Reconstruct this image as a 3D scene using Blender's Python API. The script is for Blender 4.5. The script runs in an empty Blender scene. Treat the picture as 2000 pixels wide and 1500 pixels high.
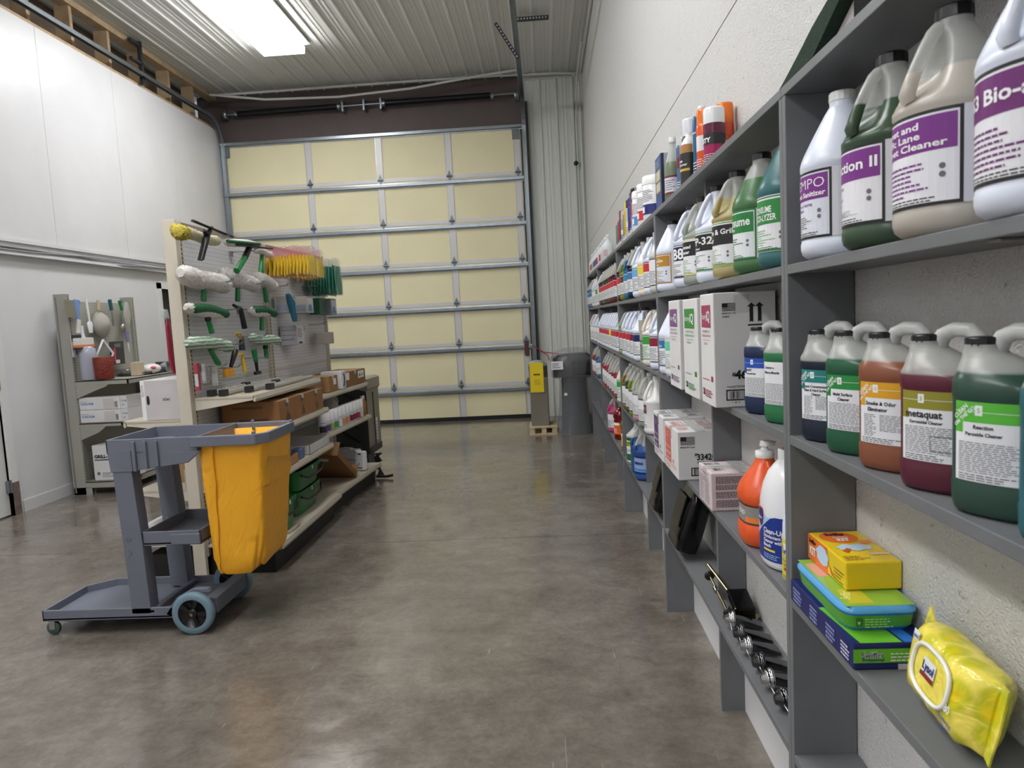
import bpy, bmesh, math, random
from mathutils import Vector, Matrix
random.seed(7)
SC=bpy.context.scene; COL=SC.collection
PI=math.pi
# ---------------------------------------------------------------- camera
S=1.18
FPX,YAW,PITCH,ROLL=1368.57,-0.0508,-0.0918,-0.0511
CC=Vector((-0.4416*S,0,1.21*S))
def _basis():
    cy,sy=math.cos(YAW),math.sin(YAW);cp,sp=math.cos(PITCH),math.sin(PITCH)
    f=Vector((sy*cp,cy*cp,sp));r=Vector((cy,-sy,0));u=r.cross(f)
    cr,sr=math.cos(ROLL),math.sin(ROLL)
    return r*cr+u*sr, -r*sr+u*cr, f
CR,CU,CF=_basis()
cd=bpy.data.cameras.new('camera');cam=bpy.data.objects.new('camera',cd);COL.objects.link(cam)
cd.sensor_width=36;cd.lens=FPX*36/2000;cd.clip_start=.02;cd.clip_end=60
cd.dof.use_dof=True;cd.dof.focus_distance=2.6;cd.dof.aperture_fstop=8.0
cam.matrix_world=Matrix(((CR.x,CU.x,-CF.x,CC.x),(CR.y,CU.y,-CF.y,CC.y),(CR.z,CU.z,-CF.z,CC.z),(0,0,0,1)))
SC.camera=cam
SC.view_settings.view_transform='Standard';SC.view_settings.look='None';SC.view_settings.gamma=1
SC.view_settings.use_curve_mapping=False
SC.view_settings.exposure=0.62
w=bpy.data.worlds.new('world');SC.world=w;w.use_nodes=True
w.node_tree.nodes['Background'].inputs[0].default_value=(.8,.9,1,1);w.node_tree.nodes['Background'].inputs[1].default_value=.25
LIGHT=15.0
def ray(px,py):return CF+CR*((px-1000)/FPX)+CU*((750-py)/FPX)
def atX(px,py,X):
    d=ray(px,py);return CC+d*((X-CC.x)/d.x)
def atY(px,py,Y):
    d=ray(px,py);return CC+d*((Y-CC.y)/d.y)
def atZ(px,py,Z=0):
    d=ray(px,py);return CC+d*((Z-CC.z)/d.z)
def px_of(p):
    d=Vector(p)-CC;z=d.dot(CF);return 1000+FPX*d.dot(CR)/z,750-FPX*d.dot(CU)/z
# ---------------------------------------------------------------- materials
MC={}
def lin(c):
    if isinstance(c,str):c=[int(c[i:i+2],16)/255 for i in (0,2,4)]
    return tuple((x/12.92 if x<=.04045 else ((x+.055)/1.055)**2.4) for x in c[:3])+(1,)
def mat(name,col=(.8,.8,.8),rough=.5,metal=0,spec=.5,alpha=1,trans=0,emit=0,noise=0,nscale=20,bump=0,bscale=60,coat=0,subs=0):
    if name in MC:return MC[name]
    m=bpy.data.materials.new(name);MC[name]=m;m.use_nodes=True
    nt=m.node_tree;b=nt.nodes['Principled BSDF'];c=lin(col)
    b.inputs['Base Color'].default_value=c;b.inputs['Roughness'].default_value=rough;b.inputs['Metallic'].default_value=metal
    b.inputs['Specular IOR Level'].default_value=spec;b.inputs['Alpha'].default_value=alpha;b.inputs['Transmission Weight'].default_value=trans
    b.inputs['Coat Weight'].default_value=coat
    if emit:b.inputs['Emission Color'].default_value=c;b.inputs['Emission Strength'].default_value=emit
    if noise or bump:
        tc=nt.nodes.new('ShaderNodeTexCoord')
    if noise:
        n=nt.nodes.new('ShaderNodeTexNoise');n.inputs['Scale'].default_value=nscale;n.inputs['Detail'].default_value=6
        nt.links.new(tc.outputs['Object'],n.inputs['Vector'])
        r=nt.nodes.new('ShaderNodeMapRange');r.inputs[1].default_value=.3;r.inputs[2].default_value=.7;r.inputs[3].default_value=1-noise;r.inputs[4].default_value=1+noise
        nt.links.new(n.outputs['Fac'],r.inputs[0])
        x=nt.nodes.new('ShaderNodeMix');x.data_type='RGBA';x.blend_type='MULTIPLY';x.inputs[0].default_value=1;x.inputs[6].default_value=c
        nt.links.new(r.outputs[0],x.inputs[7]);nt.links.new(x.outputs[2],b.inputs['Base Color'])
    if bump:
        n=nt.nodes.new('ShaderNodeTexNoise');n.inputs['Scale'].default_value=bscale;n.inputs['Detail'].default_value=4
        nt.links.new(tc.outputs['Object'],n.inputs['Vector'])
        bp=nt.nodes.new('ShaderNodeBump');bp.inputs['Strength'].default_value=bump;bp.inputs['Distance'].default_value=.01
        nt.links.new(n.outputs['Fac'],bp.inputs['Height']);nt.links.new(bp.outputs[0],b.inputs['Normal'])
    return m
def liquid(name,col,fill,upper='D9DBD6',dark=None):
    """milky plastic above the fill level, plastic with liquid behind it below"""
    if name in MC:return MC[name]
    m=bpy.data.materials.new(name);MC[name]=m;m.use_nodes=True
    nt=m.node_tree;b=nt.nodes['Principled BSDF'];b.inputs['Roughness'].default_value=.28;b.inputs['Specular IOR Level'].default_value=.5
    tc=nt.nodes.new('ShaderNodeTexCoord');sp=nt.nodes.new('ShaderNodeSeparateXYZ');nt.links.new(tc.outputs['Object'],sp.inputs[0])
    gt=nt.nodes.new('ShaderNodeMapRange');gt.inputs[1].default_value=fill-.002;gt.inputs[2].default_value=fill+.002
    nt.links.new(sp.outputs[2],gt.inputs[0])
    x=nt.nodes.new('ShaderNodeMix');x.data_type='RGBA';x.inputs[6].default_value=lin(col);x.inputs[7].default_value=lin(upper)
    nt.links.new(gt.outputs[0],x.inputs[0]);nt.links.new(x.outputs[2],b.inputs['Base Color'])
    tr=nt.nodes.new('ShaderNodeBsdfTranslucent');nt.links.new(x.outputs[2],tr.inputs[0])
    ms=nt.nodes.new('ShaderNodeMixShader');ms.inputs[0].default_value=.35
    out=nt.nodes['Material Output'];nt.links.new(b.outputs[0],ms.inputs[1]);nt.links.new(tr.outputs[0],ms.inputs[2])
    tp=nt.nodes.new('ShaderNodeBsdfTransparent');m2=nt.nodes.new('ShaderNodeMixShader')
    ma=nt.nodes.new('ShaderNodeMath');ma.operation='MULTIPLY';ma.inputs[1].default_value=.35
    nt.links.new(gt.outputs[0],ma.inputs[0]);nt.links.new(ma.outputs[0],m2.inputs[0])
    nt.links.new(ms.outputs[0],m2.inputs[1]);nt.links.new(tp.outputs[0],m2.inputs[2]);nt.links.new(m2.outputs[0],out.inputs[0])
    return m
# ---------------------------------------------------------------- mesh builder
class MB:
    def __init__(s):s.v=[];s.f=[];s.m=[];s.sm=[];s.mats=[];s.M=None
    def mi(s,mt):
        if mt not in s.mats:s.mats.append(mt)
        return s.mats.index(mt)
    def add(s,vs,fs,mt,smooth=False):
        o=len(s.v);k=s.mi(mt)
        for v in vs:
            v=Vector(v);s.v.append(s.M@v if s.M is not None else v)
        for f in fs:s.f.append([o+i for i in f]);s.m.append(k);s.sm.append(smooth)
        return s
    def box(s,x0,y0,z0,x1,y1,z1,mt):
        vs=[(x,y,z) for z in(z0,z1) for y in(y0,y1) for x in(x0,x1)]
        return s.add(vs,[(0,2,3,1),(4,5,7,6),(0,1,5,4),(2,6,7,3),(0,4,6,2),(1,3,7,5)],mt)
    def rbox(s,x0,y0,z0,x1,y1,z1,mt,b=.003):
        bm=bmesh.new();bmesh.ops.create_cube(bm,size=1)
        for v in bm.verts:v.co=Vector((x0+(v.co.x+.5)*(x1-x0),y0+(v.co.y+.5)*(y1-y0),z0+(v.co.z+.5)*(z1-z0)))
        bmesh.ops.bevel(bm,geom=bm.edges[:],offset=b,segments=2,profile=.5,affect='EDGES')
        bm.verts.ensure_lookup_table()
        vs=[v.co.copy() for v in bm.verts];fs=[[v.index for v in f.verts] for f in bm.faces];bm.free()
        return s.add(vs,fs,mt)
    def quad(s,a,b,c,d,mt):return s.add([a,b,c,d],[(0,1,2,3)],mt)
    def loft(s,rings,mt,cap=True,smooth=True,close=True):
        n=len(rings[0]);vs=[p for r in rings for p in r];fs=[]
        for i in range(len(rings)-1):
            for j in range(n if close else n-1):
                k=(j+1)%n;fs.append((i*n+j,i*n+k,(i+1)*n+k,(i+1)*n+j))
        s.add(vs,fs,mt,smooth)
        if cap:
            s.add(rings[0][::-1],[tuple(range(n))],mt);s.add(rings[-1],[tuple(range(n))],mt)
        return s
    def tube(s,pts,r,mt,n=8,cap=True,flat=1.0):
        pts=[Vector(p) for p in pts];rings=[];up=None
        for i,p in enumerate(pts):
            d=(pts[min(i+1,len(pts)-1)]-pts[max(i-1,0)]).normalized()
            if up is None:up=Vector((0,0,1)) if abs(d.z)<.9 else Vector((1,0,0))
            a=d.cross(up).normalized();b=a.cross(d).normalized();up=b
            rr=r[i] if isinstance(r,(list,tuple)) else r
            rings.append([p+a*math.cos(t)*rr+b*math.sin(t)*rr*flat for t in [2*PI*k/n for k in range(n)]])
        return s.loft(rings,mt,cap)
    def cyl(s,p0,p1,r,mt,n=16,r1=None):
        return s.tube([p0,p1],[r,r if r1 is None else r1],mt,n)
    def lathe(s,prof,mt,c=(0,0,0),n=24,cap=True,smooth=True):
        rings=[[(c[0]+r*math.cos(2*PI*k/n),c[1]+r*math.sin(2*PI*k/n),c[2]+z) for k in range(n)] for r,z in prof]
        return s.loft(rings,mt,cap,smooth)
    def prism(s,poly,axis,a,b,mt):
        """poly of 2D points extruded along axis from a to b"""
        def P(p,t):
            return {'x':(t,p[0],p[1]),'y':(p[0],t,p[1]),'z':(p[0],p[1],t)}[axis]
        n=len(poly);vs=[P(p,a) for p in poly]+[P(p,b) for p in poly]
        fs=[(i,(i+1)%n,n+(i+1)%n,n+i) for i in range(n)]+[tuple(range(n))[::-1],tuple(range(n,2*n))]
        return s.add(vs,fs,mt)
    def sphere(s,c,r,mt,n=12,sc=(1,1,1)):
        prof=[(max(1e-4,math.sin(PI*k/8)*r),-math.cos(PI*k/8)*r) for k in range(9)]
        rings=[[(c[0]+rr*sc[0]*math.cos(2*PI*k/n),c[1]+rr*sc[1]*math.sin(2*PI*k/n),c[2]+z*sc[2]) for k in range(n)] for rr,z in prof]
        return s.loft(rings,mt)
    def mesh(s,name,fix=True):
        me=bpy.data.meshes.new(name);me.from_pydata([tuple(v) for v in s.v],[],s.f)
        for mt in s.mats:me.materials.append(mt)
        me.polygons.foreach_set('material_index',s.m);me.polygons.foreach_set('use_smooth',s.sm);me.update()
        if fix:
            bm=bmesh.new();bm.from_mesh(me);bmesh.ops.recalc_face_normals(bm,faces=bm.faces[:]);bm.to_mesh(me);bm.free()
        return me
    def build(s,name,parent=None,loc=None,rz=0,bevel=0,fix=True):
        return link(s.mesh(name,fix),name,parent,loc,rz,bevel)
def link(me,name,parent=None,loc=None,rz=0,bevel=0):
    o=bpy.data.objects.new(name,me);COL.objects.link(o)
    if parent is not None:o.parent=parent
    if loc is not None:o.location=loc
    if rz:o.rotation_euler=(0,0,rz)
    if bevel:
        b=o.modifiers.new('bevel','BEVEL');b.width=bevel;b.segments=2;b.limit_method='ANGLE'
    return o
def tag(o,label=None,cat=None,group=None,kind=None):
    if label:o['label']=label
    if cat:o['category']=cat
    if group:o['group']=group
    if kind:o['kind']=kind
    return o
def thing(name,loc,label,cat,group=None,rz=0,rot=None):
    o=bpy.data.objects.new(name,None);COL.objects.link(o);o.location=loc;o.rotation_euler=rot or (0,0,rz);o.empty_display_size=.05
    return tag(o,label,cat,group)
def struct(name,mb,bevel=0):return tag(mb.build(name,bevel=bevel),kind='structure')
# text --------------------------------------------------------------
TC={}
def text2d(t,bold=0):
    k=(t,bold)
    if k in TC:return TC[k]
    cu=bpy.data.curves.new('t','FONT');cu.body=t;cu.size=1;cu.offset=bold;cu.resolution_u=2
    o=bpy.data.objects.new('t',cu);me=o.to_mesh()
    vs=[(v.co.x,v.co.y) for v in me.vertices];fs=[tuple(p.vertices) for p in me.polygons]
    o.to_mesh_clear();bpy.data.objects.remove(o);bpy.data.curves.remove(cu)
    if not vs:vs=[(0,0)];fs=[]
    x0=min(v[0] for v in vs);x1=max(v[0] for v in vs);y0=min(v[1] for v in vs)
    TC[k]=(vs,fs,x0,x1);return TC[k]
def put_text(mb,surf,t,u,v,size,mt,w=None,align='l',off=.0012,bold=.02,rot=0,step=.008):
    """surf(u,v,off)->3D point. size=cap height; w=forced width"""
    vs,fs,x0,x1=text2d(t,bold);k=size/.72;kx=k if w is None else w/(x1-x0+1e-6)
    W=(x1-x0)*kx;sh={'l':0,'c':-W/2,'r':-W}[align]
    bm=bmesh.new();bv=[bm.verts.new(((x-x0)*kx+sh,y*k,0)) for x,y in vs]
    for f in fs:
        try:bm.faces.new([bv[i] for i in f])
        except ValueError:pass
    if step and size>.009:
        a=sh+step
        while a<sh+W:
            bmesh.ops.bisect_plane(bm,geom=bm.verts[:]+bm.edges[:]+bm.faces[:],plane_co=(a,0,0),plane_no=(1,0,0));a+=step
    bm.verts.ensure_lookup_table();bm.verts.index_update()
    c,s_=math.cos(rot),math.sin(rot)
    mb.add([surf(u+p.co.x*c-p.co.y*s_,v+p.co.x*s_+p.co.y*c,off) for p in bm.verts],[[q.index for q in f.verts] for f in bm.faces],mt);bm.free()
def put_rect(mb,surf,u0,v0,u1,v1,mt,off=.0006,step=.01):
    n=max(1,int(abs(u1-u0)/step))
    us=[u0+(u1-u0)*i/n for i in range(n+1)]
    vs=[surf(u,v0,off) for u in us]+[surf(u,v1,off) for u in us]
    mb.add(vs,[(i,i+1,n+2+i,n+1+i) for i in range(n)],mt)
def put_frame(mb,surf,u0,v0,u1,v1,t,mt,off=.001,step=.01):
    put_rect(mb,surf,u0,v0,u1,v0+t,mt,off,step);put_rect(mb,surf,u0,v1-t,u1,v1,mt,off,step)
    put_rect(mb,surf,u0,v0,u0+t,v1,mt,off,step);put_rect(mb,surf,u1-t,v0,u1,v1,mt,off,step)
def put_lines(mb,surf,u0,v1,u1,v0,n,mt,off=.001,h=.38,gap=.12,rag=.35):
    """n rows of small print from v1 down to v0"""
    dv=(v1-v0)/n
    for i in range(n):
        v=v1-dv*(i+1);u=u0;ue=u1-(u1-u0)*random.random()*rag
        while u<ue:
            wd=random.uniform(.004,.011);e=min(u+wd,ue);put_rect(mb,surf,u,v,e,v+dv*h,mt,off,.02);u=e+.0018
def put_bars(mb,surf,u0,v0,u1,v1,mt,off=.001,n=14):
    u=u0;k=(u1-u0)/n
    for i in range(n):
        w_=k*random.choice((.25,.45,.7));put_rect(mb,surf,u,v0,u+w_,v1,mt,off,.05);u+=k
def plane_surf(o,ux,vx,n):
    o=Vector(o);ux=Vector(ux);vx=Vector(vx);n=Vector(n)
    return lambda u,v,off=0:o+ux*u+vx*v+n*off
# common materials
BLK=mat('print_black','1A1A1C',.5);GRYP=mat('print_grey','6A6C70',.55);WHT=mat('label_white','E8E9EC',.4);WPR=mat('print_white','F2F2F2',.45)
# ---------------------------------------------------------------- the place
z1,z2,z3,z4,z5=1.8843,1.5134,1.146,.778,.4111
UY=[1.555,3.283,5.014,6.782,8.357]
XW=.142;XL=-5.03;YD=10.12;ZC=4.8;YB=-4.5
def floor_mat():
    m=bpy.data.materials.new('polished_concrete');m.use_nodes=True;nt=m.node_tree;b=nt.nodes['Principled BSDF']
    tc=nt.nodes.new('ShaderNodeTexCoord')
    def noise(sc,det,dist=0,stretch=None,loc=0):
        n=nt.nodes.new('ShaderNodeTexNoise');n.inputs['Scale'].default_value=sc;n.inputs['Detail'].default_value=det;n.inputs['Distortion'].default_value=dist
        n.inputs['Roughness'].default_value=.62
        mp=nt.nodes.new('ShaderNodeMapping');mp.inputs[1].default_value=(loc,loc,0)
        if stretch:mp.inputs[3].default_value=stretch
        nt.links.new(tc.outputs['Object'],mp.inputs[0]);nt.links.new(mp.outputs[0],n.inputs[0]);return n.outputs['Fac']
    a=noise(1.3,9,.25);c=noise(6.5,10,.5,None,3);d=noise(3,6,.3,(.5,2.2,1),7)
    def math_(op,x,y):
        q=nt.nodes.new('ShaderNodeMath');q.operation=op
        for i,v in enumerate((x,y)):
            if isinstance(v,(int,float)):q.inputs[i].default_value=v
            else:nt.links.new(v,q.inputs[i])
        return q.outputs[0]
    g=noise(34,8,.8,None,5);f=math_('ADD',math_('MULTIPLY',a,.36),math_('ADD',math_('MULTIPLY',c,.30),math_('ADD',math_('MULTIPLY',d,.14),math_('MULTIPLY',g,.20))))
    cr=nt.nodes.new('ShaderNodeValToRGB');e=cr.color_ramp.elements
    e[0].position=.34;e[0].color=lin('4E4942');e[1].position=.68;e[1].color=lin('8E877D')
    k=e.new(.50);k.color=lin('706961')
    nt.links.new(f,cr.inputs[0])
    # hairline scratches
    s1=noise(60,2,.6,(1,.05,1),11);sc=nt.nodes.new('ShaderNodeMapRange');sc.inputs[1].default_value=.73;sc.inputs[2].default_value=.76;nt.links.new(s1,sc.inputs[0])
    mx=nt.nodes.new('ShaderNodeMix');mx.data_type='RGBA';mx.inputs[7].default_value=lin('B5AFA6')
    nt.links.new(math_('MULTIPLY',sc.outputs[0],.35),mx.inputs[0]);nt.links.new(cr.outputs[0],mx.inputs[6])
    nt.links.new(mx.outputs[2],b.inputs['Base Color'])
    rr=nt.nodes.new('ShaderNodeMapRange');rr.inputs[1].default_value=.3;rr.inputs[2].default_value=.7;rr.inputs[3].default_value=.09;rr.inputs[4].default_value=.22
    nt.links.new(c,rr.inputs[0]);nt.links.new(rr.outputs[0],b.inputs['Roughness'])
    bp=nt.nodes.new('ShaderNodeBump');bp.inputs['Strength'].default_value=.06;bp.inputs['Distance'].default_value=.02
    nt.links.new(c,bp.inputs['Height']);nt.links.new(bp.outputs[0],b.inputs['Normal'])
    b.inputs['Specular IOR Level'].default_value=.55
    return m
FLOORM=floor_mat()
fl=MB();fl.box(XL-.3,YB,-.1,XW+.3,4.485,0,FLOORM).box(XL-.3,4.491,-.1,XW+.3,YD+.3,0,FLOORM).box(XL-.3,4.485,-.1,XW+.3,4.491,-.006,mat('joint_dark','2E2A27',.8))
struct('floor',fl)
WMAT=mat('white_panel','D2D2D4',.32,noise=.03,nscale=2.5)
# right wall: rough painted board, one long horizontal seam
def rough_wall():
    m=bpy.data.materials.new('rough_white_board');m.use_nodes=True;nt=m.node_tree;b=nt.nodes['Principled BSDF']
    tc=nt.nodes.new('ShaderNodeTexCoord')
    v=nt.nodes.new('ShaderNodeTexNoise');v.inputs['Scale'].default_value=70;v.inputs['Detail'].default_value=4;v.inputs['Distortion'].default_value=2.5
    n2=nt.nodes.new('ShaderNodeTexNoise');n2.inputs['Scale'].default_value=9;n2.inputs['Detail'].default_value=8
    nt.links.new(tc.outputs['Object'],v.inputs[0]);nt.links.new(tc.outputs['Object'],n2.inputs[0])
    ad=nt.nodes.new('ShaderNodeMath');nt.links.new(v.outputs['Fac'],ad.inputs[0]);nt.links.new(n2.outputs['Fac'],ad.inputs[1])
    bp=nt.nodes.new('ShaderNodeBump');bp.inputs['Strength'].default_value=.7;bp.inputs['Distance'].default_value=.009
    nt.links.new(ad.outputs[0],bp.inputs['Height']);nt.links.new(bp.outputs[0],b.inputs['Normal'])
    r=nt.nodes.new('ShaderNodeMapRange');r.inputs[1].default_value=.26;r.inputs[2].default_value=.34
    n3=nt.nodes.new('ShaderNodeTexNoise');n3.inputs['Scale'].default_value=45;n3.inputs['Detail'].default_value=3;n3.inputs['Distortion'].default_value=1.5
    nt.links.new(tc.outputs['Object'],n3.inputs[0]);nt.links.new(n3.outputs['Fac'],r.inputs[0])
    mx=nt.nodes.new('ShaderNodeMix');mx.data_type='RGBA';mx.inputs[6].default_value=lin('A3A2A0');mx.inputs[7].default_value=lin('D6D5D3')
    nt.links.new(r.outputs[0],mx.inputs[0]);nt.links.new(mx.outputs[2],b.inputs['Base Color']);b.inputs['Roughness'].default_value=.45
    return m
RW=rough_wall()
zs=2.41
wr=MB();wr.box(XW,YB,0,XW+.15,YD,zs-.003,RW).box(XW+.006,YB,zs-.003,XW+.15,YD,zs+.003,mat('seam_dark','55534F',.8)).box(XW,YB,zs+.003,XW+.15,YD,ZC,RW)
struct('wall_right',wr)
bw=MB();bw.box(XL-.3,YB-.15,0,XW+.3,YB,ZC,WMAT);struct('wall_front',bw)
b0=MB();b0.box(XW-.014,-1.2,0,XW-.001,8.35,.385,mat('base_board_white','DADADC',.5));struct('baseboard_right',b0)
# left wall: upper white panels with seams, lower wall, ledge, framing above
lw=MB();SD=mat('panel_seam','8A8A8A',.6)
ztop=4.3
ys=[YB,-2.9,-1.6,-.3,1.0,2.3,3.7,5.1,6.44,7.57,8.76,YD]
for a,b in zip(ys,ys[1:]):lw.box(XL-.1,a+.002,2.25,XL,b-.002,ztop,WMAT)
lw.box(XL-.12,YB,2.25,XL-.004,YD,ztop,SD)
d0,d1,dh=4.62,5.56,2.2
e0,e1,eh=8.17,9.1,2.0
for y0,y1,za,zb in((YB,d0,0,2.25),(d1,e0,0,2.25),(e1,YD,0,2.25),(d0,d1,dh,2.25),(e0,e1,eh,2.25)):lw.box(XL-.15,y0,za,XL-.02,y1,zb,WMAT)
struct('wall_left',lw)
lg=MB();lg.box(XL-.02,YB,2.19,XL+.045,YD-.3,2.215,WMAT).box(XL,YB,2.3,XL+.02,YD-.3,2.33,WMAT);struct('trim_1',lg)
bl=MB();bl.box(XL-.02,d1+.12,0,XL-.008,e0-.1,.1,WMAT);bl.box(XL-.02,YB,0,XL-.008,d0-.12,.1,WMAT);struct('baseboard_left',bl)
# timber framing above the left wall
fr=MB();TIM=mat('raw_timber','B09878',.7,noise=.15,nscale=8);OSB=mat('brown_sheathing','6E5F52',.8,noise=.1,nscale=12)
fr.box(XL-.45,YB,ztop,XL-.35,YD,ZC,OSB)
fr.box(XL-.14,YB,ZC-.06,XL-.02,YD,ZC,TIM)
y=6.43-.61*18
while y<9.9:fr.box(XL-.2,y,ztop,XL-.05,y+.045,ZC-.06,TIM);y+=.61
fr.box(XL-.2,YB,ztop,XL-.02,YD,ztop+.04,TIM)
struct('wall_framing',fr)
# ceiling: ribbed steel running down the room
def ribbed(a0,a1,pitch=.2286,h=.014,minor=True):
    pts=[];a=a0
    while a<a1-1e-6:
        pts+=[(a,0),(a+.012,h),(a+.034,h),(a+.046,0)]
        if minor:
            for q in(.095,.145):pts+=[(a+q,0),(a+q+.006,h*.25),(a+q+.02,h*.25),(a+q+.026,0)]
        a+=pitch
    pts.append((min(a,a1+.05),0));return pts
CM=mat('ceiling_steel','CFCFCA',.42,noise=.02,nscale=3)
ce=MB();P=ribbed(XL-.3,XW+.2)
n=len(P);ce.add([(x,YB,ZC-h) for x,h in P]+[(x,YD+.05,ZC-h) for x,h in P],[(i,i+1,n+i+1,n+i) for i in range(n-1)],CM)
ce.box(XL-.5,YB,ZC+.01,XW+.4,YD+.2,ZC+.06,CM)
tag(ce.build('ceiling',fix=False),kind='structure')
# back wall right of the door + header
WS=mat('ribbed_white_steel','CDD0CA',.4)
P=ribbed(-.70,XW+.02,.2286,.02);n=len(P)
bk=MB();bk.add([(x,YD-h,0) for x,h in P]+[(x,YD-h,ZC-.05) for x,h in P],[(i,i+1,n+i+1,n+i) for i in range(n-1)],WS)
bk.box(-.72,YD+.002,0,XW,YD+.1,ZC,WS).box(-.70,YD-.035,ZC-.075,XW,YD,ZC-.06,WS)
struct('wall_back_right',bk)
DZ=4.13;DXL=-5.0;DXR=-.735
HD=mat('brown_header','564B49',.6,noise=.06,nscale=5)
hb=MB();hb.box(XL-.3,YD,DZ+.02,DXR+.03,YD+.1,ZC,HD);hb.box(XL-.3,YD+.08,0,DXR+.1,YD+.2,DZ+.1,HD);struct('wall_back_header',hb)
# ---------------------------------------------------------------- garage door
GALV=mat('galvanised','8E959A',.32,.85,noise=.08,nscale=14);FOAM=mat('cream_insulation','E2DAB4',.6,noise=.025,nscale=2,bump=.05,bscale=120)
STL=mat('door_stile','C9C8C8',.4,.1)
dr=thing('sectional_garage_door',(0,YD,0),'closed cream insulated sectional garage door with grey steel struts across its panels','garage door');dr['kind']='structure'
dr.name='door_3'
del dr['category'];del dr['label']
secs=[0,.515,1.115,1.70,2.28,2.86,3.48,DZ]   # section joints, measured up the door
stx=[DXL+.02,-3.76,-2.75,-1.765,DXR-.06]
for i,(a,b) in enumerate(zip(secs,secs[1:])):
    m=MB();m.box(DXL,-.045,a+.004,DXR,-.005,b-.004,FOAM)
    m.build('door_panel',dr)
    m=MB()
    m.box(DXL,-.052,b-.03,DXR,-.044,b,STL).box(DXL,-.052,a,DXR,-.044,a+.02,STL);m.build('panel_rail',dr)
    for x in stx:
        m=MB();m.box(x-.045,-.056,a+.002,x+.045,-.044,b-.002,STL).box(x-.045,-.06,a+.002,x-.04,-.05,b-.002,GALV);m.build('stile',dr)
# struts (hat channels) sit just below each joint; hinges on the joints
HG=mat('hinge_grey','6F7478',.4,.6)
def strut(z):
    m=MB();m.prism([(-.052,z-.035),(-.06,z-.035),(-.062,z-.02),(-.105,z-.018),(-.105,z+.018),(-.062,z+.02),(-.06,z+.035),(-.052,z+.035)],'x',DXL-.01,DXR+.02,GALV);m.build('strut',dr)
for j in secs[1:-1]:strut(j-.085)
strut(DZ-.03)
for j in secs[1:-1]:
    for x in stx:
        m=MB();m.prism([(x-.035,j),(x,j+.085),(x+.035,j),(x,j-.075)],'y',-.064,-.056,HG);m.cyl((x-.04,-.068,j),(x+.04,-.068,j),.011,HG,10);m.build('hinge',dr)
m=MB();m.box(DXL,-.066,0.0,DXR,-.004,.055,mat('black_seal','151517',.7));m.build('bottom_seal',dr)
for x in(DXL+.06,DXR-.07):
    m=MB();m.box(x-.05,-.075,DZ-.2,x+.05,-.055,DZ-.06,HG);m.build('top_bracket',dr)
# tracks: vertical, curve, horizontal run under the ceiling
for x,ys,lb in((XL+.07,-1.0,'grey steel door track along the top of the left white wall'),(DXR+.05,3.2,'grey steel door track running from the back right door edge to the ceiling')):
    m=MB();r=.38;zt=DZ-.1
    prof=[(-.028,-.02),(.028,-.02),(.028,.02),(.022,.02),(.022,-.014),(-.022,-.014),(-.022,.02),(-.028,.02)]
    path=[(YD-.1,0.02,0)]+[(YD-.1,zt*q,0) for q in(.5,1)]
    for k in range(1,9):
        a=PI/2*k/8;path.append((YD-.1-r*(1-math.cos(a)),zt+r*math.sin(a),a))
    path.append((ys,zt+r,PI/2))
    rings=[]
    for y_,z_,a in path:
        # local frame: 'out' direction turns from -Y to -Z
        ox,oz=-math.cos(a),-math.sin(a)*-1
        rings.append([(x+u,y_+v*(-math.cos(a)),z_+v*(-math.sin(a))*1.0) for u,v in prof])
    m.loft(rings,GALV,True,False)
    tag(m.build('door_track'),lb,'door track')
m=MB();m.box(-.66,YD-.08,0,-.62,YD-.02,DZ+.3,mat('dark_steel','3A3B3C',.5,.5)).box(-.665,YD-.09,1.2,-.655,YD-.06,3.9,GALV)
tag(m.build('door_jamb_angle'),'dark slotted steel angle beside the right edge of the garage door','steel angle')
# torsion springs on the header
sp=thing('torsion_spring_assembly',(0,YD-.12,4.5),'torsion spring shaft with two dark springs above the garage door','door spring')
m=MB();m.cyl((DXL+.1,0,0),(DXR-.02,0,.03),.014,GALV,8);m.build('shaft',sp)
SPM=mat('spring_dark','1D1F26',.35,.6)
for a,b in((-4.70,-3.27),(-2.60,-1.12)):
    m=MB();pts=[];N=64
    rings=[]
    for k in range(N*2+1):
        x=a+(b-a)*k/(2*N);r=.042 if k%2 else .036
        zz=.03*(x-DXL)/(DXR-DXL)
        rings.append([(x,r*math.cos(t),zz+r*math.sin(t)) for t in [2*PI*q/12 for q in range(12)]])
    m.loft(rings,SPM);m.build('spring',sp)
for x in(-4.72,-3.25,-2.62,-1.1):
    m=MB();m.cyl((x-.02,0,.01),(x+.02,0,.01),.045,GALV,12);m.build('winding_cone',sp)
for x in(-3.2,-2.9,-2.66):
    m=MB();m.box(x-.012,-.02,-.06,x+.012,.118,.09,GALV);m.build('bearing_bracket',sp)
for x in(DXL+.12,DXR-.03):
    m=MB();m.lathe([(.03,-.03),(.07,-.03),(.06,0),(.07,.03),(.03,.03)],GALV,n=16);m2=m.build('cable_drum',sp,(x,0,.0));m2.rotation_euler=(0,PI/2,0)
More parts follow.
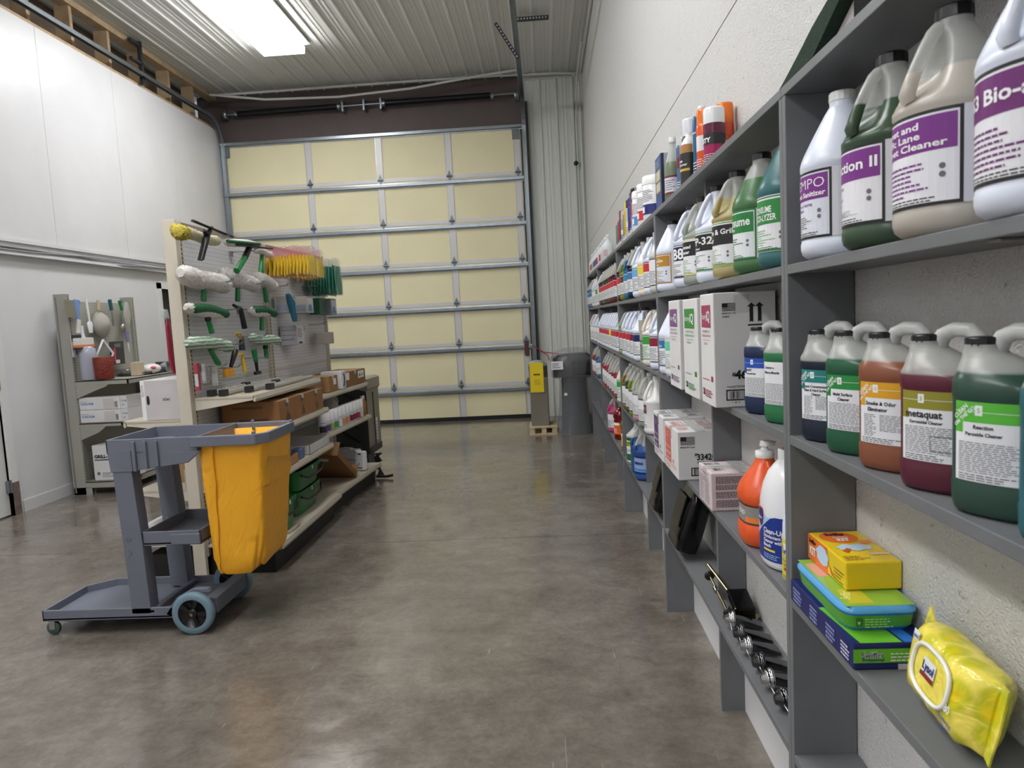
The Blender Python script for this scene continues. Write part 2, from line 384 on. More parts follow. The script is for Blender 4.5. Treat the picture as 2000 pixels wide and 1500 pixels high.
# slotted angle bracket hanging from ceiling at the right track
PERF=mat('perforated_steel','4A4C50',.45,.6)
ab=thing('track_hanger',(-.7,8.13,ZC-.02),'dark perforated angle bracket in a seven shape holding the right door track at the ceiling','bracket')
m=MB();m.box(-.03,-.02,-.06,.38,.02,-.022,PERF)
for k in range(11):m.box(.0+k*.034,-.0215,-.05,.014+k*.034,-.02,-.036,WHT)
m.build('ceiling_angle',ab)
m=MB();m.M=Matrix.Translation((0.02,.0,-.46))@Matrix.Rotation(-math.atan2(.235,.40),4,'Y')
m.box(-.018,-.012,0,.018,.0,.46,PERF)
for k in range(11):m.box(-.006,-.0135,.02+k*.04,.006,-.012,.036+k*.04,WHT)
m.build('diagonal_brace',ab)
ab2=thing('track_hanger',(XL+.03,8.136,ztop+.02),'dark perforated steel hanger on the timber framing above the left wall','bracket')
m=MB();m.box(-.02,-.02,-.0,.02,.02,.48,PERF);m.build('upright_angle',ab2)
m=MB();m.box(-.02,-.2,.42,.02,.0,.45,PERF).box(-.02,-.2,.22,.02,0,.25,PERF);m.build('side_arm',ab2)
# white conduits
CW=mat('conduit_white','C9CAC6',.4)
m=MB();m.tube([(XL+.1,YD-.35,4.70),(-3.9,YD-.3,4.72),(-2.6,YD-.2,4.76),(-1.2,YD-.1,4.79),(-.2,YD-.12,4.76),(.02,YD-.14,4.74),(.1,YD-.12,4.62),(.105,YD-.1,4.2),(.11,YD-.1,1.0)],.017,CW,8)
tag(m.build('conduit'),'white conduit crossing below the ceiling and down the back right corner','conduit')
m=MB();m.tube([(XL+.1,YD-.45,4.68),(-4.2,YD-.35,4.6),(-3.2,YD-.3,4.585),(-2.2,YD-.3,4.63),(-1.2,YD-.3,4.74),(-.75,YD-.32,4.77)],.016,CW,8)
tag(m.build('conduit'),'sagging white conduit in front of the brown header over the door springs','conduit')
m=MB();m.tube([(.06,8.6,4.62),(.055,YD-.5,4.58),(.05,YD-.2,4.4),(.045,YD-.07,4.1),(.05,YD-.045,.9)],.012,CW,8);m.box(.03,YD-.16,4.28,.06,YD-.05,4.36,HG)
tag(m.build('conduit'),'thin white conduit hugging the right wall in the back corner','conduit')
m=MB();m.tube([(.142-.02,3.0,4.72),(.142-.02,YD-.2,4.72)],.02,CW,8)
tag(m.build('conduit'),'white conduit running along the top of the right wall','conduit')
m=MB();m.sphere((.02,YD-.06,3.55),.035,mat('black_plastic','16171A',.35));m.box(.02,YD-.06,3.56,.1,YD-.05,3.57,CW)
tag(m.build('security_camera'),'small dark round camera high on the ribbed back wall','camera')
# cables on the ledge of the left wall
CB=mat('grey_cable','8C8D90',.5)
m=MB();m.tube([(XL+.03,1,2.27),(XL+.03,5.2,2.26),(XL+.03,6.2,2.25),(XL+.03,6.6,2.25),(XL+.03,7.2,2.2),(XL+.06,7.6,2.225),(XL+.05,8.6,2.24),(XL+.04,9.6,2.24)],.011,CB,6)
m.tube([(XL+.05,1,2.235),(XL+.05,6.0,2.225),(XL+.05,6.7,2.25),(XL+.05,7.9,2.26),(XL+.04,9.6,2.26)],.008,CB,6)
tag(m.build('cable_run'),'grey cables lying along the ledge of the left wall','cable')
# doors in left wall
DW=mat('door_paint','CFCFCE',.4)
def leaf(name,y0,y1,h,dark):
    t=bpy.data.objects.new(name,None);COL.objects.link(t);t.location=(XL-.02,(y0+y1)/2,0);t['kind']='structure'
    w_=(y1-y0)/2
    m=MB();f=mat('casing_white','D6D6D6',.4)
    m.box(-.1,-w_-.07,0,.02,-w_,h+.07,f).box(-.1,w_,0,.02,w_+.07,h+.07,f).box(-.1,-w_-.07,h,.02,w_+.07,h+.07,f);m.build('door_frame',t)
    m=MB()
    if dark:m.box(-.12,-w_,0,-.09,w_,h,mat('opening_shade','1B1D21',.6))  # no leaf here: dark sheet coloured as the shade inside the doorway
    else:m.box(-.06,-w_+.004,.012,-.015,w_-.004,h-.004,DW)
    d=m.build('leaf_or_dark_sheet',t)
    if not dark:
        for zz in(.25,1.12,1.95):
            m=MB();m.box(-.02,w_-.03,zz-.05,.012,w_+.01,zz+.05,GALV).cyl((.012,w_,zz-.055),(.012,w_,zz+.055),.009,GALV,8);m.build('hinge',t)
        m=MB();m.tube([(-.015,-w_+.07,1.0),(.04,-w_+.07,1.0),(.045,-w_+.18,1.0)],.011,GALV,8);m.build('handle',t)
        m=MB();m.box(-.02,w_+.0,0,.024,w_+.075,.28,mat('worn_base','6E5F57',.8,noise=.3));m.build('kick_wear',t)
leaf('door_1',d0,d1,dh,False);leaf('door_2',e0,e1,eh,True)
# ceiling lights ---------------------------------------------------------
EM=mat('tube_light','FFFFFF',.5,emit=LIGHT)
def prismatic():
    return EM
def fixture(x,y,label,L=2.44,W=.5,group=None):
    t=thing('ceiling_light',(x,y,ZC-.02),label,'ceiling light',group)
    m=MB();m.box(-W/2+.02,-L/2,-.05,W/2-.02,L/2,0,mat('fixture_white','D8D8D8',.4)).box(-W/2-.03,-L/2-.01,-.02,W/2+.06,L/2+.01,0,mat('fixture_white','D8D8D8',.4));m.build('housing',t)
    m=MB();m.prism([(-W/2,-.05),(-W/2+.008,-.12),(W/2-.008,-.12),(W/2,-.05)],'y',-L/2,L/2,EM);m.build('diffuser',t)
    for s_ in(-1,1):
        m=MB();m.prism([(-W/2,-.05),(-W/2+.008,-.122),(W/2-.008,-.122),(W/2,-.05)],'y',s_*L/2-.006,s_*L/2+.006,mat('end_cap','EDEFF2',.3,emit=1.2));m.build('end_cap',t)
    return t
fixture(-3.43,7.22,'long ceiling light with glowing lens over the pegboard display')
for x,y in((-3.43,1.0),(-3.43,-3.0),(-1.7,3.0)):
    fixture(x,y,'glowing ceiling light outside the photo, behind the viewer',2.44,.5,'ceiling lights outside the frame')
# ---------------------------------------------------------------- grey shelving on the right wall
GP=mat('grey_shelf_paint','6E7073',.45,noise=.06,nscale=9,bump=.04,bscale=40)
GE=mat('grey_shelf_edge','8C8E90',.4,noise=.05,nscale=15)
CH=mat('chipped_paint','2E2B29',.8)
TH=.02
def bay(y0,y1,label,divs,near=False):
    t=thing('shelving_unit',(0,y0,0),label,'shelving','grey painted shelving bays') ;del t['group']
    L=y1-y0
    for k,yy in enumerate((0,L-TH)):
        m=MB();m.box(0,yy,0,XW-.002,yy+TH-.001,z1-TH,GP);m.build('upright',t,bevel=.0015)
    for z in(z1,z2,z3,z4,z5):
        m=MB()
        a,b=(0,L) if z==z1 else (TH,L-TH)
        m.box(-.001 if z==z1 else 0,a,z-TH,XW-.002,b,z,GP);m.build('shelf',t,bevel=.0015)
    zz=[0]+[z5,z4,z3,z2,z1]
    for p,q,yy in zip(zz,zz[1:],divs):
        m=MB();m.box(.046,yy-y0,p,XW-.003,yy-y0+.019,q-TH-.0005,GP);m.build('divider',t)
    # worn foot
    if not near:
        m=MB()
        for q in range(7):
            a=random.uniform(0,.12);m.box(a,-.0006,random.uniform(0,.004),a+random.uniform(.004,.02),.0,random.uniform(.006,.016),CH)
        m.build('chipped_paint_mark',t)
    return t
bay(-.35,1.555,'nearest bay of the grey shelving, holding coloured dilution bottles',[.62]*5,True)
bay(1.5555,3.2825,'grey shelving bay with white cartons and soap dispensers, next from the camera',[2.41,2.41,2.44,2.4745,2.463])
bay(3.283,5.0135,'middle grey shelving bay holding white tubs and a blue jug on its lower shelf',[4.16,4.16,4.10,4.2025,4.17])
bay(5.014,6.7815,'grey shelving bay with red and orange bottles, second from the far end',[5.96,5.96,5.921,6.053,6.028])
bay(6.782,8.357,'farthest grey shelving bay beside the wrapped waste bins',[7.6,7.6,7.5,7.6,7.6])
# ---------------------------------------------------------------- bottles
HD_W=mat('white_jug_plastic','DCE2F0',.3,noise=.01);HD_C=mat('cream_jug_plastic','E3DED6',.32);CAPB=mat('black_cap','17181A',.35);CAPW=mat('white_cap','E9EAEA',.35)
NAT=mat('natural_plastic','D3D5D2',.3,alpha=.75)
ORD=['nearest','second','third','fourth','fifth','sixth','seventh','eighth','ninth','tenth','eleventh','twelfth']
MESHES={}
def left_px(x,y,z,r):
    return min(px_of((x+r*math.cos(2*PI*k/40),y+r*math.sin(2*PI*k/40),z))[0] for k in range(40))
def place(px,z,r,xc):
    lo,hi=.2,9
    for _ in range(34):
        m=(lo+hi)/2
        if left_px(xc,m,z,r)>px:lo=m
        else:hi=m
    return m
def ring(z,a,b,ox=0,oy=0,n=2.0,N=40,mod=None):
    out=[]
    for k in range(N):
        t=2*PI*k/N;c,s_=math.cos(t),math.sin(t)
        e=2/n;x=abs(c)**e*(1 if c>=0 else -1)*a;y=abs(s_)**e*(1 if s_>=0 else -1)*b
        if mod:q=mod(t);x*=q;y*=q
        out.append((ox+x,oy+y,z))
    return out
def shape(name,rings,mt,extra=None,N=40):
    key=(name,mt.name)
    if key not in MESHES:
        m=MB();m.loft([ring(*r,N=N) if not isinstance(r,list) else r for r in rings],mt)
        MESHES[key]=m.mesh(name)
    return MESHES[key]
def gallon_body(mt,R=.0765):
    key=('gallon',mt.name,R)
    if key in MESHES:return MESHES[key]
    P=[(.0,.056),(.003,.066),(.010,.0735),(.020,.0765),(.030,.0765),(.033,.0752),(.036,.0750),(.167,.0750),(.170,.0765),(.178,.0765),(.188,.0740),(.200,.0690),(.215,.0615),(.230,.0540),(.245,.0460),(.260,.0380),(.272,.0315),(.280,.0265),(.286,.0230),(.296,.0225)]
    m=MB();rs=[]
    for z,r in P:
        d=0
        if .185<z<.28:d=math.sin(PI*(z-.18)/.105)*.62
        def mod(t,d=d):
            a=abs(((t+PI)%(2*PI))-PI)
            return 1-d*math.exp(-(a/.62)**4)
        rs.append(ring(z,r,r,N=36,mod=mod))
    m.loft(rs,mt);MESHES[key]=m.mesh('body');return MESHES[key]
def cached(key,fn):
    if key not in MESHES:MESHES[key]=fn()
    return MESHES[key]
def cap_mesh(r,z,h,mt):
    def f():
        m=MB();n=32
        def rg(zz,rr,k=.03):return [((rr*(1+(k if i%2 else 0)))*math.cos(2*PI*i/n),(rr*(1+(k if i%2 else 0)))*math.sin(2*PI*i/n),zz) for i in range(n)]
        m.loft([rg(z,r),rg(z+h*.88,r*.98)],mt,True,False);m.lathe([(r*.98,z+h*.86),(r*.93,z+h),(.001,z+h)],mt,n=n);return m.mesh('cap')
    return cached(('cap',r,z,h,mt.name),f)
def handle_mesh(kind,mt):
    def f():
        m=MB()
        if kind=='gallon':m.tube([(.0235,0,.283),(.034,0,.274),(.046,0,.255),(.058,0,.232),(.068,0,.208),(.0735,0,.192),(.070,0,.184)],[.010,.0095,.009,.009,.010,.011,.010],mt,10)
        else:m.tube([(-.024,0,.196),(-.016,0,.212),(-.009,0,.227),(.006,0,.234),(.028,0,.233),(.040,0,.222),(.045,0,.200),(.044,0,.182),(.036,0,.165)],[.012,.012,.0115,.011,.011,.011,.011,.011,.013],mt,12)
        return m.mesh('handle')
    return cached(('h',kind,mt.name),f)
def cyl_surf(R,ang,z0=0):
    """u is arc length to the reader's right; ang in local radians"""
    return lambda u,v,off=0:Vector(((R+off)*math.cos(ang+u/R),(R+off)*math.sin(ang+u/R),z0+v))
LM={}
def col(c,r=.42):return mat('ink_'+c,c,r)
def gl_label(sp,ang,R=.0754,small=False):
    """label of a gallon jug: framed panel with colour band, small print, second panel"""
    m=MB();sf=cyl_surf(R,ang)
    band=col(sp.get('band','7B2D8B'));fr=col(sp.get('frame','1A1A1C'));bg=col(sp.get('bg','E9E9EE'))
    v0,v1=sp.get('v',(.038,.164));u0,u1=-.083,sp.get('u1',.070)
    put_rect(m,sf,u0,v0,u1,v1,bg,.0004)
    f=sp.get('style','frame')
    if f=='frame':
        put_frame(m,sf,u0,v0,u1,v1,.0045,fr,.0006);a,b=u0+.007,u1-.007;bt=v1-.0075
    else:
        a,b=u0,u1;bt=v1-.009
        put_rect(m,sf,u0,v1-.005,u1,v1-.002,fr,.0007);put_rect(m,sf,u0,v0+.001,u1,v0+.006,fr,.0007)
    bh=sp.get('bh',.046);bb=bt-bh
    put_rect(m,sf,a,bb,b,bt,band,.0008)
    T=sp.get('t',[])
    for (tx,uu,vv,sz,ww) in T:put_text(m,sf,tx,uu,bb+vv,sz,WPR,w=ww,off=.0012,bold=.025 if not sp.get('thin') or tx!=sp['thin'] else -.01)
    if small:
        put_lines(m,sf,a+.02,bb-.006,b-.01,v0+.012,8,GRYP,.001,rag=.5)
    else:
        sub=col(sp.get('sub',sp.get('band','7B2D8B')))
        for k,tx in enumerate(sp.get('s',[])):put_text(m,sf,tx,-.060,bb-.011-k*.009,.0058,sub,off=.0011,bold=.01)
        k=len(sp.get('s',[]))
        put_lines(m,sf,-.060,bb-.010-k*.009,b-.03,v0+.016,7,sub if k==0 else GRYP,.001,rag=.5)
        put_lines(m,sf,-.060,v0+.014,b-.02,v0+.006,2,BLK,.001,rag=.2)
        for q in range(2):
            pts=[sf(b-.017+.004*math.cos(t),bb-.022-q*.011+.004*math.sin(t),.001) for t in[2*PI*i/10 for i in range(10)]]
            m.add(pts,[tuple(range(10))],GRYP)
        # white gap and second panel
        put_rect(m,sf,u1,v0,u1+.022,v1,col('DADBE2'),.0003)
        if sp.get('panel2',True) and f=='frame':
            put_rect(m,sf,u1+.022,v0,u1+.08,v1,bg,.0004);put_frame(m,sf,u1+.022,v0,u1+.08,v1,.0045,fr,.0006)
            put_lines(m,sf,u1+.029,v1-.03,u1+.075,v0+.055,7,GRYP,.001);put_bars(m,sf,u1+.031,v0+.012,u1+.05,v0+.05,BLK)
    return m
def jug(x,y,z,body,hdir,sp,label,cat='jug',group=None,cap=CAPB,laz=25,small=False,hmat=None,level=None):
    """gallon jug; hdir, laz: directions in degrees, 0 = towards the aisle, 90 = towards the camera end"""
    h=math.radians(hdir);t=thing('gallon_jug',(x,y,z+.0008),label,cat,group,rz=PI+h)
    link(gallon_body(body),'body',t);link(handle_mesh('gallon',hmat or body),'handle',t);link(cap_mesh(.0235,.294,.0175,cap),'cap',t)
    if sp:
        laz=sp.get('laz',laz)
        key=('gl',id(sp),laz-hdir,small)
        if key not in MESHES:MESHES[key]=gl_label(sp,math.radians(laz-hdir),small=small).mesh('label',fix=False)
        link(MESHES[key],'label',t)
    return t
PUR='7A2A88'
L_=lambda n,c,f,u='D5D7D3':liquid(n,c,f,u)
T1=dict(band=PUR,laz=0,t=[('TEMPO',-.043,.021,.019,.100),('Carpet Sanitizer',-.047,.006,.0095,.106)],thin='TEMPO',s=['Low Foam Bonnet Cleaning','Disinfecting Cleaner'],bg='DDE0EA')
T2=dict(band=PUR,laz=4,t=[('Extraction II',-.086,.016,.017,.145)],s=['Carpet Cleaner','','Alfombras por','la Suciedad'])
T3=dict(band=PUR,laz=16,t=[('Bonnet and',-.078,.031,.0095,.094),('Traffic Lane',-.078,.018,.0095,.096),('Carpet Cleaner',-.078,.005,.0095,.130)])
T4=dict(band='6E2470',laz=18,t=[('CS3 Bio-assist',-.083,.014,.017,.165)],bh=.044)
zj=z2
for px,bd,hd,sp,lb,cp in(
 (1563,HD_W,175,T1,'white gallon jug with white cap and a purple carpet sanitizer label beside the grey upright',CAPW),
 (1643,L_('dark_green_liquid','4F6650',.232),12,T2,'gallon jug of dark green liquid with purple label reading action II',CAPB),
 (1742,L_('cream_liquid','D9D2C7',.222),12,T3,'cream gallon jug with black cap and purple traffic lane cleaner label',CAPB),
 (1902,HD_W,20,T4,'large bluish white jug cut by the right edge of the photo, purple label',CAPB)):
    y=place(px,zj+.1,.0765,.064);jug(.064,y,zj,bd,hd,sp,lb,cap=cp,group='gallon jugs on the nearest upper shelf')
G1=dict(band='B8862B',frame='B87A2E',bg='DCE4F0',t=[('Sun-Glo',-.058,.020,.012,.080),('Furniture Polish',-.058,.006,.006,None)],u1=.062)
G2=dict(band='1D2350',frame='1D2350',laz=12,style='bars',t=[('UB8',-.056,.006,.040,.105)],bh=.052,sub='303038')
G3=dict(band='202124',frame='D8DE6A',laz=12,style='bars',t=[('Chlorinated',-.066,.026,.012,.100),('Degreaser',-.056,.008,.012,.085)],bh=.050,sub='6FAE55')
G4=dict(band='202124',frame='3F8F4C',laz=10,style='bars',t=[('TFP-32',-.058,.020,.024,.125),('fryer & pit cleaner',-.055,.005,.007,None)],bh=.052,sub='4E9A58')
G5=dict(band='202124',frame='7FB24A',laz=10,style='bars',t=[('Oven & Grill',-.060,.030,.015,.135),('Cleaner',-.070,.008,.015,None)],bh=.056,sub='6FAE55')
G6=dict(band='22803A',frame='2C7A41',laz=8,bg='E4E8EA',t=[('Consume',-.056,.018,.022,.110),("Nature's Way",-.055,.006,.007,None)],bh=.050,sub='2C7A41')
G7=dict(band='2A8A3C',frame='2C7A41',laz=12,style='bars',t=[('CONSUME',-.030,.026,.014,.062),('ECO-LYZER',-.030,.008,.014,.074)],bh=.054,sub='7FBF7A')
for px,bd,hd,sp,lb in(
 (1281,HD_W,178,G1,'white gallon jug with a gold label, first of the row above the white cartons'),
 (1315.5,HD_W,15,G2,'white gallon jug with navy label and huge white letters ending in 8'),
 (1334,L_('clear_grey_liquid','B9C0B6',.22),10,G3,'clear jug of pale grey degreaser with black band label'),
 (1358.5,HD_W,12,G4,'white gallon jug with black FP-32 label band'),
 (1391,L_('yellow_liquid','C9BC86',.235),14,G5,'jug of pale yellow oven and grill cleaner with black band'),
 (1431,L_('mid_green_liquid','5C8B5C',.245),178,G6,'jug of mid green liquid with green leaf label'),
 (1479,L_('teal_green_liquid','4E8487',.28),178,G7,'jug of teal liquid with green label, pushed against the main upright')):
    y=min(3.184,place(px,zj+.1,.0765,.064));jug(.064,y,zj,bd,hd,sp,lb,group='gallon jugs above the white cartons')
def simp(c,fr=None,bg='E6E7EA',style='frame'):return dict(band=c,frame=fr or c,bg=bg,style=style,bh=.04)
SP={k:simp(*v) for k,v in dict(red=('C22C38','2A2A2E'),blue=('3F74AC','2B5C93'),sky=('6FA6D8','4E86C4'),yel=('E2D23A','E2B43A'),brown=('6A3F24','6A3F24'),cyan=('2E86B0','2E86B0'),navy=('1E2A5E','222846'),grn=('2F9A3C','3F7F58','DDEFE0'),mar=('8A1C3A','2A1A22'),cream=('E8E8EA','4A2230'),mint=('7CC7AE','C9D860'),ora=('C65A34','C65A34'),blk=('26262A','26262A')).items()}
def row(z,items,bay,group,lab):
    for k,(px,bd,spn,hd,d) in enumerate(items):
        y=px if px<20 else place(px,z+.1,.0765,.064)
        jug(.064,y,z,bd,hd,SP[spn] if spn else None,d,group=group,small=True,cap=CAPW if lab=='w' else CAPB)
LI=lambda c,f=.22:liquid('liquid_'+c+str(int(f*1000)),c,f)
row(z2,[(4.88,LI('5A3A4A',.2),'red',12,'dark purple gallon jug with red label band against the upright of the middle bay'),
 (4.715,LI('9AA23C',.235),'brown',10,'olive yellow liquid jug with brown label in the middle bay'),
 (4.50,LI('3D7FA8',.245),'cyan',12,'clear blue liquid jug with cyan label in the middle bay'),
 (4.30,LI('26344E',.2),'blue',15,'nearly empty jug of navy liquid with sky blue label'),
 (4.05,HD_W,'sky',12,'white jug with light blue label band in the middle bay'),
 (3.82,HD_C,'yel',178,'cream jug with bright yellow label and taller white neck'),
 (3.60,HD_W,'red',12,'white jug with a red square label in the middle bay'),
 (3.40,NAT,'cream',100,'translucent jug half hidden at the near end of the middle bay')],'B2','gallon jugs on the middle bay second shelf','w')
row(z3,[(4.88,LI('A9C08C',.22),'red',12,'pale green tinted jug with red band against the upright'),
 (4.70,HD_W,'red',12,'white jug with red band, second from the upright under the blue jugs'),
 (4.49,HD_W,'red',14,'white jug with red band, third from the upright and slightly turned'),
 (4.30,HD_W,'mar',12,'white jug with a maroon label mostly behind the navy labelled jug'),
 (4.122,HD_W,'navy',60,'white jug with navy square label and big looped handle'),
 (3.72,HD_C,'grn',12,'white jug with bright green label next to the beige can'),
 (3.47,HD_W,'mar',14,'white jug with maroon label beside the double upright')],'B2','white jugs on the middle bay third shelf','b')
row(z4,[(4.82,LI('A08A45',.23),'cream',12,'jug of amber brown liquid with small framed label'),
 (4.62,LI('5E7058',.21),'cream',10,'jug of dark green grey liquid with small framed label'),
 (4.44,LI('8FA548',.225),'cream',12,'jug of lime green liquid with small framed label'),
 (4.25,LI('DDB4C0',.05),'cream',12,'nearly empty clear jug with pale pink liquid at its bottom'),
 (3.98,LI('9EA5A3',.17),'cream',14,'jug of grey liquid behind the plain white jug')],'B2','clear jugs on the middle bay fourth shelf','w')
T9=dict(band='4A1730',frame='E6E7EA',bg='E6E6E8',bh=.05,style='bars')
y=3.76;t=jug(.064,y,z4,mat('plain_white_plastic','E9E8E6',.25),12,None,'plain white gallon jug with small dark maroon square label','jug',cap=CAPW)
m=MB();sf=cyl_surf(.0754,math.radians(0));put_rect(m,sf,-.025,.115,.02,.16,col('4A1730'));
for q in range(9):put_rect(m,sf,-.02+.004*(q%9),.120+random.random()*.02,-.018+.004*(q%9),.15,col('C9A0B0'),.001)
put_lines(m,sf,-.01,.06,.03,.05,1,BLK);put_lines(m,sf,-.03,.045,.05,.038,2,GRYP);m.build('label',t,fix=False)
# third and fourth bays further off
cols3=['6A5A78','47405C','8A6A48','5C5A3C','3E5A50','8E3A40','7C2C40','6E2A3C']
for k,c in enumerate(cols3):
    y=6.50-k*.185;hd=14
    d='%s jug with red label band, %s from the far end of its shelf'%(['mauve','dark violet','amber','olive','dark green','brick red','crimson','wine red'][k],['second','third','fourth','fifth','sixth','seventh','eighth','ninth'][k])
    jug(.064,y,z2,LI(c,.2),hd,SP['red'],d,group='tinted jugs with red labels in the second bay from the far end',small=True,cap=CAPW)
jug(.064,6.675,z2,HD_C,14,SP['cream'],'cream white jug first at the far end of the red labelled row','jug','tinted jugs with red labels in the second bay from the far end',small=True,cap=CAPW)
for k in range(10):
    jug(.064,6.645-k*.1645-(.014 if k>3 else 0),z3,HD_W,14,SP['yel' if k==6 else 'red'],'white gallon jug with red band in the tight row of alike jugs' if k!=6 else 'white jug with orange yellow band among the red banded jugs','jug','alike white jugs with red bands',small=True,cap=CAPB)
for k,(y,c,f,d) in enumerate([(6.45,'C24A5E',.21,'jug of rose red liquid first of the pink row'),(6.25,'B8384E',.2,'jug of darker red liquid second of the pink row'),(6.03,'C25066',.22,'jug of rose liquid beside the grey green jug'),(5.83,'6E7F78',.17,'jug of grey green liquid among the pink ones'),(5.61,'BE4054',.19,'jug of red liquid right of the grey green jug'),(5.42,'C0485A',.2,'jug of red liquid next to the green labelled white jug')]):
    jug(.064,y,z4,LI(c,f),14,SP['cream'],d,'jug','jugs of pink and red soap',small=True,cap=CAPW)
jug(.064,5.17,z4,HD_C,178,SP['grn'],'white jug with dark green label at the near end of the pink row','jug',small=True,cap=CAPW)
for k,(y,b_,s_,d) in enumerate([(8.2,LI('5E8A8C',.2),'blue','teal tinted jug with blue label at the far end of the shelves'),(8.02,LI('5C86A8',.2),'blue','blue tinted jug with blue label, second from the far end'),(7.8,LI('7C96B8',.2),'blue','pale blue jug with blue label, third from the far end'),(7.45,HD_W,'cream','white jug with pale label in the far bay upper row'),(7.2,HD_C,'cream','cream jug with pale label in the far bay upper row'),(6.95,HD_W,'grn','white jug with greenish label nearest the upright in the far bay')]):
    jug(.064,y,z2,b_,14,SP[s_],d,'jug',small=True,cap=CAPW)
for y,b_,d in((7.95,HD_C,'white jug with pinkish label on the far bay middle shelf'),(7.45,HD_W,'white jug with dark base on the far bay middle shelf'),(6.98,HD_W,'white jug nearest the upright on the far bay middle shelf')):jug(.064,y,z3,b_,14,SP['cream'],d,'jug',small=True)
for y,c,d in((7.85,'C06A50','jug of orange liquid on the far bay lower shelf'),(7.66,'A85A58','jug of rust red liquid behind the blue one in the far bay'),(7.30,'4E8EB8','jug of bright blue liquid on the far bay lower shelf')):jug(.064,y,z4,LI(c,.22),14,SP['cream'],d,'jug',small=True,cap=CAPW)
jug(.064,6.07,z5,LI('D45A94',.24),14,SP['cream'],'jug of hot pink liquid on the low shelf of the red bay','jug',small=True,cap=CAPW)
# white jugs left of the cartons
jug(.064,3.184,z3,HD_W,178,dict(band='3B6EA8',frame='2F5C96',bh=.036,style='bars',t=[('HandLux',-.05,.006,.010,None)],sub='303038'),'white jug with blue square label left of the white cartons','jug')
jug(.064,3.028,z3,HD_W,178,dict(band='6FC7A8',frame='CFE06A',bh=.040,style='bars',t=[('Lite Foam',-.055,.02,.006,None)],sub='70A890'),'white jug with mint green and lime label touching the purple carton','jug')
# ---------------------------------------------------------------- two litre dilution bottles
def twol_body(mt):
    key=('twol',mt.name)
    if key in MESHES:return MESHES[key]
    R=[(0,.050,.045,0),(.004,.057,.052,0),(.014,.060,.0545,0),(.040,.0607,.0553,0),(.043,.0597,.0541,0),(.150,.0597,.0541,0),(.153,.0607,.0553,0),(.164,.0602,.0548,0),(.172,.059,.053,-.002),(.182,.051,.046,-.008),(.192,.041,.037,-.017),(.200,.032,.029,-.024),(.206,.0265,.0245,-.0295),(.210,.0235,.0235,-.0320),(.218,.0225,.0225,-.0320)]
    m=MB();m.loft([ring(z,a,b,ox,0,(2.8 if z<.18 else 2.4),48) for z,a,b,ox in R],mt);MESHES[key]=m.mesh('body');return MESHES[key]
def se_surf(a,b,ang0,n=3.3,z0=0):
    """unrolled side of a superellipse bottle: u is arc length measured from direction ang0"""
    T=[];N=720
    def P(t):
        c,s_=math.cos(t),math.sin(t);e=2/n
        return Vector((abs(c)**e*(1 if c>=0 else -1)*a,abs(s_)**e*(1 if s_>=0 else -1)*b,0))
    L=[0];prev=P(ang0)
    pts=[P(ang0-PI+2*PI*i/N) for i in range(N+1)];cum=[0]
    for i in range(N):cum.append(cum[-1]+(pts[i+1]-pts[i]).length)
    mid=cum[N//2]
    import bisect
    def f(u,v,off=0):
        s_=min(max(u+mid,1e-6),cum[-1]-1e-6);i=bisect.bisect_left(cum,s_);i=max(1,min(N,i))
        q=(s_-cum[i-1])/(cum[i]-cum[i-1]+1e-12);p=pts[i-1].lerp(pts[i],q);tg=(pts[i]-pts[i-1]).normalized()
        return Vector((p.x+tg.y*off,p.y-tg.x*off,z0+v))
    return f
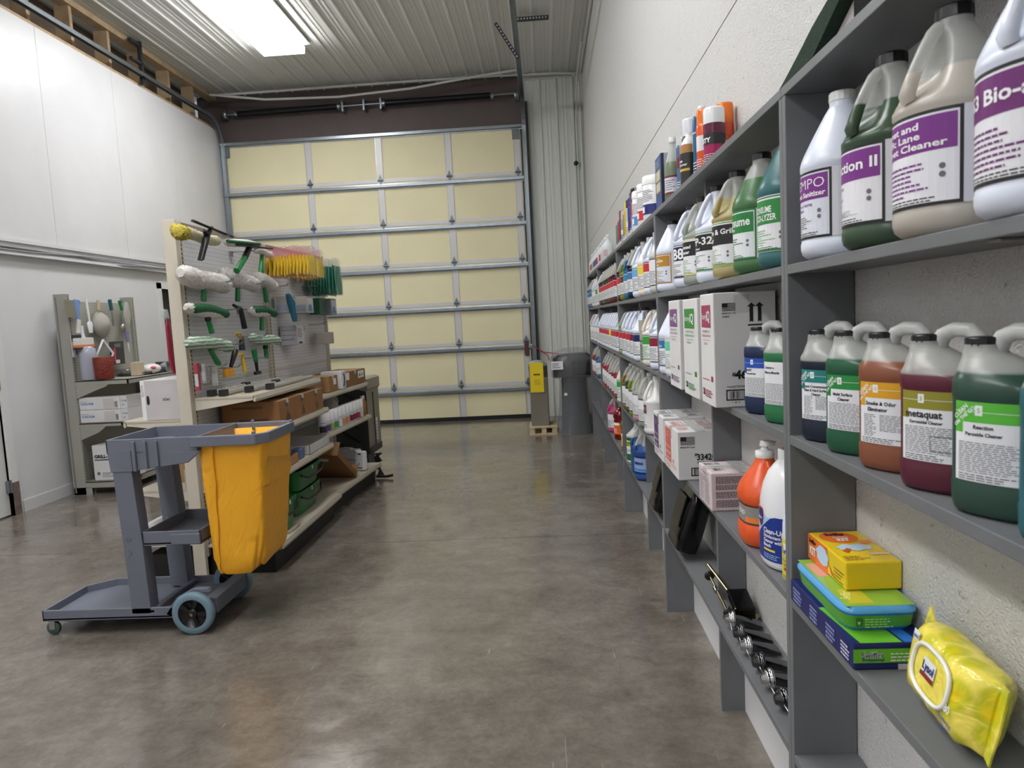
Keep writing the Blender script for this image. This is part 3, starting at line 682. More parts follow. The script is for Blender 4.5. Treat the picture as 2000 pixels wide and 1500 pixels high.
def twol_label(sp):
    m=MB();sf=se_surf(.0600,.0545,-PI/2+.20,2.8);c=col(sp['c']);v0,v1=.046,.148;u0,u1=-.060,.068
    put_rect(m,sf,u0,v0,u1,v1,col('E6E7EC'),.0004,.004)
    put_rect(m,sf,u0,v1-.026,u1-.020,v1,c,.0006,.004)
    put_rect(m,sf,u0,.135-.0,u1-.02,.1356,WPR,.0008,.004)
    put_rect(m,sf,u0,v1-.04,u0+.012,v1-.02,c,.0006,.004)
    # fading bars down the right of the colour panel
    a=u1-.032;b=u1-.020;vv=v1-.027;h=.0085
    for k in range(16):
        put_rect(m,sf,a,vv-h,b,vv,c,.0006,.006);vv-=h+.0011+.0002*k;h=max(.0008,h*.80)
        if vv<v0+.006:break
    put_rect(m,sf,u1-.020,v0,u1+.028,v1,col('C9C9D4'),.0005,.004)
    put_lines(m,sf,u1-.017,v1-.018,u1+.024,v0+.006,22,col('55565E'),.0009,.6,rag=.1)
    put_text(m,sf,'S',u0+.030,v1-.015,.009,WPR,off=.001,bold=.02)
    put_rect(m,sf,u0+.028,v1-.017,u0+.037,v1-.004,col('EDEFEF'),.0008,.004)
    put_text(m,sf,'S',u0+.0305,v1-.014,.007,c,off=.001,bold=.02)
    if sp.get('clean',True):
        put_text(m,sf,'CLEAN',u0+.001,v1-.024,.006,WPR,rot=.75,off=.001)
        put_text(m,sf,'ON THE GO',u0+.001,v1-.034,.005,WPR,rot=.75,off=.001)
    T=sp['t']
    for tx,uu,vv,sz in T:put_text(m,sf,tx,uu,vv,sz,BLK,off=.001,bold=.03)
    if sp.get('n'):
        put_text(m,sf,sp['n'],u1-.049,v1-.045,.014,BLK,off=.001,bold=.045);put_text(m,sf,sp['n'],u1-.049,v1-.045,.014,col('E6E7EC'),off=.0014,bold=.0)
    if sp.get('two'):
        put_lines(m,sf,u0+.010,v1-.052,u0+.034,v0+.012,13,GRYP,.0009);put_lines(m,sf,u0+.040,v1-.052,u1-.042,v0+.022,11,GRYP,.0009)
    else:put_lines(m,sf,u0+.006,v1-.050,u1-.036,v0+.012,15,GRYP,.0009,rag=.3)
    if sp.get('box'):put_frame(m,sf,-.014,.062,.030,.084,.0006,BLK,.0012,.006)
    put_lines(m,sf,u0+.006,v0+.011,u1-.04,v0+.002,3,BLK,.0009,rag=.4)
    return m
def twolitre(x,y,z,body,sp,label,group,az=120,cat='bottle'):
    t=thing('dilution_bottle',(x,y,z+.0008),label,cat,group,rz=PI+math.radians(az))
    link(twol_body(body),'body',t);link(handle_mesh('two',NAT),'handle',t)
    c=link(cap_mesh(.0225,.213,.0145,CAPB),'cap',t);c.location=(-.032,0,0)
    if sp:twol_label(sp).build('label',t,fix=False)
    return t
B=[(1551,('2A3446',.166),dict(c='1B7E7C',n='3',two=True,t=[('Super Concentrated',-.050,.112,.0050),('Glass & Hard Surface',-.050,.104,.0050),('Cleaner',-.030,.096,.0050)]),'two litre bottle of dark navy liquid with teal label numbered 3'),
 (1611,('2F6B4C',.178),dict(c='208A3E',n='4',t=[('Multi Surface',-.042,.110,.0056),('Cleaner',-.032,.101,.0056)]),'two litre bottle of green liquid with green label numbered 4'),
 (1675,('A0644A',.182),dict(c='DBA21C',n='5',two=True,t=[('Smoke & Odor',-.046,.110,.0062),('Eliminator',-.042,.100,.0062)]),'two litre bottle of orange brown liquid with amber label numbered 5'),
 (1755,('6E3244',.172),dict(c='8F8A2A',clean=False,box=True,t=[('metaquat',-.052,.110,.0105),('Germicidal Cleaner',-.046,.101,.0045)]),'two litre bottle of wine red liquid with olive metaquat label'),
 (1855,('3E5C50',.184),dict(c='58B83A',n='8',t=[('Reaction',-.034,.114,.0050),('Peroxide Cleaner',-.044,.105,.0045)]),'two litre bottle of dark green liquid with lime green label'),
 (1985,('3F7884',.176),dict(c='E4D21E',n='1',t=[('Lemon Cleaner',-.042,.110,.006)]),'two litre bottle of teal liquid with yellow label, cut by the photo edge')]
for px,(c,f),sp,lb in B:
    y=min(1.466,place(px,z3+.1,.066,.068))
    twolitre(.068,y,z3,liquid('dilution_'+c,c,f),sp,lb,'two litre dilution bottles on the nearest middle shelf')
y=place(1452,z3+.1,.066,.068);twolitre(.068,y,z3,liquid('dilution_blue','2C3A5E',.178),dict(c='1E4FB0',t=[('NABC',-.050,.114,.006),('Concentrate',-.050,.105,.005)],clean=False),'two litre bottle of deep blue liquid in front of the grey carton side','two litre bottles beside the cartons')
y=place(1490,z3+.1,.066,.068);twolitre(.068,y,z3,liquid('dilution_green','3B8A5A',.170),dict(c='E6E7EC',t=[('Consume',-.055,.132,.006),('Micro-Muscle',-.055,.120,.0062)],clean=False),'two litre bottle of bright green liquid half hidden by the main upright','two litre bottles beside the cartons')
# ---------------------------------------------------------------- cartons and other goods on the grey shelves
CWH=mat('white_carton','D9D8D8',.6,noise=.02,nscale=10);CIN=mat('carton_seam_line','3A3835',.8);TAPE=mat('clear_tape','C6C6C4',.25)
BRN=mat('brown_cardboard','A07A52',.7,noise=.05,nscale=10)
def carton(name,x0,y0,x1,y1,z0,h,label,cat='box',group=None,tape=True,mt=CWH,front=None,near=None,top=None,rz=0,side=None,rot=None):
    """box thing; front = face towards -X, near = face towards -Y. callbacks draw in metres from the lower left as read"""
    cx,cy=(x0+x1)/2,(y0+y1)/2;t=thing(name,(cx,cy,z0+.0006),label,cat,group,rz=rz,rot=rot);a,b=(x1-x0)/2,(y1-y0)/2
    m=MB();m.rbox(-a,-b,0,a,b,h,mt,min(.003,h*.1));m.build('body',t)
    m=MB()
    if tape:m.box(-a+.004,-.0012,h,a-.004,.0012,h+.0004,CIN)  # thin dark line along the middle of the carton top
    if top!='notape' and tape:m.box(-a-.0004,-.024,h-.045,a+.0004,.024,h+.0008,TAPE)
    if front:front(m,plane_surf((-a,b,0),(0,-1,0),(0,0,1),(-1,0,0)),2*b,h)
    if near:near(m,plane_surf((-a,-b,0),(1,0,0),(0,0,1),(0,-1,0)),2*a,h)
    if callable(top):top(m,plane_surf((-a,-b,h),(1,0,0),(0,1,0),(0,0,1)),2*a,2*b)
    m.build('printing',t,fix=False)
    return t
def flag(m,s,u,v,w_,h_):
    c=BLK
    put_rect(m,s,u,v+h_*.45,u+w_*.42,v+h_,c,.0008,1)
    for k in range(7):
        put_rect(m,s,u+(w_*.42 if k>2 else 0),v+h_*k/6.5,u+w_,v+h_*k/6.5+h_*.075,c,.0008,1)
def foam(c,l1,l2):
    cm=col(c)
    def f(m,s,W,H):
        put_rect(m,s,W*.12,H*.70,W*.80,H*.90,cm,.0008,1)
        put_text(m,s,'foamy',W*.15,H*.775,.018,WPR,w=W*.34,off=.0012,bold=0,step=0);put_text(m,s,'iQ',W*.50,H*.76,.030,WPR,w=W*.25,off=.0012,bold=.02,step=0)
        put_text(m,s,l1,W*.46,H*.655,.0075,cm,w=W*.55,align='c',off=.001,bold=0,step=0);put_text(m,s,l2,W*.46,H*.615,.0075,cm,w=W*.66,align='c',off=.001,bold=0,step=0)
        put_rect(m,s,W*.2,H*.585,W*.74,H*.588,cm,.0008,1);put_lines(m,s,W*.28,H*.57,W*.66,H*.545,2,cm,.0008)
        put_lines(m,s,W*.10,H*.245,W*.66,H*.225,1,cm,.0008);put_rect(m,s,W*.76,H*.22,W*.9,H*.27,cm,.0008,1)
        put_frame(m,s,W*.12,H*.08,W*.26,H*.14,.004,cm,.0008,1);put_rect(m,s,W*.18,H*.08,W*.26,H*.14,cm,.0008,1)
        put_lines(m,s,W*.30,H*.14,W*.88,H*.07,4,cm,.0008,.6)
    return f
def side3(m,s,W,H):
    flag(m,s,W*.14,H*.84,.038,.022);put_text(m,s,'MADE IN U.S.A.',W*.14,H*.815,.0042,BLK,off=.001,step=0);put_text(m,s,'344600',W*.14,H*.785,.0048,BLK,off=.001,step=0)
    put_rect(m,s,W*.33,H*.82,W*.58,H*.975,TAPE,.0004,1)
    for k in(.61,.74):
        c=W*k
        m.add([s(c-.005,H*.735,.0008),s(c,H*.745,.0008),s(c+.005,H*.735,.0008),s(c+.005,H*.87,.0008),s(c+.012,H*.87,.0008),s(c,H*.905,.0008),s(c-.012,H*.87,.0008),s(c-.005,H*.87,.0008)],[(0,1,2,3,4,5,6,7)],BLK)
    put_rect(m,s,W*.55,H*.705,W*.82,H*.718,BLK,.0008,1)
    put_text(m,s,'#',W*.28,H*.275,.012,BLK,off=.001,step=0);put_text(m,s,'4600',W*.325,H*.25,.024,BLK,off=.001,bold=.04,step=0)
    put_text(m,s,'foamyiQ CRANBERRY ICE',W*.20,H*.175,.005,BLK,off=.001,bold=.01,step=0)
    put_frame(m,s,W*.18,H*.06,W*.62,H*.155,.0035,BLK,.0008,1);put_bars(m,s,W*.23,H*.075,W*.60,H*.14,BLK,n=22);put_text(m,s,'1  07  5',W*.28,H*.035,.005,BLK,off=.001,step=0)
carton('hand_wash_carton',-.046,2.01,.128,2.175,z3,.326,'white carton with a crimson square logo, showing its grey side with two upward arrows','box','foaming soap cartons',front=foam('A0325A','CRANBERRY ICE','FOAMING HANDWASH'),near=side3,top='notape')
carton('hand_wash_carton',-.050,2.200,.138,2.425,z3,.318,'white carton with a green square logo between the purple and crimson ones','box','foaming soap cartons',front=foam('2F8A34','E2 SANITIZING','E2 SANITIZING HANDWASH'),top='notape')
carton('hand_wash_carton',-.046,2.510,.138,2.72,z3,.320,'white carton with a purple square logo, farthest of the tall cartons','box','foaming soap cartons',front=foam('7A4A86','GREEN SOLUTIONS','HAND CLEANSER'),top='notape')
def plab(c):
    cm=col(c)
    def f(m,s,W,H):
        put_rect(m,s,W*.08,H*.20,W*.50,H*.93,cm,.0008,1)
        put_text(m,s,'S',W*.24,H*.74,.02,WPR,off=.001,step=0)
        put_text(m,s,'Lotion',W*.12,H*.50,.012,WPR,w=W*.33,off=.001,bold=0,step=0);put_text(m,s,'HAND SOAP',W*.12,H*.36,.010,WPR,w=W*.33,off=.001,bold=.02,step=0)
        put_lines(m,s,W*.14,H*.30,W*.45,H*.24,2,WPR,.001);put_lines(m,s,W*.1,H*.17,W*.5,H*.05,4,cm,.0008);put_rect(m,s,W*.62,H*.26,W*.7,H*.33,cm,.0008,1);put_lines(m,s,W*.55,H*.24,W*.95,H*.16,2,cm,.0008)
    return f
def ptop(c):
    cm=col(c)
    def f(m,s,W,H):
        put_rect(m,s,W*.40,0,W*.62,H,TAPE,.0006,1)
        for a,b in((.08,.34),(.66,.94)):
            put_bars(m,s,W*a,H*.55,W*(a+.12),H*.88,cm,.001,6);put_frame(m,s,W*(a+.14),H*.55,W*b,H*.88,.004,cm,.001,1);put_lines(m,s,W*a,H*.4,W*b,H*.15,3,cm,.001)
    return f
def pside(m,s,W,H):
    flag(m,s,W*.06,H*.73,.055,.031);put_text(m,s,'MADE IN U.S.A.',W*.06,H*.665,.006,BLK,off=.001,bold=.03,step=0)
    put_text(m,s,'#',W*.36,H*.50,.012,BLK,off=.001,step=0);put_text(m,s,'334206',W*.41,H*.41,.024,BLK,w=.085,off=.001,bold=.03,step=0);put_text(m,s,'SPARTAN CHEMICAL',W*.41,H*.34,.008,BLK,w=.092,off=.001,bold=.01,step=0)
    put_frame(m,s,W*.28,H*.08,W*.9,H*.255,.004,BLK,.0008,1);put_bars(m,s,W*.34,H*.10,W*.86,H*.235,BLK,n=20);put_text(m,s,'1  07',W*.4,H*.03,.005,BLK,off=.001,step=0)
carton('soap_carton',-.035,2.675,.140,2.968,z4,.188,'white carton with salmon pink panel and number 334206 on its side','box','short soap cartons',front=plab('D5675E'),near=pside,top=ptop('D5756C'))
carton('soap_carton',-.036,2.995,.140,3.262,z4,.196,'white carton with a dark purple panel beside the double upright','box','short soap cartons',front=plab('5E3A72'),top=ptop('5E4A6A'))
PKC=mat('pinkish_carton','D3C4C8',.6)
def scope(m,s,W,H):
    for k,(a,b) in enumerate(((.92,.72),(.70,.56),(.52,.34),(.30,.10))):put_lines(m,s,W*.1,H*a,W*.86,H*b,int((a-b)*36),col('5A4A50'),.0008,.6,rag=.1)
    put_frame(m,s,W*.88,H*.6,W*1.0,H*.85,.002,col('9A3A4A'),.0008,1)
def sfront(m,s,W,H):
    put_lines(m,s,W*.1,H*.8,W*.45,H*.1,14,GRYP,.0008);put_lines(m,s,W*.5,H*.8,W*.9,H*.1,14,GRYP,.0008);put_lines(m,s,W*.2,H*.93,W*.8,H*.87,1,col('B04A4A'),.0008)
def stop(m,s,W,H):
    put_rect(m,s,W*.62,0,W*.9,H,TAPE,.0006,1);put_bars(m,s,W*.08,H*.70,W*.42,H*.9,BLK,.001,14);put_text(m,s,'70280015',W*.12,H*.50,.008,BLK,off=.001,step=0);put_bars(m,s,W*.12,H*.2,W*.4,H*.4,BLK,.001,10)
carton('wipe_carton',-.011,2.24,.135,2.42,z4,.124,'small pinkish white carton printed with tiny directions beside the orange jug','box',mt=PKC,front=sfront,near=scope,top=stop)
# orange pump jug
def shaped(name,loc,rings,mt,label,cat,rz=0,group=None,N=40):
    t=thing(name,loc,label,cat,group,rz=rz);m=MB();m.loft([ring(*r,N=N) for r in rings],mt);m.build('body',t);return t
ORG=mat('orange_jug_plastic','E25A2A',.3)
t=shaped('pump_jug',(.064,1.925,z4+.001),[(0,.055,.058,0,0,2.6),(.004,.064,.066,0,0,2.6),(.02,.070,.072,0,0,2.8),(.058,.070,.072,0,0,2.8),(.064,.066,.068,0,0,2.8),(.118,.066,.068,0,0,2.8),(.124,.071,.074,0,0,2.6),(.145,.073,.075,0,0,2.4),(.170,.066,.066,0,0,2.1),(.200,.045,.048,0,0,2),(.222,.030,.032,0,0,2),(.232,.025,.025,0,0,2),(.238,.024,.024,0,0,2)],ORG,'bright orange pump jug with grey label next to the large white bleach bottle','jug')
m=MB();sf=se_surf(.0665,.0685,PI+.35,2.8);put_rect(m,sf,-.06,.066,.06,.116,col('8C8A86'),.0006,.004);put_rect(m,sf,-.06,.113,.06,.117,col('5A2A20'),.001,.004);put_rect(m,sf,-.06,.064,.06,.068,col('5A2A20'),.001,.004)
put_text(m,sf,'GOJO',-.045,.088,.012,WPR,off=.0012,bold=.02);put_rect(m,sf,.0,.070,.05,.084,col('E8843A'),.001,.004);m.build('label',t,fix=False)
m=MB();m.tube([(.0,-.040,.165),(-.0,-.052,.185),(.0,-.046,.212),(0,-.028,.228)],.009,ORG,10);m.build('handle',t)
m=MB();m.lathe([(.024,.238),(.025,.240),(.0245,.256),(.014,.258),(.009,.262),(.009,.270)],CAPW,n=20);m.loft([ring(.270,.020,.014,.006,0,2.2,20),ring(.280,.022,.014,.010,0,2.2,20),ring(.284,.014,.010,.004,0,2.2,20)],CAPW);m.build('pump',t)
BLW=mat('bleach_white_plastic','E6E6E8',.22)
t=shaped('bleach_bottle',(.068,1.752,z4+.001),[(0,.055,.064,0,0,2.4),(.004,.062,.072,0,0,2.4),(.015,.066,.077,0,0,2.4),(.12,.066,.077,0,0,2.4),(.165,.065,.076,0,0,2.3),(.205,.058,.068,0,0,2.2),(.235,.046,.056,0,0,2.1),(.255,.032,.040,0,0,2),(.265,.024,.026,0,0,2),(.272,.021,.021,0,0,2)],BLW,'tall glossy white bleach bottle with a dark blue curved label','bottle')
m=MB();m.lathe([(.0235,.270),(.0235,.292),(.022,.294),(.0001,.294)],CAPW,n=28);m.build('cap',t)
m=MB();m.tube([(.045,-.02,.235),(.062,-.03,.205),(.066,-.03,.165),(.060,-.02,.135)],.009,BLW,10);m.build('handle',t)
m=MB();sf=se_surf(.0662,.0772,PI+.55,2.4);NB=col('16348C');LB=col('A9CBE8')
us=[-.075+.0125*i for i in range(13)]
def blab(u):return .115+.028*math.sin((u+.02)*22)-.0*u
vs=[sf(u,.022,.0008) for u in us]+[sf(u,min(.135,.075+max(0,(u+.075))*.75),.0008) for u in us];n=len(us);m.add(vs,[(i,i+1,n+i+1,n+i) for i in range(n-1)],NB)
vs=[sf(u,min(.135,.075+max(0,(u+.075))*.75),.0007) for u in us[:8]]+[sf(u,.150-.004*i,.0007) for i,u in enumerate(us[:8])];n=8;m.add(vs,[(i,i+1,n+i+1,n+i) for i in range(n-1)],LB)
m.add([sf(-.050+a*.019,.125+b*.024,.0016) for a,b in((-1,.3),(-.6,1),(.6,1),(1,.3),(.7,-.7),(0,-1.1),(-.7,-.7))],[tuple(range(7))],col('B3263A'))
m.add([sf(-.050+a*.015,.125+b*.019,.002) for a,b in((-1,.3),(-.6,1),(.6,1),(1,.3),(.7,-.7),(0,-1.1),(-.7,-.7))],[tuple(range(7))],NB)
put_text(m,sf,'Clorox',-.063,.120,.008,WPR,w=.026,off=.003,bold=.02,step=0)
for k,(tx,sz) in enumerate((('Clean-Up',.0125),('Disinfectant',.0085),('Cleaner with',.0085),('Bleach',.0085))):put_text(m,sf,tx,-.030,.092-k*.0115,sz,WPR,off=.0016,bold=.02)
put_rect(m,sf,-.03,.047,.012,.052,col('E8D23A'),.0014,.006);put_lines(m,sf,-.030,.042,.03,.028,3,LB,.0014);m.build('label',t,fix=False)
t=shaped('disinfectant_bottle',(.066,1.630,z4+.001),[(0,.040,.036,0,0,2.4),(.004,.047,.042,0,0,2.4),(.03,.050,.045,0,0,2.4),(.11,.051,.046,0,0,2.4),(.14,.050,.045,0,0,2.4),(.165,.045,.040,0,0,2.2),(.19,.033,.030,0,0,2),(.205,.018,.018,0,0,2)],mat('pale_blue_white_plastic','DDE4F2',.25),'white bottle with a yellow green label, squeezed against the main grey upright','bottle')
m=MB();sf=se_surf(.0512,.0462,PI+.7,2.4);put_rect(m,sf,-.055,.006,.06,.105,col('D8CF3E'),.0008,.005);put_rect(m,sf,-.035,.066,.0,.095,col('E8E8EA'),.001,.005);put_text(m,sf,'Lysol',-.038,.072,.013,col('1F2E6E'),w=.036,off=.0016,bold=.03);put_text(m,sf,'Deodorizing',-.04,.052,.0065,col('7A2A3A'),off=.0014,bold=.01);put_text(m,sf,'Cleaner',-.036,.042,.0065,col('7A2A3A'),off=.0014,bold=.01)
put_rect(m,sf,-.032,.030,.0,.038,col('B5432A'),.0014,.006);put_lines(m,sf,-.04,.022,.03,.008,3,col('2A3A7E'),.0014);m.build('label',t,fix=False)
m=MB();m.lathe([(.019,.204),(.019,.224),(.0001,.224)],CAPW,n=24);m.build('cap',t)
# wall-mounted style dispensers leaning on the low shelf
GLB=mat('gloss_black','09090A',.14,spec=.35);SMK=mat('smoke_window','131312',.15,spec=.4)
def dispenser(y,label,W=.24,rz=0):
    t=thing('soap_dispenser',(-.038,y,z5+.05),label,'dispenser','black dispensers on the low shelf',rot=(0,.30,rz))
    m=MB();m.loft([ring(0,.036,W*.42,.045,0,5,40),ring(.006,.046,W*.47,.048,0,5,40),ring(.06,.050,W*.5,.05,0,5,40),ring(.2,.048,W*.5,.052,0,5,40),ring(.255,.040,W*.47,.056,0,4.5,40),ring(.272,.028,W*.4,.062,0,4,40)],GLB);m.build('housing',t)
    m=MB();m.rbox(-.006,-W*.3,.09,.004,W*.3,.22,SMK,.003);m.build('window',t)
    m=MB();m.cyl((.05,0,-.02),(.05,0,.004),.014,GLB,14);m.build('nozzle',t)
    return t
dispenser(2.90,'glossy black soap dispenser leaning on the low shelf under the salmon carton');dispenser(3.47,'glossy black soap dispenser half hidden behind the double upright',.2)
# nickel and brass hardware
CHR=mat('chrome','B9B9BC',.08,1);CHD=mat('dark_chrome','57585B',.12,1);BRS=mat('brass','B5A377',.16,1);RUB=mat('rubber_black','141416',.4)
def holder(x,y,label,rz=0,flip=False):
    t=thing('toilet_roll_holder',(x,y,z5+.0295),label,'toilet roll holder','chrome toilet roll holders on the low shelf',rz=rz)
    m=MB();m.M=Matrix.Rotation(PI/2,4,'Y')@Matrix.Rotation(PI,4,'X')
    m.lathe([(.001,-.004),(.027,-.004),(.0285,0),(.027,.004),(.022,.006),(.0235,.010),(.022,.014),(.016,.016),(.012,.026),(.0001,.028)],CHR if not flip else CHD,n=28);m.build('rosette',t)
    m=MB();m.loft([[(.004,-.011,-.014),(.004,.011,-.014),(.004,.011,.012),(.004,-.011,.012)],[(.05,-.020,-.018),(.05,.020,-.018),(.05,.020,.0),(.05,-.020,.0)],[(.085,-.022,-.022),(.085,.022,-.022),(.085,.022,-.012),(.085,-.022,-.012)]],CHD,True,False);m.build('arm',t,bevel=.002)
    m=MB();m.tube([(-.010,0,.0),(-.012,-.03,-.004),(-.010,-.055,-.012)],.0022,CHR,8);m.build('spindle',t)
    return t
for k,(x,y,fl,d) in enumerate([(.036,2.185,False,'chrome roll holder nearest the black and brass bracket'),(.036,2.085,True,'dark polished roll holder second from the brass bracket'),(.034,2.005,False,'chrome ringed roll holder third from the brass bracket'),(.040,1.905,True,'flat dark disc roll holder fourth from the brass bracket'),(.036,1.815,False,'rounded chrome roll holder fifth from the brass bracket'),(.040,1.715,True,'dark roll holder partly behind the main grey upright')]):holder(x,y,d,rz=-.15+.05*k,flip=fl)
t=thing('grab_bracket',(.066,2.285,z5+.014),'black and brass bracket with two rods and round black knobs lying on the low shelf','bracket')
m=MB();m.prism([(-.055,-.06),(.02,-.115),(.068,-.05),(-.01,.03)],'z',0,.006,BRS);m.build('brass_plate',t)
m=MB();m.M=Matrix.Rotation(.25,4,'X');m.rbox(-.015,-.05,.012,.055,.06,.045,GLB,.006);m.box(-.017,-.03,.02,.0,.035,.034,CHD);m.build('clamp_body',t)
m=MB();m.tube([(.004,.02,.035),(-.046,.165,.10)],.0075,BRS,8,flat=.6);m.build('flat_arm',t)
m=MB();m.cyl((-.035,-.045,.018),(-.048,.13,.068),.0045,BRS,10);m.cyl((-.044,.055,.044),(-.045,.075,.05),.009,CHR,12);m.build('rod',t)
for p in((-.034,-.058,.018),(-.049,.138,.070)):
    m=MB();m.sphere(p,.018,RUB,16,(1,.45,1));m.build('knob',t)
t=thing('wall_outlet',(XW-.001,1.87,.545),'white duplex wall outlet low behind the chrome holders','outlet')
m=MB();m.rbox(-.006,-.035,-.057,0,.035,.057,mat('outlet_white','DADAD8',.35),.002)
m.build('cover_plate',t)
for zz in(-.026,.026):
    m=MB();m.rbox(-.009,-.017,zz-.015,-.005,.017,zz+.015,mat('outlet_face','C9C9C6',.35),.001)
    for a in(-.006,.006):m.box(-.0095,a-.001,zz-.002,-.0088,a+.001,zz+.008,BLK)
    m.box(-.0095,-.002,zz-.011,-.0088,.002,zz-.006,BLK);m.build('receptacle',t)
# duster refill stack, near bay low shelf
NV=mat('navy_carton','1B2462',.4);DG=col('6AB82E');YL=mat('yellow_carton','E6C61C',.35);OR=col('E8732A');SKY=col('7FB6E8')
def nfront(m,s,W,H):
    for a in(.06,.36,.62):put_lines(m,s,W*a,H*.85,W*(a+.16),H*.15,4,col('8E96C8'),.0008,.6)
    put_rect(m,s,W*.84,H*.15,W*.94,H*.8,col('2A3474'),.0008,1);put_lines(m,s,W*.84,H*.8,W*.96,H*.2,4,WPR,.001)
def nnear(m,s,W,H):
    put_rect(m,s,0,H*.28,W,H*.82,DG,.0008,1);put_text(m,s,'Swiffer',W*.10,H*.48,.011,col('F2F4F8'),w=W*.28,off=.0012,bold=.05,step=0);put_text(m,s,'Swiffer',W*.10,H*.48,.011,NV,w=W*.28,off=.0016,bold=.01,step=0);put_text(m,s,'Professional',W*.11,H*.34,.006,NV,w=W*.27,off=.0012,bold=.02,step=0)
    put_lines(m,s,W*.46,H*.72,W*.9,H*.34,3,WPR,.001,.35,rag=.3);put_rect(m,s,W*.55,0,W*.9,H*.22,col('C9C6C6'),.001,1)
def ntop(m,s,W,H):
    put_rect(m,s,0,0,W,H*.5,NV,.0003,1)
    m.add([s(W*.1,.004,.0008),s(W*.62,.004,.0008),s(W*.50,H*.5,.0008),s(W*-.0,H*.5,.0008)],[(0,1,2,3)],DG);m.add([s(W*.65,.004,.0008),s(W*.82,.004,.0008),s(W*.72,H*.5,.0008),s(W*.54,H*.5,.0008)],[(0,1,2,3)],col('2F6FC0'))
carton('cloth_refill_box',-.004,1.215,.136,1.532,z4,.047,'navy and green flat carton at the bottom of the duster stack','box',tape=False,mt=NV,front=nfront,near=nnear,top=ntop)
t=thing('wet_cloth_tub',(.068,1.39,z4+.0482),'green and blue plastic cloth tub between the navy carton and the yellow box','tub')
BT=mat('blue_tub_plastic','2F7FC4',.2);GT=mat('green_tub_film','57A83A',.18)
def rr(z,a,b):return ring(z,a,b,0,0,7,48)
m=MB();m.loft([rr(0,.060,.120),rr(.004,.063,.124),rr(.034,.068,.130),rr(.036,.068,.130)],BT);m.build('tub_body',t)
m=MB();m.loft([rr(.008,.0650,.1262),rr(.031,.0682,.1302)],GT,False);m.build('label_wrap',t)
m=MB();m.loft([rr(.0362,.0705,.1335),rr(.040,.0705,.1335),rr(.044,.067,.130),rr(.047,.0645,.1275)],mat('blue_rim','5AA6DC',.15));m.build('lid_rim',t)
m=MB();s=plane_surf((-.062,-.124,.0474),(1,0,0),(0,1,0),(0,0,1));W,H=.124,.248;put_rect(m,s,0,0,W,H,col('8DB844',.2),.0002,1);put_rect(m,s,W*.1,H*.05,W*.45,H*.32,col('C9C23A',.2),.0004,1);put_text(m,s,'Swiffer',W*.16,H*.12,.018,col('E6E88A'),w=W*.3,off=.0006,step=0,rot=1.2);put_rect(m,s,W*.05,H*.6,W*.4,H*.9,col('D8A48C',.2),.0004,1);m.build('lid_print',t,fix=False)
m=MB();s=plane_surf((-.06,-.1308,0),(1,0,0),(0,0,1),(0,-1,0));put_rect(m,s,.012,.012,.024,.028,col('3A6A34'),.0008,1);put_text(m,s,'✓' if False else 'v',.0145,.016,.008,WPR,off=.0012,step=0);put_lines(m,s,.028,.029,.085,.010,4,col('BFE0B0'),.0008,.3);m.build('side_print',t,fix=False)
def kfront(m,s,W,H):
    put_rect(m,s,0,0,W*.55,H,OR,.0004,1);put_text(m,s,'Swiffer',W*.04,H*.70,.009,BLK,w=W*.2,off=.001,bold=.04,step=0)
    put_text(m,s,'KIT',W*.06,H*.25,.018,WPR,w=W*.17,off=.001,bold=.04,step=0)
    m.add([s(W*.42+W*.16*math.cos(a)*(1+.12*math.sin(7*a)),H*.55+H*.36*math.sin(a),.0012) for a in[2*PI*i/24 for i in range(24)]],[tuple(range(24))],col('BCD6EC'))
    m.add([s(W*.58,H*.5,.0014),s(W*.66,H*.3,.0014),s(W*.74,H*.1,.0014),s(W*.66,H*.15,.0014)],[(0,1,2,3)],col('C2551E'));put_lines(m,s,W*.72,H*.6,W*.97,H*.1,4,col('8A6A14'),.0008,.4)
def ktop(m,s,W,H):
    m.add([s(W*.45+W*.36*math.cos(a),H*.78+H*.19*math.sin(a),.0006) for a in[2*PI*i/28 for i in range(28)]],[tuple(range(28))],OR)
    put_text(m,s,'Swiffer',W*.24,H*.84,.016,BLK,w=W*.40,off=.001,bold=.05,step=0);put_text(m,s,'DUSTERS',W*.33,H*.76,.007,WPR,w=W*.30,off=.001,bold=.02,step=0);put_text(m,s,'KIT',W*.36,H*.66,.015,WPR,w=W*.24,off=.001,bold=.05,step=0)
    m.add([s(W*.5+W*.32*math.cos(a)*(1+.12*math.sin(9*a)),H*.44+H*.10*math.sin(a)*(1+.2*math.sin(7*a)),.0010) for a in[2*PI*i/36 for i in range(36)]],[tuple(range(36))],col('BFD2E4'))
    m.add([s(W*.2,H*.34,.0013),s(W*.34,H*.42,.0013),s(W*.40,H*.38,.0013),s(W*.26,H*.28,.0013)],[(0,1,2,3)],col('C2551E'))
    put_rect(m,s,W*.72,H*.55,W*.95,H*.66,col('E88A50'),.001,1);put_rect(m,s,W*.62,H*.2,W*.98,H*.26,col('E8C9A8'),.001,1);put_lines(m,s,W*.08,H*.2,W*.55,H*.06,3,col('B4862A'),.001,.5)
carton('duster_kit_box',.034,1.335,.140,1.528,z4+.0966,.055,'bright yellow and orange duster kit box on top of the stack','box',tape=False,mt=YL,front=kfront,top=ktop)
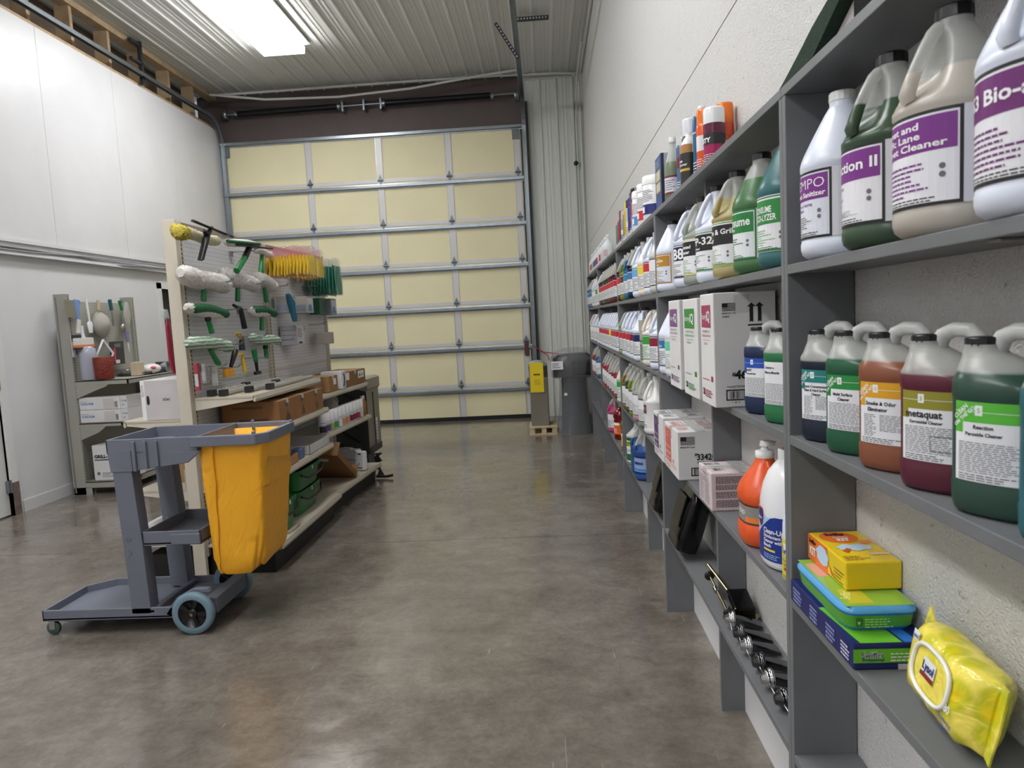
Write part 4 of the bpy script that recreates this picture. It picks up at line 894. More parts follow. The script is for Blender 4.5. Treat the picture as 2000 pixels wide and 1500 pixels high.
# soft pack of wipes
def wipemat():
    m=bpy.data.materials.new('lemon_film');m.use_nodes=True;nt=m.node_tree;b=nt.nodes['Principled BSDF'];tc=nt.nodes.new('ShaderNodeTexCoord')
    v=nt.nodes.new('ShaderNodeTexVoronoi');v.inputs['Scale'].default_value=26;nt.links.new(tc.outputs['Object'],v.inputs['Vector'])
    r=nt.nodes.new('ShaderNodeValToRGB');e=r.color_ramp.elements;e[0].position=.12;e[0].color=lin('E8CC14');e[1].position=.62;e[1].color=lin('F2E060');k=e.new(.4);k.color=lin('C9C828')
    nt.links.new(v.outputs['Distance'],r.inputs[0])
    n=nt.nodes.new('ShaderNodeTexNoise');n.inputs['Scale'].default_value=14;nt.links.new(tc.outputs['Object'],n.inputs[0])
    mx=nt.nodes.new('ShaderNodeMix');mx.data_type='RGBA';mx.inputs[7].default_value=lin('9FAE2C')
    mr=nt.nodes.new('ShaderNodeMapRange');mr.inputs[1].default_value=.55;mr.inputs[2].default_value=.62;mr.inputs[4].default_value=.55;nt.links.new(n.outputs['Fac'],mr.inputs[0]);nt.links.new(mr.outputs[0],mx.inputs[0]);nt.links.new(r.outputs[0],mx.inputs[6]);nt.links.new(mx.outputs[2],b.inputs['Base Color'])
    b.inputs['Roughness'].default_value=.18
    bp=nt.nodes.new('ShaderNodeBump');bp.inputs['Strength'].default_value=.5;bp.inputs['Distance'].default_value=.01;n2=nt.nodes.new('ShaderNodeTexNoise');n2.inputs['Scale'].default_value=22;n2.inputs['Distortion'].default_value=1.5;nt.links.new(tc.outputs['Object'],n2.inputs[0]);nt.links.new(n2.outputs['Fac'],bp.inputs['Height']);nt.links.new(bp.outputs[0],b.inputs['Normal'])
    return m
WF=wipemat()
t=thing('wipes_pack',(.064,1.045,z4+.013),'crinkled yellow lemon pack of wet wipes with a white oval lid ring','wipes',rot=(0,.22,-.10))
m=MB();rs=[]
for k in range(15):
    q=k/14;y=.105-.21*q;e=min(1,math.sin(PI*min(max(q,.001),.999))*2.2)
    fin=(q<.03 or q>.97)
    a=.040*e**.6 if not fin else .004;b=.058*(.9+.1*e)
    rs.append([(math.copysign(abs(math.cos(t_))**(2/3.5),math.cos(t_))*a+.0015*math.sin(k*3.1+t_*4),y,.058+math.copysign(abs(math.sin(t_))**(2/3.5),math.sin(t_))*b+.0015*math.sin(k*2.3+t_*5)) for t_ in[2*PI*i/28 for i in range(28)]])
m.loft(rs,WF);m.build('film_body',t)
m=MB();m.prism([(.105,.006),(.122,.0),(.128,.10),(.124,.128),(.105,.112)],'x',-.0015,.0015,WF);m.build('crimped_end',t)
m=MB();m.prism([(-.105,.006),(-.120,.0),(-.123,.05),(-.121,.11),(-.105,.112)],'x',-.0015,.0015,WF);m.build('crimped_end',t)
s=plane_surf((-.0405,0,.058),(0,-1,0),(0,0,1),(-1,0,0))
m=MB();pts=[s(.004+.058*math.copysign(abs(math.cos(a))**.7,math.cos(a)),.004+.036*math.copysign(abs(math.sin(a))**.7,math.sin(a)),.002) for a in[2*PI*i/40 for i in range(41)]]
m.tube(pts,.0035,mat('lid_white','F0F0EC',.25),8,False);m.build('lid_ring',t)
m=MB();LS=lambda px,py,sc:None
put_rect(m,s,-.022,.0,.018,.022,col('E6EAF2'),.002,1);put_text(m,s,'Lysol',-.020,.004,.013,col('1F2E6E'),w=.035,off=.003,bold=.03,step=0);put_rect(m,s,-.024,-.008,.018,-.001,col('8A2A3A'),.0025,1)
put_rect(m,s,-.072,.03,-.052,.045,col('E6EAF2'),.001,1);put_text(m,s,'Lysol',-.071,.033,.007,col('1F2E6E'),w=.018,off=.002,step=0)
put_text(m,s,'80',.060,-.020,.012,WPR,off=.002,step=0);put_text(m,s,'Disinfecting',.050,-.034,.006,col('1F3E9E'),off=.002,step=0);put_text(m,s,'Wipes',.060,-.043,.006,col('1F3E9E'),off=.002,step=0);m.build('printing',t,fix=False)
# beige square can in the middle bay
t=thing('square_can',(.062,3.90,z3+.001),'beige grey rectangular tin with printed side among the white jugs','can')
BGC=mat('beige_tin','B5AEA2',.4);m=MB();m.rbox(-.055,-.075,0,.055,.075,.235,BGC,.006);m.box(-.058,-.078,.18,.058,.078,.24,BGC);m.build('body',t)
m=MB();s=plane_surf((-.0555,.075,0),(0,-1,0),(0,0,1),(-1,0,0));put_rect(m,s,.01,.12,.14,.13,col('2C3E6E'),.0006,1);put_lines(m,s,.015,.11,.13,.02,6,GRYP,.0006,.7);m.build('label',t,fix=False)
# goods on the lowest used shelf
t=thing('soap_bottle',(.064,5.69,z5+.001),'deep red rounded bottle with orange label on the low shelf','bottle')
def curvy(t,c,lab,cap):
    m=MB();m.lathe([(.05,0),(.058,.004),(.06,.02),(.058,.06),(.06,.12),(.062,.15),(.056,.165),(.064,.18),(.066,.20),(.058,.225),(.040,.245),(.022,.256),(.02,.27)],mat('bottle_'+c,c,.12,spec=.6),n=28);m.build('body',t)
    m=MB();sf=cyl_surf(.0602,PI+.35);put_rect(m,sf,-.055,.045,.075,.145,col(lab),.0006,.008);put_rect(m,sf,-.02,.12,.05,.145,WPR,.001,.008);put_lines(m,sf,-.03,.10,.05,.06,3,WPR,.001);m.build('label',t,fix=False)
    m=MB();m.lathe([(.021,.262),(.022,.28),(.0001,.281)],cap,n=20);m.build('cap',t)
curvy(t,'6E0F14','E2641E',mat('dull_green_cap','5A6A3A',.4))
t=thing('soap_bottle',(.064,5.14,z5+.001),'olive green rounded bottle with yellow label against the upright','bottle');curvy(t,'4E5A1C','E8B41E',CAPW)
t=thing('degreaser_bottle',(.064,4.72,z5+.001),'clear jug with bent shoulders and a green and yellow label beside the blue jugs','bottle')
m=MB();m.loft([ring(0,.06,.06),ring(.004,.068,.068),ring(.19,.068,.068),ring(.195,.070,.070),ring(.2,.068,.068),ring(.23,.045,.05,.01),ring(.25,.032,.04,.014),ring(.275,.028,.03,.014),ring(.285,.02,.02,.014)],NAT);m.build('body',t)
m=MB();sf=cyl_surf(.068,PI+.35);put_rect(m,sf,-.06,.02,.08,.185,col('E6E8E6'),.0006,.01);put_rect(m,sf,-.06,.165,.08,.185,col('1F5A34'),.001,.01);put_rect(m,sf,-.03,.125,.05,.162,col('D8D83A'),.001,.01);put_lines(m,sf,-.025,.158,.04,.13,2,col('1F5A34'),.0014,.7);put_rect(m,sf,-.06,.03,.08,.075,col('1F6A3C'),.001,.01);put_lines(m,sf,-.03,.11,.06,.09,2,BLK,.001);m.build('label',t,fix=False)
jug(.064,4.445,z5,liquid('blue_wash','3F6FA8',.23),12,None,'pale blue jug behind the deep blue one on the low shelf','jug',cap=CAPW)
t=jug(.064,4.264,z5,liquid('blue_wash_2','3A64B0',.215),14,None,'deep blue jug with navy bands on the low shelf beside the divider','jug',cap=CAPW)
m=MB();sf=cyl_surf(.0754,math.radians(20));put_rect(m,sf,-.08,.045,.09,.15,col('8FA6D0'),.0005,.01);put_rect(m,sf,-.08,.140,.09,.152,col('16225E'),.001,.01);put_rect(m,sf,-.08,.075,.09,.062,col('3A8AD8'),.001,.01);put_rect(m,sf,-.08,.045,.09,.056,col('16225E'),.001,.01);put_lines(m,sf,-.03,.12,.05,.1,1,col('16306E'),.0014,.8);m.build('label',t,fix=False)
# ------------------------------------------------ top of the shelving
def can(y,r,h,body,capc,caph,label,bands=(),text=None,x=.07,name='aerosol_can',cat='spray can',group='aerosols and bottles on top of the shelving',caprad=None,dome=True):
    t=thing(name,(x,y,z1+.0006),label,cat,group)
    b=mat('can_'+body,body,.25,.2);bt=h-caph
    m=MB();m.lathe([(r*.96,0),(r,.004),(r,bt-.012),(r*.93,bt-.004),(r*.8,bt)],b,n=28);m.build('body',t)
    if capc:
        cr=caprad or r*.93
        m=MB();m.lathe([(cr,bt-.006),(cr,h-.006),(cr*.94,h),(.0001,h+.001)],mat('plastic_'+capc,capc,.2),n=28);m.build('cap',t)
    m=MB();sf=cyl_surf(r,PI+math.radians(30))
    for a,b_,c in bands:put_rect(m,sf,-PI*r*.99,bt*a,PI*r*.99,bt*b_,col(c,.25),.0004,.004)
    if text:put_text(m,sf,text[0],text[1],bt*text[2],text[3],col(text[4]),off=.001,bold=.05,step=.003)
    put_lines(m,sf,-r*.6,bt*.32,r*.8,bt*.1,5,col('D8D8DC'),.0008,.35)
    if m.f:m.build('label',t,fix=False)
    return t
for y,c,cp,d,h in((5.32,'2F8A80',None,'teal slim can first of the tall cans on top of the shelving',.253),(5.21,'B83A34',None,'red slim can beside the teal one',.262),(5.09,'6E2040','7A2A4A','maroon can with plum cap, third of the tall cans',.268),(4.98,'7AA6C0','B0B4B8','light blue can between the maroon and yellow cans',.25),(4.86,'A8863A',None,'tan brown can beside the yellow one',.268),(4.77,'C9B43A','D8C02E','yellow can in the middle of the can row',.274),(4.67,'B9C2C6','24284E','silver grey can with navy cap',.275),(4.575,'3A2E70','2A2E50','dark purple can next to the silver one',.27),(4.48,'2E3F9A','5A3E6E','royal blue and plum can, third from the black capped can',.288),(4.400,'C0603A','7A3A48','orange brown can with plum cap beside the black capped can',.285)):
    can(y,.032,h,c,cp,.05,d,bands=((.45,.6,'D8D8D4'),) if c in('7AA6C0','B9C2C6','C0603A') else ((.1,.25,'C9C9CC'),))
can(4.315,.042,.283,'C43A3A','1A1B1C',.07,'red spray can with tall matt black cap',bands=((0,.35,'C9C6C0'),(.35,.5,'D89A3A')),caprad=.043)
for y,c,d in((4.09,'4A8ACB','small white tub with light blue band, farthest of the three tubs'),(3.88,'C8323C','white tub with red band in the middle of the three tubs'),(3.665,'1E2A6E','largest white tub with navy band, beside the double upright')):
    t=thing('wipe_canister',(.068,y,z1+.0006),d,'tub','white lidded tubs on top of the shelving')
    r=.062;m=MB();m.lathe([(r*.97,0),(r,.004),(r,.185),(r*.97,.188)],mat('tub_white','E4E4E6',.3),n=32);m.build('body',t)
    m=MB();m.lathe([(r*1.03,.184),(r*1.04,.20),(r*1.0,.222),(r*.93,.228),(.0001,.229)],CAPW,n=32);m.build('lid',t)
    m=MB();sf=cyl_surf(r,PI+.4);put_rect(m,sf,-.15,.035,.12,.085,col(c),.0006,.008);put_rect(m,sf,-.03,.045,.0,.075,WPR,.001,.008);put_lines(m,sf,-.02,.16,.06,.10,7,GRYP,.0008,.4);m.build('label',t,fix=False)
def bf(m,s,W,H):
    put_rect(m,s,0,0,W,H,col('2C4A86'),.0003,1);put_rect(m,s,W*.08,H*.25,W*.92,H*.75,col('5A564E'),.0006,1)
    for a,b in((.3,.48),(.52,.72)):put_rect(m,s,W*.15,H*a,W*.8,H*b,col('C9C3A8'),.0008,1)
    put_lines(m,s,W*.1,H*.95,W*.9,H*.8,4,col('A9B9D8'),.0008)
def bn(m,s,W,H):
    put_rect(m,s,0,0,W,H,col('AEB4BC'),.0003,1);put_rect(m,s,0,0,W*.12,H,col('26304E'),.0006,1);put_lines(m,s,W*.3,H*.9,W*.9,H*.7,3,BLK,.0008);put_rect(m,s,W*.2,H*.3,W*.6,H*.5,WPR,.0008,1);put_rect(m,s,W*.2,H*.16,W*.6,H*.28,col('3A5A8E'),.0008,1)
carton('scrub_pad_box',.004,3.085,.108,3.235,z1,.215,'blue picture box at the left of the spray bottles on top of the shelving','box',mt=mat('blue_box','3A5288',.4),front=bf,near=bn,top='notape')
t=thing('clear_spray_bottle',(.045,3.030,z1+.001),'clear bottle of grey green cleaner with tapering neck beside the blue picture box','bottle','aerosols and bottles on top of the shelving')
m=MB();m.lathe([(.033,0),(.036,.004),(.036,.13),(.033,.15),(.022,.19),(.013,.225),(.013,.245)],liquid('grey_green_cleaner','8E9A7E',.16),n=28);m.build('body',t);m=MB();m.lathe([(.015,.24),(.015,.262),(.0001,.263)],mat('clear_cap','C9CCCC',.3),n=16);m.build('cap',t)
m=MB();sf=cyl_surf(.036,PI+.5);put_rect(m,sf,-.05,.03,.05,.10,col('DCD8E0'),.0006,.006);put_rect(m,sf,-.05,.095,.05,.103,col('7A2A3A'),.001,.006);put_rect(m,sf,-.05,.028,.05,.036,col('7A2A3A'),.001,.006);put_lines(m,sf,-.04,.09,.04,.045,5,GRYP,.001,.4);m.build('label',t,fix=False)
can(2.934,.029,.238,'4A6A96','C4C8CE',.03,'slim can with blue and maroon label behind the clear bottle',bands=((.55,.75,'6A2A3E'),(.0,.2,'7AA8C8')),caprad=.012)
can(2.866,.029,.232,'7FA4CC','C4C8CE',.035,'slim pale blue can beside the purple can',bands=((.7,.8,'A02A40'),(.0,.3,'A9CBE0')),caprad=.014)
can(2.790,.034,.268,'2A2730','D4D6DC',.060,'black and purple can with clear grey cap',bands=((.0,.42,'5A2E80'),(.42,.6,'1A1A1C')),text=('MISTY',-.03,.62,.018,'F0F0F0'))
t=thing('metal_polish_bottle',(.045,2.700,z1+.001),'white shouldered bottle with black and orange wrap beside the tall blue can','bottle','aerosols and bottles on top of the shelving')
m=MB();m.lathe([(.032,0),(.035,.004),(.035,.14),(.030,.157),(.018,.178),(.013,.183),(.013,.196)],mat('polish_white','E2E0DC',.3),n=28);m.build('body',t);m=MB();sf=cyl_surf(.035,PI+.5);put_rect(m,sf,-.1,.004,.1,.12,col('26241F'),.0006,.006);put_rect(m,sf,-.02,.12,.04,.15,col('B5834A'),.0006,.006);put_text(m,sf,'Stone',-.03,.088,.010,WPR,off=.0012,step=.003);put_text(m,sf,'Remover',-.03,.074,.010,WPR,off=.0012,step=.003);put_rect(m,sf,-.03,.055,.03,.064,col('D8A83A'),.001,.006);m.build('label',t,fix=False)
can(2.603,.032,.262,'1F5C86','E4E4E6',.032,'tall teal blue can with white shoulder and nozzle',text=('LEMON',-.02,.72,.006,'C9DCEC'),caprad=.014)
can(2.468,.029,.212,'E2592A','E8751E',.045,'orange can with orange cap, left one of the two',bands=((.45,.75,'E8E0E4'),),x=.050,caprad=.027)
can(2.425,.029,.216,'D8502E','E8751E',.06,'tallest orange capped can behind the magenta can',bands=((.3,.6,'E8C8C0'),),x=.106,caprad=.028)
can(2.367,.034,.188,'A6205A','E6E8EA',.048,'magenta and black can with white cap, nearest the main upright',bands=((.5,.76,'1A1A1C'),(.76,.98,'5E1234')),text=('MISTY',-.038,.56,.014,'F0F0F0'),x=.056,caprad=.034)
# small white bottles at the far end on top
for k in range(13):
    y=8.25-k*.165;c=['D8D4D8','B05A6A','C6603A','B8B8BC','2F7A56','3A4A9A','7A3A7E','A03048','D8D8DA','A02038','C9CBCC','D8C8CC','C9B0B8'][k]
    t=thing('trigger_bottle',(.066,y,z1+.0006),'small white bottle with %s label band, %s from the far end on top'%(['pale','dusty rose','orange red','grey','green','blue','violet','crimson','plain white','dark red','silver','pink','mauve'][k],['first','second','third','fourth','fifth','sixth','seventh','eighth','ninth','tenth','eleventh','twelfth','thirteenth'][k]),'bottle','small white bottles at the far end on top')
    if 'wb' not in MESHES:
        m=MB();m.lathe([(.04,0),(.044,.004),(.044,.12),(.042,.14),(.022,.18),(.014,.19),(.014,.215),(.016,.217),(.016,.238),(.0001,.239)],mat('small_white_bottle','DCE0E4',.3),n=20);MESHES['wb']=m.mesh('body')
    link(MESHES['wb'],'body',t)
    m=MB();sf=cyl_surf(.044,PI+.2);put_rect(m,sf,-.05,.05,.05,.11,col(c),.0008,.01);m.build('label',t,fix=False)
# floor pads leaning on the top, near bay
t=thing('green_floor_pad',(.07,1.30,z1+.002),'dark green floor pad edge leaning on top of the shelving at the photo top','floor pad')
m=MB();m.prism([(.60,.0),(.39,.05),(.30,.076),(.22,.102),(.139,.121),(-.2,.20),(-.2,.165),(.085,.098),(.208,.047),(.33,0)],'x',-.02,.02,mat('green_pad','1F3528',.95,bump=.6,bscale=300,noise=.2,nscale=60));m.build('pad',t)
t=thing('white_floor_pad',(.07,1.18,z1+.002),'white floor pad between the green and black ones','floor pad')
m=MB();m.prism([(.44,.0),(.32,.045),(.20,.095),(-.1,.16),(-.1,.0)],'x',.005,.035,mat('white_pad','CFC9C6',.95,bump=.5,bscale=300));m.build('pad',t)
t=thing('black_floor_pad',(.088,1.165,z1+.002),'fuzzy black pad lying on the shelving above the cream jug','floor pad')
m=MB();m.rbox(-.028,-.42,0,.012,.20,.16,mat('black_pad','0C0C0C',1,bump=1,bscale=400),.02);m.build('pad',t)
# steel bracket under the near upper shelf
t=thing('shelf_bracket',(XW-.002,.86,z2-TH-.001),'rusty steel bracket screwed to the wall under the nearest upper shelf','bracket')
m=MB();m.box(-.003,-.012,-.13,0,.012,0,mat('old_steel','8E8A80',.5,.4,noise=.2)).box(-.13,-.012,-.003,0,.012,0,mat('old_steel','8E8A80',.5,.4));m.build('bracket_body',t)
for zz in(-.05,-.11):
    m=MB();m.cyl((-.005,0,zz),(-.002,0,zz),.005,mat('rust','6A4A34',.8),8);m.build('screw',t)
# ---------------------------------------------------------------- janitor cart
CG=mat('cart_grey_plastic','6B6F7C',.5,noise=.03,nscale=12,bump=.05,bscale=150)
ct=thing('janitor_cart',(-2.45,3.41,0),'blue grey plastic janitor cart holding a yellow bag, standing in front of the pegboard display','cart')
# local frame: x along the cart (bag end +x), y across; near side y=-.21
yn,yf=-.215,.215
def C(X):return X+2.45
m=MB();x0,x1=C(-3.04),C(-2.19)
pl=[(x0+.0,yn),(x1,yn),(x1,yf),(x0+.12,yf),(x0,yf-.10)]
m.prism(pl,'z',.075,.090,CG)
def wallp(m,poly,z0,z1,t,mt,skip=()):
    n=len(poly)
    for i in range(n):
        if i in skip:continue
        a=Vector(poly[i]+(0,));b=Vector(poly[(i+1)%n]+(0,));d=(b-a).normalized();nn=Vector((-d.y,d.x,0))*t
        m.add([(a.x,a.y,z0),(b.x,b.y,z0),(b.x+nn.x,b.y+nn.y,z0),(a.x+nn.x,a.y+nn.y,z0),(a.x,a.y,z1),(b.x,b.y,z1),(b.x+nn.x,b.y+nn.y,z1),(a.x+nn.x,a.y+nn.y,z1)],[(3,2,1,0),(4,5,6,7),(0,1,5,4),(1,2,6,5),(2,3,7,6),(3,0,4,7)],mt)
wallp(m,pl,.072,.128,.012,CG)
m.box(C(-2.50),yn,.10,C(-2.47),yf,.118,CG)
m.build('platform',ct,bevel=.004)
for yy,nm in((yn,'near'),(yf-.075,'far')):
    m=MB();t0,b0=C(-2.605),C(-2.585)
    m.loft([[(b0,yy,.10),(b0+.095,yy,.10),(b0+.095,yy+.075,.10),(b0,yy+.075,.10)],[(b0-.01,yy,.45),(b0+.085,yy,.45),(b0+.085,yy+.072,.45),(b0-.01,yy+.072,.45)],[(t0-.005,yy,.80),(t0+.088,yy,.80),(t0+.088,yy+.07,.80),(t0-.005,yy+.07,.80)],[(t0-.012,yy-.003,.80),(t0+.095,yy-.003,.80),(t0+.095,yy+.075,.80),(t0-.012,yy+.075,.80)],[(t0-.02,yy-.003,.90),(t0+.095,yy-.003,.90),(t0+.095,yy+.075,.90),(t0-.02,yy+.075,.90)]],CG,True,False);p=m.build('post',ct,bevel=.006)
    for zz in(.40,.47):
        m=MB();m.cyl((b0+.02,yy-.003,zz),(b0+.02,yy+.001,zz),.010,GALV,12);m.build('bolt',p)
# middle shelf
m=MB();sx0,sx1=C(-2.505),C(-2.215);P=[(sx0,yn+.01),(sx1,yn+.01),(sx1,yf-.01),(sx0,yf-.01)];m.prism(P,'z',.435,.447,CG);wallp(m,P,.43,.50,.010,CG);m.box(C(-2.36),yn+.002,.435,C(-2.216),yn+.012,.485,CG);m.build('middle_shelf',ct,bevel=.003)
# top tray and bag frame
m=MB();tx0,tx1=C(-2.63),C(-2.18);P=[(tx0,yn),(tx1,yn),(tx1,yf),(tx0,yf)];wallp(m,P,.885,.955,.010,CG);m.prism([(tx0+.01,yn+.01),(tx1,yn+.01),(tx1,yf-.01),(tx0+.01,yf-.01)],'z',.885,.895,CG)
for k in range(3):m.box(C(-2.50+k*.055),yn-.012,.80+.01*k,C(-2.485+k*.055),yn+.0,.945,CG)
m.prism([(C(-2.52),.80),(C(-2.24),.83),(C(-2.17),.885),(C(-2.52),.895)],'y',yn,yn+.014,CG)
m.prism([(C(-2.52),.80),(C(-2.24),.83),(C(-2.17),.885),(C(-2.52),.895)],'y',yf-.014,yf,CG)
m.build('top_tray',ct,bevel=.003)
m=MB();c=.045;bx0,bx1=C(-2.215),C(-1.855)
P=[(bx0,yn-.012),(bx1-c,yn-.012),(bx1,yn+c),(bx1,yf-c),(bx1-c,yf+.012),(bx0,yf+.012)];wallp(m,P,.905,.955,.022,CG,skip=(5,));m.build('bag_frame',ct,bevel=.004)
for p in((bx1-c-.01,yn+.0,.955),(bx1-.012,yf-c-.02,.955),(bx0+.12,yf+.0,.955)):
    m=MB();m.rbox(p[0]-.008,p[1]-.006,p[2],p[0]+.008,p[1]+.006,p[2]+.012,CG,.002);m.build('bag_hook',ct)
# bag
def ymat():
    m=bpy.data.materials.new('yellow_vinyl');m.use_nodes=True;nt=m.node_tree;b=nt.nodes['Principled BSDF'];b.inputs['Base Color'].default_value=lin('F0AC22');b.inputs['Roughness'].default_value=.42
    tc=nt.nodes.new('ShaderNodeTexCoord');n=nt.nodes.new('ShaderNodeTexNoise');n.inputs['Scale'].default_value=7;n.inputs['Detail'].default_value=3;n.inputs['Distortion'].default_value=2.2
    mp=nt.nodes.new('ShaderNodeMapping');mp.inputs[3].default_value=(1,1,.45);nt.links.new(tc.outputs['Object'],mp.inputs[0]);nt.links.new(mp.outputs[0],n.inputs[0])
    bp=nt.nodes.new('ShaderNodeBump');bp.inputs['Strength'].default_value=.55;bp.inputs['Distance'].default_value=.02;nt.links.new(n.outputs['Fac'],bp.inputs['Height']);nt.links.new(bp.outputs[0],b.inputs['Normal']);return m
YV=ymat()
m=MB();rs=[];NN=72
zs_=[.925,.90,.86,.80,.72,.64,.56,.48,.42,.38,.345,.315,.295,.285]
for i,z in enumerate(zs_):
    q=(.925-z)/.64;cx=(C(-2.205)+C(-1.87))/2+.0*q;hw=(.168-.050*q);hd=.20-.012*q
    if i>=11:hw-=.006*(i-10);hd-=.006*(i-10)
    r=[]
    for k in range(NN):
        a=2*PI*k/NN;c_,s_=math.cos(a),math.sin(a);e=2/9
        x=math.copysign(abs(c_)**e,c_)*hw;y=math.copysign(abs(s_)**e,s_)*hd
        wv=(.004*math.sin(5*a+z*9)+.003*math.sin(11*a-z*23)+.005*math.sin(3*a+z*5))*(.4+q)
        lowz=.018*math.sin(2.3*a+1.0)*(q**4)+.006*math.sin(9*a)*(q**6)
        r.append((cx+x*(1+wv/.2)-.02*q,y*(1+wv/.25),z+lowz))
    rs.append(r)
m.loft(rs,YV,False);m.add([p for p in rs[-1]],[tuple(range(NN))],YV,True)
# inner lining and folded rim
inn=[[(x*1,y,z) for x,y,z in [( (cxx-(C(-2.205)+C(-1.87))/2)*.93+(C(-2.205)+C(-1.87))/2, yy*.95, .93-.0*k) for cxx,yy,zz in rs[0]]] for k in(0,)]
lo=[[(x,y,.70) for x,y,z in inn[0]]];m.loft([rs[0],inn[0],lo[0]],YV,False)
bag=m.build('yellow_bag',ct)
m=MB()
pts=[]
for i,z in enumerate(zs_[:-1]):
    r=rs[i];pts.append((C(-2.115)-.006*i*.4+.003*math.sin(i*2.1),-(.20-.012*(.925-z)/.64)-.0035-.003*math.sin(i),z))
m.tube(pts,.0035,YV,6);m.build('seam',bag)
for p in((C(-2.08),.195,.925),(C(-1.95),-.19,.93)):
    m=MB();m.cyl((p[0],p[1]-.012,p[2]),(p[0],p[1]-.008,p[2]),.009,GALV,12);m.build('grommet',bag)
# under-bag axle housing, wheels
m=MB();m.prism([(C(-2.42),.09),(C(-2.36),.17),(C(-2.27),.215),(C(-2.20),.215),(C(-2.19),.195),(C(-2.26),.19),(C(-2.33),.14),(C(-2.36),.07)],'y',yn,yn+.03,CG);m.box(C(-2.24),yn+.04,.075,C(-2.18),yf-.06,.15,CG);m.cyl((C(-2.268),yn,.103),(C(-2.268),yf-.03,.103),.012,GALV,10);m.build('wheel_arch',ct,bevel=.003)
TY=mat('blue_grey_tyre','6E8896',.45);HB=mat('wheel_hub_black','111113',.35)
for yy in(yn-.02,yf-.02):
    m=MB();m.M=Matrix.Translation((C(-2.268),yy,.103))@Matrix.Rotation(PI/2,4,'X')
    m.lathe([(.070,-.016),(.094,-.020),(.1015,-.012),(.103,0),(.1015,.012),(.094,.020),(.070,.016)],TY,n=40,cap=False);w_=m.build('wheel',ct)
    m=MB();m.M=Matrix.Translation((C(-2.268),yy,.103))@Matrix.Rotation(PI/2,4,'X')
    m.lathe([(.0001,-.006),(.072,-.006),(.0725,-.015),(.0725,.015),(.072,.006),(.0001,.006)],HB,n=36)
    for k in range(5):
        a=2*PI*k/5;ca,sa=math.cos(a),math.sin(a);m.add([(ca*.016-sa*.006,sa*.016+ca*.006,.013),(ca*.016+sa*.006,sa*.016-ca*.006,.013),(ca*.068+sa*.012,sa*.068-ca*.012,.013),(ca*.068-sa*.012,sa*.068+ca*.012,.013)],[(0,1,2,3)],HB)
    m.lathe([(.022,-.016),(.022,.016),(.018,.018),(.0001,.018)],HB,n=20);m.build('hub',w_)
    m=MB();m.cyl((C(-2.268),yy-.026,.103),(C(-2.268),yy-.012,.103),.008,BRS,8);m.build('axle_bolt',w_)
for yy in(yn+.02,yf-.12):
    m=MB();m.M=Matrix.Translation((C(-3.0),yy,.034))@Matrix.Rotation(PI/2,4,'X');m.lathe([(.0001,-.011),(.030,-.011),(.034,-.006),(.034,.006),(.030,.011),(.0001,.011)],mat('green_caster','3E5A4E',.4),n=24);c_=m.build('caster',ct)
    m=MB();m.box(C(-3.0)-.012,yy-.017,.03,C(-3.0)+.016,yy-.012,.07,CHR).box(C(-3.0)-.012,yy+.012,.03,C(-3.0)+.016,yy+.017,.07,CHR).box(C(-3.0)-.014,yy-.018,.066,C(-3.0)+.018,yy+.018,.074,CHR);m.build('caster_fork',c_)
m=MB();m.box(C(-2.60),yf-.03,.36,C(-2.572),yf+.01,.38,HB);m.build('side_clip',ct)
# ---------------------------------------------------------------- pegboard gondola
BG=mat('beige_steel','CBC3B2',.45,noise=.03,nscale=6);BG2=mat('beige_shelf','BDB5A4',.42,noise=.04,nscale=6);KICK=mat('black_kick','141414',.5)
def pegmat(name,c,hole='3A3936'):
    m=bpy.data.materials.new(name);m.use_nodes=True;nt=m.node_tree;b=nt.nodes['Principled BSDF'];b.inputs['Roughness'].default_value=.5
    tc=nt.nodes.new('ShaderNodeTexCoord');sp=nt.nodes.new('ShaderNodeSeparateXYZ');nt.links.new(tc.outputs['Object'],sp.inputs[0])
    def M(op,a,b_=None):
        q=nt.nodes.new('ShaderNodeMath');q.operation=op
        for i,v in enumerate((a,b_)):
            if v is None:continue
            if isinstance(v,(int,float)):q.inputs[i].default_value=v
            else:nt.links.new(v,q.inputs[i])
        return q.outputs[0]
    def cell(o):return M('ABSOLUTE',M('SUBTRACT',M('FRACT',M('DIVIDE',o,.0254)),.5))
    def long_(o1,o2):return M('ADD',o1,o2)
    y=cell(long_(sp.outputs[1],sp.outputs[0]));z=cell(sp.outputs[2])
    d=M('LESS_THAN',M('ADD',M('MULTIPLY',y,y),M('MULTIPLY',z,z)),0.0135)
    mx=nt.nodes.new('ShaderNodeMix');mx.data_type='RGBA';mx.inputs[6].default_value=lin(c);mx.inputs[7].default_value=lin(hole);nt.links.new(d,mx.inputs[0]);nt.links.new(mx.outputs[2],b.inputs['Base Color']);return m
